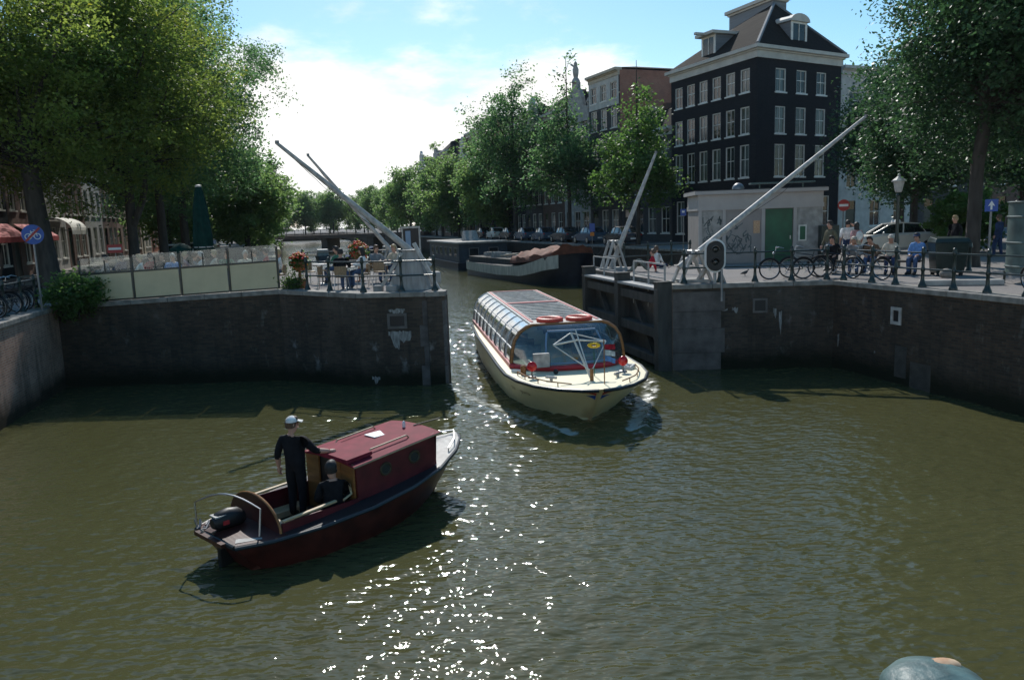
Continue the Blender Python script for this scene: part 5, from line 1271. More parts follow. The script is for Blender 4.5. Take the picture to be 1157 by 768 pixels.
# bushes
def bush(seed, R0, H, n, leaf, lsz=.12):
    return tree_meshes(seed, [(0, 0, 0, .04), (0, 0, H*.3, .03), (0, 0, H*.6, .015)], [(0, 0, H*.5, R0, R0, H*.5), (R0*.4, .1, H*.6, R0*.5, R0*.5, H*.35), (-R0*.4, 0, H*.45, R0*.6, R0*.5, H*.35)], n, 40, lsz, .28, 'bark', leaf, 8, .02)
bm_ = bush(51, .85, 1.5, 190, 'leaf_young')
t = thing('bush', 'round green bush overhanging the corner of the quay wall beside the panels', 'bush', (-14.2, 25.5, ZL-.35)); obj('stem', bm_[0], t); obj('foliage', bm_[1], t)
put_tree(T6, 'broad tree in the side street behind the street lamp', (25.0, 50.0, ZR), 2.2, 1.25, name='street_tree')
put_tree(T6, 'tree in the side street right of the silver car', (30.0, 46.0, ZR), 5.2, 1.2, name='street_tree')
bm2 = bush(52, 1.6, 3.0, 240, 'leaf_young', .2)
t = thing('bush', 'bright green shrub behind the urinal', 'bush', (23.5, 33.5, ZR)); obj('stem', bm2[0], t); obj('foliage', bm2[1], t)
t = thing('bush', 'sunlit shrub left of the big right hand trunk', 'bush', (21.0, 36.0, ZR), 2); obj('stem', bm2[0], t); obj('foliage', bm2[1], t)
# ================================================================ people
def J_stand(turn=0, stride=0., armL=None, armR=None, lean=0):
    j = dict(pelvis=(0, 0, .96), waist=(.01, 0, 1.1), chest=(.0, 0, 1.32), neck=(-.015, 0, 1.5), jaw=(.02, 0, 1.58), skull=(.015, 0, 1.67), crown=(.0, 0, 1.735))
    for s, k in ((1, 'L'), (-1, 'R')):
        st = stride*s
        j['hip'+k] = (0, s*.095, .9); j['knee'+k] = (.03+st*.7, s*.1, .5); j['ankle'+k] = (st-.02, s*.1, .085); j['toe'+k] = (st+.16, s*.12, .035)
        j['sh'+k] = (-.01, s*.2, 1.42); j['elb'+k] = (-.04-st*.4, s*.27, 1.14); j['wri'+k] = (.06-st*.5, s*.265, .9)
    if armL: j['elbL'], j['wriL'] = armL
    if armR: j['elbR'], j['wriR'] = armR
    if lean:
        for n in ('waist', 'chest', 'neck', 'jaw', 'skull', 'crown', 'shL', 'shR', 'elbL', 'elbR', 'wriL', 'wriR'):
            x, y, z = j[n]; j[n] = (x+lean*(z-.95), y, z-abs(lean)*.1*(z-.95))
    return j
def J_sit(h=.45, lean=.0, hands=None, knee=.43, spread=.11, feet=.0):
    j = dict(pelvis=(0, 0, h+.1), waist=(.0, 0, h+.24), chest=(-.03, 0, h+.46), neck=(-.02, 0, h+.64), jaw=(.03, 0, h+.72), skull=(.03, 0, h+.81), crown=(.015, 0, h+.875))
    for s, k in ((1, 'L'), (-1, 'R')):
        j['hip'+k] = (.04, s*.09, h+.09); j['knee'+k] = (knee, s*spread, h+.09); j['ankle'+k] = (knee-.02+feet, s*spread, .085 if h > .2 else .085); j['toe'+k] = (knee+.16+feet, s*(spread+.02), .035)
        j['sh'+k] = (-.03, s*.18, h+.56); j['elb'+k] = (.04, s*.25, h+.29); j['wri'+k] = (.27, s*.14, h+.2)
    if hands == 'table':
        for s, k in ((1, 'L'), (-1, 'R')): j['elb'+k] = (.16, s*.26, h+.32); j['wri'+k] = (.4, s*.12, h+.34)
    if lean:
        for n in ('waist', 'chest', 'neck', 'jaw', 'skull', 'crown', 'shL', 'shR', 'elbL', 'elbR', 'wriL', 'wriR'):
            x, y, z = j[n]; j[n] = (x+lean*(z-h-.1), y, z-abs(lean)*.2*(z-h-.1))
    return j
BONES = [('pelvis', 'waist', 'leg'), ('waist', 'chest', 'top'), ('chest', 'neck', 'top'), ('neck', 'jaw', 'skin'), ('jaw', 'skull', 'skin'), ('skull', 'crown', 'skin')]
for k in 'LR': BONES += [('pelvis', 'hip'+k, 'leg'), ('hip'+k, 'knee'+k, 'leg'), ('knee'+k, 'ankle'+k, 'leg'), ('ankle'+k, 'toe'+k, 'shoe'), ('chest', 'sh'+k, 'top'), ('sh'+k, 'elb'+k, 'top'), ('elb'+k, 'wri'+k, 'fore')]
RAD = dict(pelvis=(.19, .19), waist=(.175, .175), chest=(.19, .19), neck=(.066, .066), jaw=(.08, .085), skull=(.1, .112), crown=(.06, .066), hip=(.115, .115), knee=(.082, .082), ankle=(.06, .06), toe=(.05, .04), sh=(.092, .092), elb=(.062, .062), wri=(.038, .034))
def person(label, loc, rz, J, top='black', leg='black', hair='hair_brown', long=True, cap=None, longhair=False, group=None, sc=1.0, skirt=False, bag=None, female=False, head=0.0, sub=1):
    names = list(J); me = D.meshes.new('skel')
    es = [(names.index(a), names.index(b_)) for a, b_, _ in BONES]
    me.from_pydata([J[n] for n in names], es, [])
    o = D.objects.new('skel', me); COL.objects.link(o)
    m = o.modifiers.new('s', 'SKIN'); m.use_smooth_shade = True; m.branch_smoothing = .6
    sv = me.skin_vertices[0].data
    for i, n in enumerate(names):
        r = RAD.get(n) or RAD[n[:-1]]
        f = .9 if female and n in ('chest', 'waist', 'shL', 'shR') else 1
        sv[i].radius = (r[0]*f, r[1]*f); sv[i].use_root = (n == 'pelvis')
    m2 = o.modifiers.new('d', 'SUBSURF'); m2.levels = sub; m2.render_levels = sub
    bpy.context.view_layer.update()
    ev = o.evaluated_get(bpy.context.evaluated_depsgraph_get()); bme = D.meshes.new_from_object(ev)
    D.objects.remove(o)
    mb = MB(); mb.v = [tuple(v.co) for v in bme.vertices]; mb.f = [tuple(p.vertices) for p in bme.polygons]
    seg = [(Vector(J[a]), Vector(J[b_]), z, (RAD.get(b_) or RAD[b_[:-1]])[0]) for a, b_, z in BONES]
    zi = dict(skin=0, top=1, leg=2, shoe=3, fore=1 if long else 0)
    for p in bme.polygons:
        c = p.center; best = None
        for a, b_, z, r in seg:
            d = b_-a; t = max(0, min(1, (c-a).dot(d)/max(1e-9, d.length_squared))); q = (c-(a+d*t)).length/r
            if best is None or q < best[0]: best = (q, z)
        mb.mi.append(zi[best[1]])
    D.meshes.remove(bme)
    # hands: palm, four bent fingers of different length and a thumb from the side of the palm
    mb.cur = 0
    for s, k in ((1, 'L'), (-1, 'R')):
        w = Vector(J['wri'+k]); e = Vector(J['elb'+k]); d = (w-e).normalized()
        side = Vector((1, 0, 0)) if abs(d.z) > .7 else Vector((0, -s, 0))   # where the thumb is
        side = (side-d*side.dot(d)).normalized(); pn = d.cross(side)
        if pn.dot(Vector((0, -s, 0)) if abs(d.z) > .7 else Vector((0, 0, -1))) < 0: pn = -pn
        mb.tube([w-d*.01, w+d*.03, w+d*.075, w+d*.09], [.028, .036, .04, .03], 8)
        for f_, (q, ln) in enumerate(((.028, .068), (.01, .076), (-.009, .07), (-.027, .055))):
            a = w+d*.08+side*q; mb.tube([a, a+d*ln*.45+pn*.006, a+d*ln*.75+pn*.022, a+d*ln*.85+pn*.04], [.0095, .009, .008, .006], 6)
        a = w+d*.03+side*.03; mb.tube([a, a+side*.025+d*.02+pn*.008, a+side*.03+d*.05+pn*.02], [.012, .011, .008], 6)
    # face
    sk = Vector(J['skull']); jw = Vector(J['jaw']); up = (sk-jw).normalized()
    fx = Vector((math.cos(head), math.sin(head), 0)); fy = Vector((-fx.y, fx.x, 0))
    def hp(x, y, z): return sk+fx*x+fy*y+up*z
    mb.tube([hp(.085, 0, .0), hp(.112, 0, -.035), hp(.085, 0, -.05)], [.01, .017, .01], 6)
    for s in (1, -1):
        c = hp(0, s*.082, -.02); mb.ell(c, .022, .014, .034, 6, 4)
    mb.cur = 4
    for s in (1, -1): mb.ell(hp(.088, s*.033, .0), .012, .015, .009, 6, 4)
    mb.cur = 5; mb.ell(hp(.086, 0, -.082), .014, .026, .008, 6, 4)
    if skirt:
        mb.cur = 2; pz = J['pelvis'][2]; mb.loft([[(.17*f*math.cos(a*math.pi/6), .18*f*math.sin(a*math.pi/6), z) for a in range(12)] for f, z in ((.8, pz+.12), (1, pz-.05), (1.25, pz-.45))])
    body = mb.mesh('person', [M['skin'], M['cloth_'+top], M['cloth_'+leg], M['black'], M['eye'], M['lip']], True)
    P_ = obj('person', body, None, loc, rz); P_.scale = (sc, sc, sc); tag(P_, label, 'person', group)
    h = MB(); rings = []
    for i in range(10):                                    # hair: a cap of hair lying close, open at the face
        t = i/9; z = .126-.2*t; rr_ = math.sqrt(max(0, 1-(z/.128)**2)) if z > 0 else 1
        ring = []
        for k in range(14):
            a = 2*math.pi*k/14; front = max(0, math.cos(a)); zz = z+(front**1.5)*.15*t; rx = .112*max(.12, rr_)+(.004*math.sin(5*a+i)); ring.append(tuple(hp(rx*math.cos(a)-.012, rx*.86*math.sin(a), zz)))
        rings.append(ring)
    if longhair:
        last = rings[-1]; rings.append([tuple(Vector(p)+Vector((-.02 if k in (4, 5, 6, 7, 8, 9, 10) else 0, 0, -.13 if 3 <= k <= 11 else 0))) for k, p in enumerate(last)])
    h.loft(rings, True); h.build('hair', M[hair], P_, smooth=True)
    if cap:
        c = MB(); c.ell(hp(-.005, 0, .03), .116, .104, .1, 14, 6, 0, 1); c.loft([[tuple(hp(.08, .08*t, .035-.0*t*t)) for t in (-1, -.5, 0, .5, 1)]+[tuple(hp(.08, .08*t, .045)) for t in (1, .5, 0, -.5, -1)], [tuple(hp(.19-.05*t*t, .075*t, .02-.015*t*t)) for t in (-1, -.5, 0, .5, 1)]+[tuple(hp(.19-.05*t*t, .075*t, .028-.015*t*t)) for t in (1, .5, 0, -.5, -1)]]); c.build('cap', M[cap], P_, smooth=True)
    if bag:
        g = MB(); x, y, z = J['chest']; g.ell((x-.2, y, z-.08), .1, .15, .2, 10, 8); g.build('backpack', M['cloth_'+bag], P_, smooth=True)
    return P_

hb = rz_of(MBH)
def on_boat(x, y, z): v = Matrix.Translation(MB0) @ Matrix.Rotation(hb, 4, 'Z') @ Vector((x, y, z)); return v
jh = J_stand(armR=((.1, -.36, 1.18), (.3, -.52, 1.13)), armL=((-.06, .29, 1.13), (-.0, .32, .88)))
person('person in black with a white cap standing at the stern of the maroon boat', on_boat(1.6, .3, .235), R(72), jh, 'black', 'black', 'hair_brown', False, 'cloth_white', head=-.7, sc=.97, sub=2)
person('person in black seated against the cabin doors of the maroon boat', on_boat(1.78, -.48, .19), R(108), J_sit(.2, hands=None, knee=.38), 'black', 'black', 'hair_dark', True, sc=1.0, sub=2, head=-.4)

# ---- furniture of the cafe terrace
def make_chair(label, loc, rz):
    t = thing('terrace_chair', label, 'chair', loc, rz, 'chairs on the cafe terrace')
    b = MB(); b.lathe([(.2, .43), (.22, .44), (.22, .47), (.2, .48)], n=14); b.build('seat', M['rattan'], t, smooth=True)
    b = MB(); b.loft([[(-.22*math.cos(a)*f+.0, .24*math.sin(a)*f, z) for a in [(-1.15+2.3*i/8) for i in range(9)]]+[(-.195*math.cos(a)*f, .21*math.sin(a)*f, z) for a in [(1.15-2.3*i/8) for i in range(9)]] for f, z in ((.92, .5), (.97, .66), (.94, .8))]); b.build('backrest', M['rattan'], t, smooth=True)
    for sx in (1, -1):
        for sy in (1, -1): b = MB(); b.tube([(sx*.16, sy*.16, .44), (sx*.22, sy*.21, 0)], .014, 6); b.build('leg', M['steel'], t, smooth=True)
    for sy in (1, -1): b = MB(); b.tube([(-.1, sy*.24, .66), (.12, sy*.25, .66), (.2, sy*.22, .45)], .014, 6); b.build('arm', M['rattan'], t, smooth=True)
    return t
CH0 = [None]
def chair(label, loc, rz):
    if CH0[0] is None: CH0[0] = make_chair(label, loc, rz); return CH0[0]
    return copy_tree(CH0[0], loc, rz, label)
TBL = [None]
def table(label, loc):
    if TBL[0] is None:
        t = thing('terrace_table', label, 'table', loc, 0, 'tables on the cafe terrace')
        b = MB(); b.lathe([(.34, .71), (.36, .72), (.36, .745), (.34, .75)], n=20); b.build('table_top', M['dirty_white'], t, smooth=True)
        b = MB(); b.lathe([(.2, 0), (.18, .03), (.03, .06), (.03, .71)], n=12); b.build('pedestal', M['dull_metal'], t, smooth=True)
        TBL[0] = t; return t
    return copy_tree(TBL[0], loc, None, label)
def T(u, v): p = P(u, v, ZT); return p
def seated(label, loc, face, top, hair, clabel, **kw):
    chair(clabel, loc, face); k = dict(hands='table'); 
    return person(label, Vector(loc)+Vector((math.cos(face)*.03, math.sin(face)*.03, 0)), face, J_sit(.46, **k), top, kw.pop('leg', 'jeans'), hair, **kw)
# near group beside the flowers, seen above the railing
tb1 = Vector((-5.55, 26.6, ZT)); tb2 = Vector((-4.55, 28.6, ZT)); tb3 = Vector((-7.0, 29.2, ZT))
table('round table by the railing between the wicker chairs', tb1); table('round table in front of the white post housing', tb2); table('round table near the left flower pot', tb3)
def around(tb, deg, d=.62): return Vector((tb.x+d*math.cos(R(deg)), tb.y+d*math.sin(R(deg)), tb.z)), R(deg+180)
p, f = around(tb1, -95); seated('person in black seen from behind on a wicker chair by the railing', p, f, 'black', 'hair_dark', 'wicker chair with its back to the railing, person in black on it')
p, f = around(tb1, 185); chair('empty wicker chair beside the left flower pot', p+Vector((-.1, -.2, 0)), f)
p, f = around(tb1, 30); seated('person with dark long hair in a pale shirt at the railing table', p, f, 'white', 'hair_dark', 'wicker chair under the person with dark long hair', longhair=True, female=True)
p, f = around(tb2, 130); seated('person in a grey shirt at the table by the white post housing', p, f, 'grey', 'hair_brown', 'wicker chair under the person in the grey shirt')
p, f = around(tb2, 60); seated('person with a bright collar and sunlit hair at the second table', p, f, 'beige', 'hair_blond', 'wicker chair under the person with sunlit hair')
p, f = around(tb2, -100); chair('empty wicker chair in front of the white post housing', p, f)
p, f = around(tb3, 30); seated('person in dark green with short black hair beyond the wicker chairs', p, f, 'green', 'hair_dark', 'wicker chair under the person in dark green')
p, f = around(tb3, 150); chair('empty wicker chair beyond the left flower pot', p, f)
# behind the glass of the wind screens
heads = [(160, 299, 'white', 'hair_blond', 27.6, 'pale haired person behind the glass left of the blue shirt'), (172, 301, 'red', 'hair_dark', 29.0, 'person in red behind the glass beside the pale haired one'), (196, 297, 'blue', 'hair_grey', 27.4, 'grey haired person in a blue shirt behind the glass'),
         (219, 298, 'grey', 'hair_brown', 27.6, 'person in grey behind the glass below the closed parasol'), (229, 297, 'white', 'hair_grey', 28.5, 'person in white behind the glass below the closed parasol'), (277, 290, 'cream', 'hair_grey', 27.8, 'person in cream behind the glass near the flower pot'), (289, 290, 'beige', 'hair_brown', 29.2, 'person in beige behind the glass near the flower pot'),
         (122, 303, 'grey', 'hair_dark', 28.6, 'dark haired person in grey behind the glass above the bush'), (139, 301, 'navy', 'hair_brown', 29.5, 'person in navy behind the first glass pane right of the bush'), (184, 299, 'black', 'hair_dark', 28.8, 'person in black behind the glass just left of the blue shirt'), (208, 297, 'pink', 'hair_blond', 29.4, 'fair haired person in pink behind the glass just right of the blue shirt'), (244, 294, 'cream', 'hair_blond', 29.8, 'fair haired person in cream behind the glass right of the closed parasol'), (256, 293, 'green', 'hair_brown', 28.4, 'person in green behind the glass in the third pane'), (302, 289, 'red', 'hair_dark', 30.0, 'person in red behind the glass beside the flower pot'), (316, 288, 'white', 'hair_blond', 28.2, 'person in white behind the glass nearest the flower pot')]
for i, (u, v, c, h_, y, lab) in enumerate(heads):
    p = Q(u, v, y); p.z = ZT; f = R((200, 160, -80, 20, 190, -60, 200)[i % 7])
    seated(lab, p, f, c, h_, 'terrace chair under the '+lab.split(' behind')[0])
# parasols
def parasol(label, loc, h, r0):
    t = thing('closed_parasol', label, 'parasol', loc)
    b = MB(); b.bx(-.35, .35, -.35, .35, 0, .08); b.build('base', M['concrete'], t); b = MB(); b.tube([(0, 0, .05), (0, 0, h)], .03, 8); b.build('pole', M['dull_metal'], t)
    rings = []
    for z, r in ((h*.27, r0*.9), (h*.3, r0*1.05), (h*.5, r0*1.0), (h*.75, r0*.75), (h*.93, r0*.45), (h*.985, r0*.3)):
        rings.append([((r*(1+.14*math.cos(8*a+z)))*math.cos(a), (r*(1+.14*math.cos(8*a+z)))*math.sin(a), z) for a in [2*math.pi*k/32 for k in range(32)]])
    b = MB(); b.loft(rings); cv = b.build('cover', M['parasol'], t, smooth=True)
    b = MB(); b.ring((0, 0, h*.38), r0*1.05, .025, 'z', 24, 6); b.build('strap', M['dirty_white'], cv); b = MB(); b.lathe([(.12, h*.985), (.13, h), (.02, h+.04)], n=10); b.build('top_cap', M['dirty_white'], cv)
p = Q(232, 298, 31.5); p.z = ZT
parasol('tall closed dark green parasol with a white cap on the terrace', p, 3.9, .34)
p = Q(206, 298, 31.0); p.z = ZT
t = thing('dark_cover', 'dark covered stand beside the closed parasol, shield shaped', 'cover', p)  # dark cover on a stand, what it covers is unknown
b = MB(); b.loft([[(r*math.cos(a), r*.8*math.sin(a), z) for a in [2*math.pi*k/16 for k in range(16)]] for r, z in ((.2, .5), (.28, .7), (.42, 1.2), (.43, 1.45), (.25, 1.6), (.03, 1.66))]); b.build('cover', M['parasol'], t, smooth=True)
b = MB(); b.lathe([(.3, 0), (.28, .05), (.04, .08), (.04, .6)], n=12); b.build('stand', M['dull_metal'], t, smooth=True)
# flowers
def flowers(label, loc, z0, R0, seed, pot=True):
    t = thing('flower_planter', label, 'flowers', loc); r = random.Random(seed)
    b = MB()
    if pot: b.lathe([(.16, 0), (.2, .3), (.24, .36), (.24, .4), (.2, .4)], (0, 0, 0), 14); b.lathe([(.05, .4), (.05, z0-.3)], n=8); b.lathe([(.12, z0-.3), (.24, z0-.05), (.26, z0), (.2, z0)], n=14)
    else: b.lathe([(.24, 0), (.2, .04), (.03, .06), (.03, z0-.3), (.14, z0-.28), (.26, z0-.02), (.22, z0)], n=14)
    b.build('pot', M['terracotta'], t, smooth=True)
    m_ = tree_meshes(seed, [(0, 0, z0-.05, .02), (0, 0, z0+.1, .015), (0, 0, z0+.2, .008)], [(0, 0, z0+.08, R0, R0, R0*.6), (0, 0, z0-.1, R0*1.1, R0*1.1, R0*.5)], 50, 26, .09, .16, 'bark', 'leaf_pot', 3, .008)
    obj('stem', m_[0], t); fo = obj('foliage', m_[1], t)
    for nm, k in (('petal_red', 60), ('petal_orange', 34)):
        b = MB()
        for _ in range(k):
            a = r.uniform(0, 6.28); q = R0*1.2*math.sqrt(r.random()); z = z0+.12+R0*.75*(1-(q/R0/1.2)**2)*r.uniform(.6, 1.15) if r.random() < .75 else z0-r.uniform(0, .25)
            b.ell((q*math.cos(a), q*math.sin(a), z), .04, .04, .032, 6, 4)
        b.build('blossom', M[nm], t, smooth=True)
flowers('potted red and orange flowers beside the last beige panel', (-7.05, 26.25, ZT), .98, .26, 61)
flowers('red and orange flower basket behind the terrace tables', (-5.75, 29.9, ZT), 1.15, .34, 62, False)
bp_ = bush(63, .28, .55, 30, 'leaf_pot', .08)
t = thing('potted_shrub', 'small pale green shrub at the foot of the railing beside the last panel', 'plant', (-7.2, 25.85, ZT)); obj('stem', bp_[0], t); obj('foliage', bp_[1], t)

# ================================================================ lock masts: sloping poles that work the gates
def mast(label, foot, tip, hs, r=.11):
    foot = Vector(foot); tip = Vector(tip); base = Vector((foot.x, foot.y, hs[2])); t = thing('gate_mast', label, 'lock mast', base, 0)
    a = foot-base; c = tip-base; b = MB(); b.tube([a-(c-a).normalized()*.6, a, a.lerp(c, .5), c], [r*.9, r, r*.85, r*.5], 10); b.build('pole', M['dirty_white'], t, smooth=True)
    b = MB(); b.lathe([(r*.62, -.02), (r*.62, .08)], tuple(c), 8); b.build('pole_cap', M['dull_metal'], t)
    d = (c-a); d.z = 0; d.normalize(); s = Vector((-d.y, d.x, 0)); w, h, _ = hs
    for k in (1, -1):                                      # two A frames
        b = MB(); o = s*(k*.24)
        b.obox(o+d*w, o+d*.08+Vector((0, 0, h)), .1, .08); b.obox(o-d*w, o-d*.08+Vector((0, 0, h)), .1, .08); b.obox(o-d*(w*.6), o+d*(w*.6), .07, .07); b.obox(o+d*(w*.55)+Vector((0, 0, h*.45)), o-d*(w*.55)+Vector((0, 0, h*.45)), .06, .06)
        b.build('frame', M['dirty_white'], t)
    b = MB(); b.tube([s*.36+Vector((0, 0, h-.06)), s*-.36+Vector((0, 0, h-.06))], .06, 8); b.build('axle', M['dull_metal'], t)
    b = MB(); b.bx(-.5, .5, -.4, .4, 0, .1); b.build('footing', M['concrete'], t)
    b = MB(); b.tube([c, c.lerp(a, .5)+Vector((0, 0, -.3)), -d*.9+Vector((0, 0, .5))], .008, 4); b.build('cable', M['black'], t)
    return t
fA = Q(470, 288, 25.6); tA = Q(313, 162, 24.6)
mA = mast('long pole of the left near lock gate, leaning up left from the white housing', fA, tA, (.62, 1.2, ZT))
fB = Q(443, 284, 33.0); tB = Q(348, 176, 31.6)
mast('thinner pole behind it, leaning up left over the terrace', fB, tB, (.55, 1.2, ZT), .09)
fC = Q(693, 296, 33.4); tC = Q(741, 173, 34.0)
mast('steep white pole at the far end of the open lock gate', fC, tC, (.5, 1.25, ZR), .11)
fD = Q(782, 290, 25.9); tD = Q(978, 132, 28.2)
mast('long white pole slanting up right across the kiosk', fD, tD, (.6, 1.05, ZR), .105)
t = thing('mast_housing', 'whitewashed tapering wooden housing beside the left pole', 'housing', (-3.2, 25.2, ZT), R(-4))
b = MB(); b.loft([[(-.72, -.4, 0), (.66, -.4, 0), (.66, .45, 0), (-.72, .45, 0)], [(-.2, -.2, 1.25), (.28, -.2, 1.25), (.28, .3, 1.25), (-.2, .3, 1.25)]]); b.build('housing', M['white_boards'], t, bevel=.02)
b = MB(); b.bx(-.24, .32, -.24, .34, 1.251, 1.29); b.build('lid', M['white_boards'], t, bevel=.01)
b = MB(); b.obox((.95, -.3, 0), (.2, -.2, 1.5), .12, .1); b.obox((-1.0, -.3, .0), (-.2, -.25, 1.2), .1, .1); b.build('strut', M['dirty_white'], t)
for x, y, s_ in ((-1.15, -.45, .3), (-.7, -.62, .36)): b = MB(); b.bx(x, x+s_, y, y+.25, 0, .2); b.build('footing', M['concrete'], t, bevel=.03)
t = thing('mooring_stone', 'squat dark stone block at the corner of the left pier', 'stone block', (-2.75, 27.5, ZT), R(10)); b = MB(); b.bx(-.3, .3, -.3, .3, 0, .42); b.build('block', M['stone_grey'], t, bevel=.05)
p = Q(471, 290, 38.0); p.z = 0
t = thing('notice_board', 'white framed dark board on posts beyond the left pier', 'sign board', (p.x, 36.2, ZT), R(-8))
b = MB(); b.bx(-.36, .36, -.03, .03, .98, 1.92); b.build('board', M['black'], t); b = MB()
for x in (-.43, .37): b.bx(x, x+.06, -.05, .05, 0, 2.0)
b.bx(-.369, .369, -.05, .05, 1.93, 2.0); b.bx(-.369, .369, -.05, .05, .9, .97); b.build('frame', M['dirty_white'], t)
b = MB(); b.bx(-.26, -.02, -.04, -.031, 1.1, 1.8); b.build('poster', M['blue_frame'], t)

# ---- canal signal: black oval head with a white rim
p = Q(808, 289, 25.0)
t = thing('canal_signal', 'black oval canal traffic signal with a white rim on the right pier', 'traffic light', (p.x, p.y, ZR), R(-8))
def oval(rx, h, n=12): return [(rx*math.cos(math.pi*i/n), h/2+rx*math.sin(math.pi*i/n)) for i in range(n+1)]+[(rx*math.cos(math.pi+math.pi*i/n), -h/2+rx*math.sin(math.pi+math.pi*i/n)) for i in range(n+1)]
hz = p.z-ZR
b = MB(); b.prism_y([(x, z+hz) for x, z in oval(.33, .42)], -.02, .02); b.build('white_rim', M['sign_white'], t)
b = MB(); b.prism_y([(x, z+hz) for x, z in oval(.27, .42)], -.1, -.021); hd = b.build('signal_head', M['black'], t, bevel=.01)
for k in (.2, -.2):
    b = MB(); b.ell((0, -.1, hz+k), .1, .04, .1, 14, 6); b.build('lens', M['pane'], hd, smooth=True)
    b = MB(); b.ring((0, -.16, hz+k), .12, .012, 'y', 18, 6, .2, math.pi-.2); b.loft([[(.125*math.cos(a), -.1, hz+k+.125*math.sin(a)) for a in [math.pi*i/10 for i in range(11)]], [(.13*math.cos(a), -.24, hz+k+.13*math.sin(a)) for a in [math.pi*i/10 for i in range(11)]]], False, False); b.build('visor', M['dull_metal'] if k > 0 else M['black'], hd, fix=False)
b = MB(); b.tube([(0, .05, 0), (0, .05, hz)], .05, 8); b.obox((-.5, .6, 0), (-.02, .1, hz), .16, .1); b.obox((.35, .5, 0), (.02, .1, hz-.2), .1, .08); b.build('stand', M['dirty_white'], t)
b = MB(); b.tube([(.12, -.75, -.5), (.12, -.7, .5)], .035, 8); b.build('gauge_pipe', M['dull_metal'], t)

# ================================================================ bicycles
def make_bike(label, loc, rz, group):
    t = thing('bicycle', label, 'bicycle', loc, rz, group)
    for x in (-.52, .54):
        b = MB(); b.ring((x, 0, .34), .325, .02, 'y', 28, 6); w = b.build('wheel', M['rubber'], t, smooth=True)
        b = MB(); b.ring((x, 0, .34), .3, .009, 'y', 24, 4)
        for k in range(10): a = k*math.pi/5; b.tube([(x, 0, .34), (x+.3*math.cos(a), 0, .34+.3*math.sin(a))], .003, 3, False)
        b.lathe([(.02, -.04), (.02, .04)], (x, 0, .34), 6); b.build('rim', M['steel'], w)
    b = MB(); bb_ = (-.05, 0, .3); st = (-.22, 0, .82); hd_ = (.38, 0, .88); hl = (.42, 0, .72)
    for a, c in ((bb_, st), (bb_, hl), ((-.19, 0, .74), (.36, 0, .84)), (bb_, (-.52, 0, .34)), ((-.2, 0, .72), (-.52, 0, .34))): b.tube([a, c], .016, 6)
    b.tube([hd_, hl, (.54, 0, .34)], .018, 6); b.build('frame', M['bike_frame'], t, smooth=True)
    b = MB(); b.tube([hd_, (.35, 0, 1.02)], .013, 6); b.tube([(.15, .27, 1.03), (.3, .24, 1.07), (.36, 0, 1.03), (.3, -.24, 1.07), (.15, -.27, 1.03)], .012, 6); b.build('handlebar', M['steel'], t, smooth=True)
    b = MB(); b.tube([st, (-.25, 0, .93)], .013, 6); b.loft([[(-.38, -.1, .95), (-.38, .1, .95), (-.38, .08, .9), (-.38, -.08, .9)], [(-.2, -.06, .95), (-.2, .06, .95), (-.2, .04, .92), (-.2, -.04, .92)], [(-.08, -.02, .95), (-.08, .02, .95), (-.08, .02, .93), (-.08, -.02, .93)]]); b.build('saddle', M['black'], t, bevel=.01)
    b = MB()
    for x in (-.52, .54): b = MB(); b.ring((x, 0, .34), .36, .022, 'y', 16, 4, .1 if x > 0 else .3, 2.6 if x > 0 else 3.3); b.build('mudguard', M['black'], t, smooth=True)
    b = MB(); b.bx(-.78, -.35, -.06, .06, .72, .74); b.tube([(-.75, 0, .72), (-.54, 0, .36)], .008, 4); b.build('luggage_rack', M['black'], t)
    b = MB(); b.ell((.43, 0, .86), .04, .035, .035, 8, 6); b.build('headlight', M['steel'], t, smooth=True)
    b = MB(); b.ring(bb_, .09, .008, 'y', 16, 4); b.tube([(-.05, .0, .3), (.05, .06, .18)], .01, 4); b.bx(.0, .1, .06, .15, .165, .185); b.bx(-.16, -.05, -.15, -.06, .42, .44); b.tube([(-.05, 0, .3), (-.1, -.06, .43)], .01, 4); b.build('crank', M['steel'], t)
    return t
M['bike_frame'] = mat('bike_frame', (.02,.025,.03), .3, var=.3)
M['bike_grey'] = mat('bike_grey', (.2,.21,.22), .3, metal=.4, var=.2)
gb = 'bicycles parked along the quay railings'
bk = None
def bike(label, loc, rz):
    global bk
    if bk is None: bk = make_bike(label, loc, rz, gb); return bk
    return copy_tree(bk, loc, rz, label)
ld = (LW2-LW1).normalized()
for i in range(12):
    p = LW1+ld*(5.6-i*.42)+Vector((-1.15-.25*(i % 2), .1, ZL))
    c = bike(['black bicycle nearest the round bush at the left edge', 'black bicycle second from the round bush', 'black bicycle third from the round bush', 'black bicycle leaning on the left railing near the blue sign pole', 'black bicycle in the tangled row at the left edge', 'black bicycle in the tangled row at the left edge', 'black bicycle in the tangled row at the left edge', 'black bicycle in the tangled row at the left edge'][min(i, 7)], p, rz_of(ld)+R(80+14*math.sin(i*2.3)))
rd = (RW2-RW1).normalized()
spots = [((9.1, 25.6), 172, 'bicycle leaning on the pier railing in front of the kiosk cabinet'), ((9.9, 26.0), 168, 'bicycle behind the railing corner, left of the standing man'), ((10.75, 25.7), 150, 'bicycle at the railing corner below the standing man'), ((11.3, 24.6), 118, 'grey bicycle with its wheel turned just left of the bench group'), ((13.15, 18.9), 100, 'bicycle at the right edge in front of the urinal')]
for i, ((x, y), a, lab) in enumerate(spots):
    c = bike(lab, (x, y, ZR), R(a))
    if i == 3: swap(c, M['bike_frame'], M['bike_grey'])

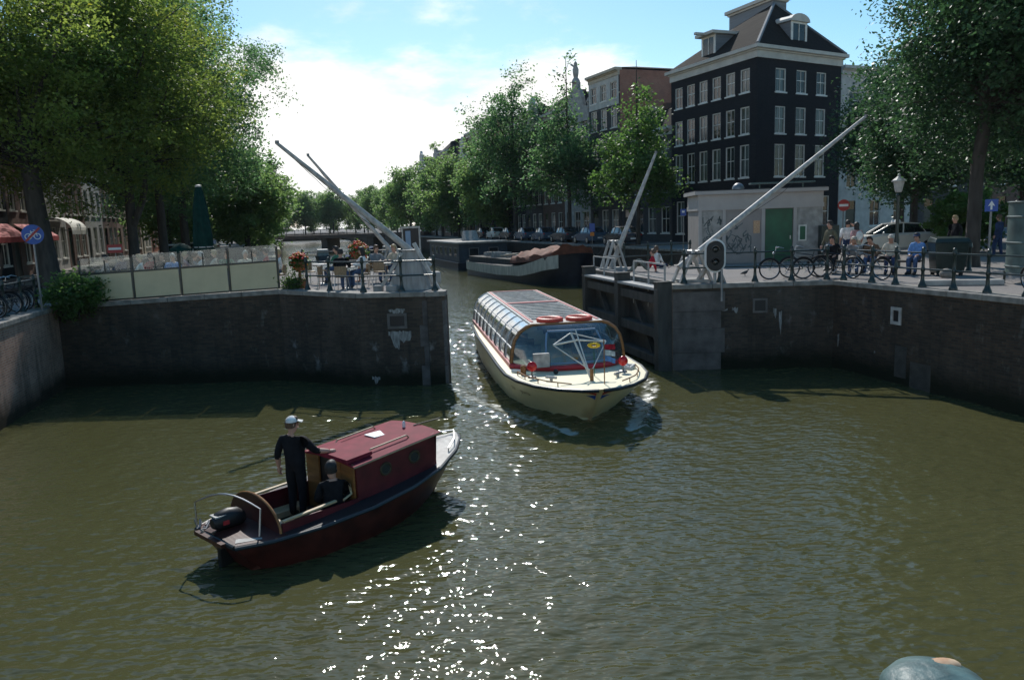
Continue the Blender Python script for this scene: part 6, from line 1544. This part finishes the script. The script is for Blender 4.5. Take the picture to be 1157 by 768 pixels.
# ================================================================ cars
def make_car(label, loc, rz, paint, group=None, taxi=False):
    t = thing('parked_car', label, 'car', loc, rz, group)
    def ringx(x, w, z0, z1, r=.08): return [(x, -w, z0+r), (x, -w+r, z0), (x, w-r, z0), (x, w, z0+r), (x, w*1.0, z1-r*1.3), (x, w-r*1.1, z1), (x, -w+r*1.1, z1), (x, -w, z1-r*1.3)]
    b = MB(); b.loft([ringx(x, w, z0, z1) for x, w, z0, z1 in ((-2.25, .68, .42, .86), (-2.2, .8, .32, .93), (-1.9, .87, .25, .98), (-1.2, .89, .22, 1.0), (0, .9, .2, .98), (.9, .89, .22, .95), (1.5, .86, .25, .86), (2.05, .8, .28, .74), (2.25, .64, .36, .64))]); body = b.build('body', M[paint], t, smooth=True)
    gh = [(-1.75, .74, .6, .97, 1.0), (-1.05, .78, .62, .98, 1.4), (-.2, .79, .62, .97, 1.46), (.35, .78, .6, .96, 1.4), (1.1, .72, .55, .92, .97)]
    b = MB(); b.loft([[(x, -w0, z0), (x, w0, z0), (x, w1, z1), (x, -w1, z1)] for x, w0, w1, z0, z1 in gh]); b.build('window', M['car_glass'], t, smooth=False)
    b = MB(); rr_ = [(x, w1+.015, z1) for x, w0, w1, z0, z1 in gh[1:4]]; b.loft([[(x, -w, z-.02), (x, w, z-.02), (x, w*.9, z+.035), (x, -w*.9, z+.035)] for x, w, z in rr_]); b.build('roof', M[paint], t, smooth=True)
    b = MB()
    for s in (1, -1):
        q = [(x, s*(w1+.012), z1+.005) for x, w0, w1, z0, z1 in gh]; b.tube(q, .03, 5)
        b.obox((-.2, s*.8, .97), (-.25, s*.64, 1.44), .06, .02); b.obox((-1.25, s*.79, .98), (-1.0, s*.63, 1.38), .08, .02)
    b.build('pillar', M[paint], t)
    for x in (-1.35, 1.38):
        for s in (1, -1):
            b = MB(); b.loft([[(x+r*math.cos(a), s*y, .31+r*math.sin(a)) for a in [2*math.pi*k/18 for k in range(18)]] for r, y in ((.26, .91), (.31, .9), (.31, .72), (.26, .71))]); w = b.build('wheel', M['rubber'], t, smooth=True)
            b = MB(); b.loft([[(x+r*math.cos(a), s*y, .31+r*math.sin(a)) for a in [2*math.pi*k/14 for k in range(14)]] for r, y in ((.2, .915), (.05, .925))]); b.build('rim', M['steel'], w)
    for s in (1, -1):
        b = MB(); b.ell((2.12, s*.58, .64), .1, .16, .08, 10, 6); b.build('headlight', M['lamp_clear'], t, smooth=True)
        b = MB(); b.ell((-2.2, s*.62, .8), .06, .16, .1, 10, 6); b.build('tail_light', M['lamp_red'], t, smooth=True)
        b = MB(); b.ell((.75, s*.95, 1.0), .06, .1, .07, 8, 6); b.build('mirror', M[paint], t, smooth=True)
    for x in (-2.28, 2.24): b = MB(); b.bx(x-.01, x+.02, -.26, .26, .48, .59); b.build('number_plate', M['sign_white'], t)
    if taxi:
        b = MB(); b.loft([[(-.25, -.38, 1.5), (.05, -.38, 1.5), (.05, .38, 1.5), (-.25, .38, 1.5)], [(-.18, -.33, 1.62), (-.02, -.33, 1.62), (-.02, .33, 1.62), (-.18, .33, 1.62)]]); b.build('roof_sign', M['sign_white'], t, bevel=.02)
        b = MB(); b.bx(-2.3, -2.25, -.3, .3, .78, .88); b.build('tail_sticker', M['sign_blue'], t)
    return t
p = Q(985, 290, 39.5)
car0 = make_car('silver saloon taxi with a roof sign standing behind the bench', (p.x+.8, 39.0, ZR), R(172), 'car_silver', None, True)
car1 = make_car('dark car parked nearest behind the orange tarpaulin', tuple(rb(63, 1.5)[:2])+(ZR,), rz_of(CD), 'car_dark', 'cars parked along the right canal bank')
paints = ['car_blue', 'car_dark', 'car_blue', 'car_blue', 'car_dark', 'car_silver', 'car_dark']
clab = ['dark blue car behind the tarpaulin of the barge', 'dark car parked left of the dark blue one on the right bank', 'blue car behind the barge cargo on the right bank', 'blue car behind the stern of the barge', 'dark car parked above the houseboat', 'silver car parked beyond the houseboat roof', 'dark car parked farthest along the right bank']
for i, pt in enumerate(paints):
    p = rb(69.5+i*6.2, 1.5); c = copy_tree(car1, (p.x, p.y, ZR), rz_of(CD)+R(rnd.uniform(-2, 2)), clab[i]); swap(c, M['car_dark'], M[pt]) if pt != 'car_dark' else None
clab2 = ['white car parked nearest behind the glass on the left quay', 'silver car second in the left quay row', 'white car third in the left quay row', 'red van like car standing across the end of the left quay row', 'silver car at the far end of the left quay row']
for i, pt in enumerate(('car_white', 'car_silver', 'car_white', 'car_red', 'car_silver')):
    p = lb(58+i*6.4, 7.0 if i != 3 else 8.5); p.z = ZL; c = copy_tree(car1, p, rz_of(CD)+R(12), clab2[i], 'cars parked along the left quay'); swap(c, M['car_dark'], M[pt])

# ================================================================ people on the right quay
bl = Vector((12.35, 26.6, ZR))
t = thing('bench', 'low bench carrying the row of seated people', 'bench', bl, R(-35))
b = MB(); b.bx(-1.5, 1.5, -.2, .2, .4, .46); b.build('seat', M['wood_old'], t)
for x in (-1.2, 1.2): b = MB(); b.bx(x-.05, x+.05, -.18, .18, 0, .4); b.build('leg', M['green_iron'], t)
bd = Vector((math.cos(R(-35)), math.sin(R(-35)), 0))
sits = [(-1.25, 'black', 'black', 'hair_dark', None, 'person in black at the left end of the bench', .3, R(-125)), (-.55, 'grey', 'jeans', 'hair_grey', 'cloth_beige', 'person in a grey jacket and pale cap leaning forward on the bench', .55, R(-118)), (.05, 'brown', 'jeans', 'hair_dark', None, 'dark haired person in the middle of the bench', .5, R(-135)), (.6, 'cream', 'navy', 'hair_grey', 'cloth_cream', 'person in a cream jumper and cap on the bench beside the blue jacket', .35, R(-120)), (1.4, 'blue', 'jeans', 'hair_dark', 'cloth_navy', 'person in a bright blue jacket and navy cap at the right end of the bench', .12, R(-140))]
for x, tp_, lg, hr, cp, lab, ln, f in sits:
    person(lab, bl+bd*x, f, J_sit(.45, lean=ln), tp_, lg, hr, True, cp, sc=1.0)
pp = Q(937, 300, 28.5); person('person in a dark olive jacket walking left behind the bicycles', (pp.x, pp.y, ZR), R(190), J_stand(stride=.16), 'olive', 'grey', 'hair_dark', sc=1.02)
pp = Q(957, 290, 31.5); person('person in a white shirt with an arm raised to the head near the silver car', (pp.x, pp.y, ZR), R(80), J_stand(armR=((.05, -.4, 1.5), (.06, -.12, 1.62))), 'white', 'navy', 'hair_dark', False)
pp = Q(967, 290, 30.6); person('person in a pink top and pale skirt with a bag near the silver car', (pp.x, pp.y, ZR), R(100), J_stand(stride=.1), 'pink', 'beige', 'hair_dark', False, longhair=True, female=True, skirt=True, bag='white', sc=.95)
pp = Q(1077, 300, 31.0); person('fair haired person in black behind the dark bin', (pp.x, pp.y, ZR), R(190), J_stand(stride=.1), 'black', 'black', 'hair_blond', sc=1.02)
pp = Q(1094, 300, 34.0); person('person in a white top half hidden by the big tree trunk', (pp.x, pp.y, ZR), R(160), J_stand(), 'white', 'black', 'hair_brown')
pp = Q(1126, 300, 33.0); person('person in dark blue under the blue arrow sign', (pp.x, pp.y, ZR), R(120), J_stand(stride=.1), 'navy', 'navy', 'hair_brown')
# two on the lock edge
js = J_sit(.02, lean=-.28, knee=.42); 
for k, (kx, kz, ax) in dict(L=(.42, .52, .72), R=(.36, .5, .6)).items():
    s = 1 if k == 'L' else -1; js['knee'+k] = (kx, s*.1, kz); js['ankle'+k] = (ax, s*.1, .085); js['toe'+k] = (ax+.17, s*.11, .035); js['elb'+k] = (-.22, s*.26, .3); js['wri'+k] = (-.28, s*.25, .07)
pp = P(733, 307, ZR); person('person in red with grey trousers sitting knees up on the lock edge', pp, R(172), js, 'red', 'greygreen', 'hair_brown', True)
pp = P(741, 303, ZR); person('person in a pale shirt sitting back to back with the one in red', pp+Vector((.1, .35, 0)), R(40), J_sit(.02, lean=-.05, knee=.5), 'white', 'navy', 'hair_brown', True)

# ================================================================ street furniture
def pole_sign(label, loc, rz, h, r=.03, name='road_sign'):
    t = thing(name, label, 'road sign', loc, rz); b = MB(); b.tube([(0, 0, 0), (0, 0, h)], r, 8); b.build('post', M['dull_metal'], t, smooth=True); return t
def disc(rx, z, y0, y1, n=28): return [[(rx*math.cos(2*math.pi*k/n), y, z+rx*math.sin(2*math.pi*k/n)) for k in range(n)] for y in (y0, y1)]
pp = Q(37, 265, 24.2)
t = pole_sign('round blue bicycle sign crossed by a red bar at the left edge', (pp.x, pp.y, ZL), R(28), pp.z-ZL+.05)
z = pp.z-ZL
b = MB(); b.loft(disc(.3, z, -.06, -.04)); pl = b.build('sign_plate', M['sign_blue'], t, smooth=True)
b = MB()
for x in (-.12, .12): b.ring((x, -.066, z-.06), .085, .013, 'y', 18, 4)
for a, c in (((-.12, z-.06), (-.03, z+.08)), ((-.03, z+.08), (.09, z+.08)), ((.12, z-.06), (.08, z+.12)), ((-.12, z-.06), (.02, z-.06)), ((.02, z-.06), (.09, z+.07)), ((.08, z+.12), (.02, z+.13)), ((-.03, z+.08), (-.05, z+.12)), ((.02, z-.06), (-.05, z+.11))): b.tube([(a[0], -.066, a[1]), (c[0], -.066, c[1])], .011, 4)
b.build('bicycle_symbol', M['sign_white'], pl)
b = MB(); b.obox((-.2, -.076, z-.2), (.2, -.076, z+.2), .006, .06, (0, 0, 1)); b.build('red_bar', M['sign_red'], pl)
def noentry(label, loc, rz, z, s=.3):
    t = pole_sign(label, loc, rz, z); b = MB(); b.loft(disc(s, z, -.06, -.04)); pl = b.build('sign_plate', M['sign_red'], t, smooth=True); b = MB(); b.bx(-s*.75, s*.75, -.066, -.061, z-.06, z+.06); b.build('white_bar', M['sign_white'], pl)
pp = Q(953, 232, 40); noentry('red no entry disc on the right between the walkers and the tree', (pp.x, pp.y, ZR), R(-10), pp.z-ZR, .29)
pp = Q(130, 281, 38); t = pole_sign('red and white rectangular board below the white awning', (pp.x, pp.y, ZL), R(15), pp.z-ZL, .025)
z = pp.z-ZL; b = MB(); b.bx(-.34, .34, -.06, -.03, z-.2, z+.2); pl = b.build('sign_plate', M['sign_red'], t); b = MB(); b.bx(-.28, .28, -.067, -.061, z-.055, z+.055); b.build('white_bar', M['sign_white'], pl)
pp = Q(1120, 232, 27.5); t = pole_sign('square blue sign with a white arrow pointing up at the right edge', (pp.x, pp.y, ZR), R(-24), pp.z-ZR, .04)
z = pp.z-ZR; b = MB(); b.bx(-.2, .2, -.07, -.045, z-.21, z+.21); pl = b.build('sign_plate', M['sign_blue'], t); b = MB(); b.prism_y([(-.03, z-.15), (.03, z-.15), (.03, z+.0), (.11, z-.03), (0, z+.16), (-.11, z-.03), (-.03, z+.0)], -.077, -.071); b.build('white_arrow', M['sign_white'], pl)
pp = Q(772, 240, 48); t = pole_sign('small blue parking sign in front of the dark corner house', (pp.x, pp.y, ZR), R(-10), pp.z-ZR+.1)
z = pp.z-ZR; b = MB(); b.bx(-.17, .17, -.06, -.04, z-.2, z+.2); pl = b.build('sign_plate', M['sign_blue'], t); b = MB(); b.bx(-.08, .08, -.067, -.061, z-.02, z+.1); b.build('white_panel', M['sign_white'], pl)
pp = Q(669, 257, 58); t = pole_sign('blue sign on a pole beside the barge tarpaulin', (pp.x, pp.y, ZR), R(-5), pp.z-ZR+.1)
z = pp.z-ZR; b = MB(); b.bx(-.2, .2, -.06, -.04, z-.3, z+.3); b.build('sign_plate', M['sign_blue'], t); b = MB(); b.bx(-.15, .15, -.06, -.04, z-.62, z-.36); b.build('orange_plate', M['petal_orange'], t)
# lamp
pp = Q(1012, 300, 29.5)
t = thing('street_lamp', 'classic street lamp with a pale lantern in front of the silver car', 'street lamp', (pp.x, pp.y, ZR))
zt = Q(1013, 199, 29.5).z-ZR
b = MB(); b.lathe([(.16, 0), (.16, .3), (.1, .5), (.085, 1.0), (.06, 1.2), (.05, zt-.75), (.09, zt-.7), (.05, zt-.62)], n=12); b.build('post', M['green_iron'], t, smooth=True)
b = MB(); b.tube([(-.28, 0, zt-1.0), (.28, 0, zt-1.0)], .02, 6); b.build('ladder_bar', M['green_iron'], t)
b = MB(); b.lathe([(.1, zt-.6), (.13, zt-.55), (.2, zt-.22), (.2, zt-.2)], n=8); b.build('lantern', M['lantern'] if 'lantern' in M else M['dirty_white'], t)
b = MB(); b.lathe([(.27, zt-.2), (.26, zt-.16), (.1, zt-.04), (.05, zt), (.06, zt+.05), (.01, zt+.1)], n=8); b.build('lantern_cap', M['dirty_white'], t)
# dark bin group
pp = P(1066, 312, ZR)
t = thing('rubbish_container', 'dark green rubbish container beside the big tree trunk', 'bin', (pp.x+.3, pp.y+.3, ZR), R(-12)); t.scale = (.8, .8, .85)
b = MB(); b.loft([[(-.55, -.45, .1), (.45, -.45, .1), (.45, .45, .1), (-.55, .45, .1)], [(-.65, -.5, 1.25), (.6, -.5, 1.25), (.6, .5, 1.25), (-.65, .5, 1.25)]]); b.build('bin_body', M['green_iron'], t, bevel=.03)
b = MB(); b.loft([[(-.68, -.54, 1.251), (.64, -.54, 1.251), (.64, .54, 1.251), (-.68, .54, 1.251)], [(-.6, -.45, 1.4), (.56, -.45, 1.4), (.56, .4, 1.45), (-.6, .4, 1.45)]]); b.build('lid', M['dark_paint'], t, bevel=.02)
b = MB()
for x in (-.45, .35):
    for y in (-.38, .38): b.lathe([(.02, 0), (.08, .0), (.08, .1), (.02, .1)], (x, y, 0), 8)
b.build('castor', M['rubber'], t)
t = thing('stone_ball', 'pale rounded stone at the foot of the rubbish container', 'stone', (pp.x-.2, pp.y-.55, ZR)); b = MB(); b.ell((0, 0, .12), .22, .2, .17, 12, 8); b.build('stone', M['coping'], t, smooth=True)
t = thing('kerb_block', 'low dark kerb block on the pavement in front of the urinal', 'kerb', (12.7, 21.6, ZR), R(-15)); b = MB(); b.bx(-1.2, .9, -.15, .15, 0, .16); b.build('block', M['stone_grey'], t, bevel=.03)
# urinal: a curl of green steel plate on legs
pp = P(1150, 322, ZR)
t = thing('street_urinal', 'round grey green steel urinal with graffiti at the right edge', 'urinal', (pp.x+.75, pp.y+.2, ZR), R(-30))
rr = random.Random(9)
b = MB(); arc = [(.85*math.cos(R(a))*(1-.0006*max(0, a-180)), .85*math.sin(R(a))) for a in range(100, 420, 10)]
b.loft([[(x, y, .32), (x*.97, y*.97, .32), (x*.97, y*.97, 2.25), (x, y, 2.25)] for x, y in arc]); b.build('screen', M['urinal'] if 'urinal' in M else M['clad_green'], t, smooth=True)
b = MB()
for z in (.5, 1.15, 1.85, 2.24): b.tube([(x*1.01, y*1.01, z) for x, y in arc], .028, 6)
b.build('band', M['clad_green'], t, smooth=True)
b = MB()
for a in (110, 180, 250, 320, 400): x, y = .85*math.cos(R(a)), .85*math.sin(R(a)); b.tube([(x, y, 0), (x, y, .35)], .035, 6)
b.build('leg', M['green_iron'], t)
b = MB()
def onarc(a, z): return Vector((.862*math.cos(R(a)), .862*math.sin(R(a)), z))
for k in range(5):
    a0 = 238+k*9; pts = [onarc(a0, 1.25+rr.uniform(-.05, .05)), onarc(a0+4, 1.6+rr.uniform(-.1, .1)), onarc(a0+8, 1.28), onarc(a0+6, 1.45)]; b.tube(pts, .014, 4)
b.build('graffiti', M['lime'], t)
# low wooden post beside it
t = thing('bollard', 'dark iron bollard between the tree and the urinal', 'bollard', P(1119, 312, ZR)+Vector((.2, 1.5, 0))); b = MB(); b.lathe([(.1, 0), (.1, .1), (.07, .15), (.06, .8), (.09, .85), (.07, .98), (.01, 1.02)], n=10); b.build('post', M['green_iron'], t, smooth=True)
# pigeon on the pier
pp = P(842, 312, ZR); t = thing('pigeon', 'small dark pigeon on the pavement in front of the kiosk', 'bird', pp, R(20))
b = MB(); b.loft([[(x, r*math.cos(a), z+r*.9*math.sin(a)) for a in [2*math.pi*k/10 for k in range(10)]] for x, r, z in ((-.2, .015, .1), (-.12, .045, .12), (-.03, .07, .13), (.05, .062, .15), (.09, .035, .19), (.115, .03, .22), (.14, .022, .225), (.165, .006, .22))]); b.tube([(-.01, .025, .08), (0, .025, 0)], .006, 4); b.tube([(-.01, -.025, .08), (0, -.025, 0)], .006, 4); b.build('body', M['roof_dark'], t, smooth=True)
# ---- the bridge the picture is taken from: one cast post of its parapet
pp = Q(1060, 765, 1.25)
t = thing('parapet_post', 'worn teal painted cast cap of the bridge railing at the bottom right', 'railing post', (pp.x, pp.y, 3.4)); hz = pp.z-3.4
b = MB(); b.lathe([(.09, 0), (.09, .1), (.06, .16), (.045, hz-.2), (.06, hz-.12), (.08, hz-.1)], n=20); b.build('shaft', M['teal_iron'], t, smooth=True)
b = MB(); b.lathe([(.07, hz-.1), (.092, hz-.085), (.096, hz-.05), (.092, hz-.025), (.076, hz-.004), (.045, hz+.008), (.001, hz+.011)], n=32); cp_ = b.build('cap', M['teal_iron'], t, smooth=True)
b = MB(); b.ell((.03, .036, hz+.002), .03, .018, .008, 14, 6); b.build('rust_patch', M['rust'], cp_, smooth=True)
b = MB(); b.bx(-1.5, -.06, -.05, .05, hz-.085, hz-.055); b.bx(.06, 1.5, -.05, .05, hz-.085, hz-.055); b.build('hand_rail', M['teal_iron'], t, bevel=.008)
# ================================================================ the air over the canal
hm = D.materials.new('haze'); hm.use_nodes = True
_n, _l = hm.node_tree.nodes, hm.node_tree.links
_n.remove(_n['Principled BSDF']); _v = _n.new('ShaderNodeVolumePrincipled'); _v.inputs['Color'].default_value = (.82, .9, 1, 1); _v.inputs['Density'].default_value = .0001; _v.inputs['Anisotropy'].default_value = 0
_l.new(_v.outputs[0], _n['Material Output'].inputs['Volume'])
b = MB(); b.bx(-1000, 1000, -60, 1600, -2.2, 32)
tag(b.build('haze', hm), kind='stuff')
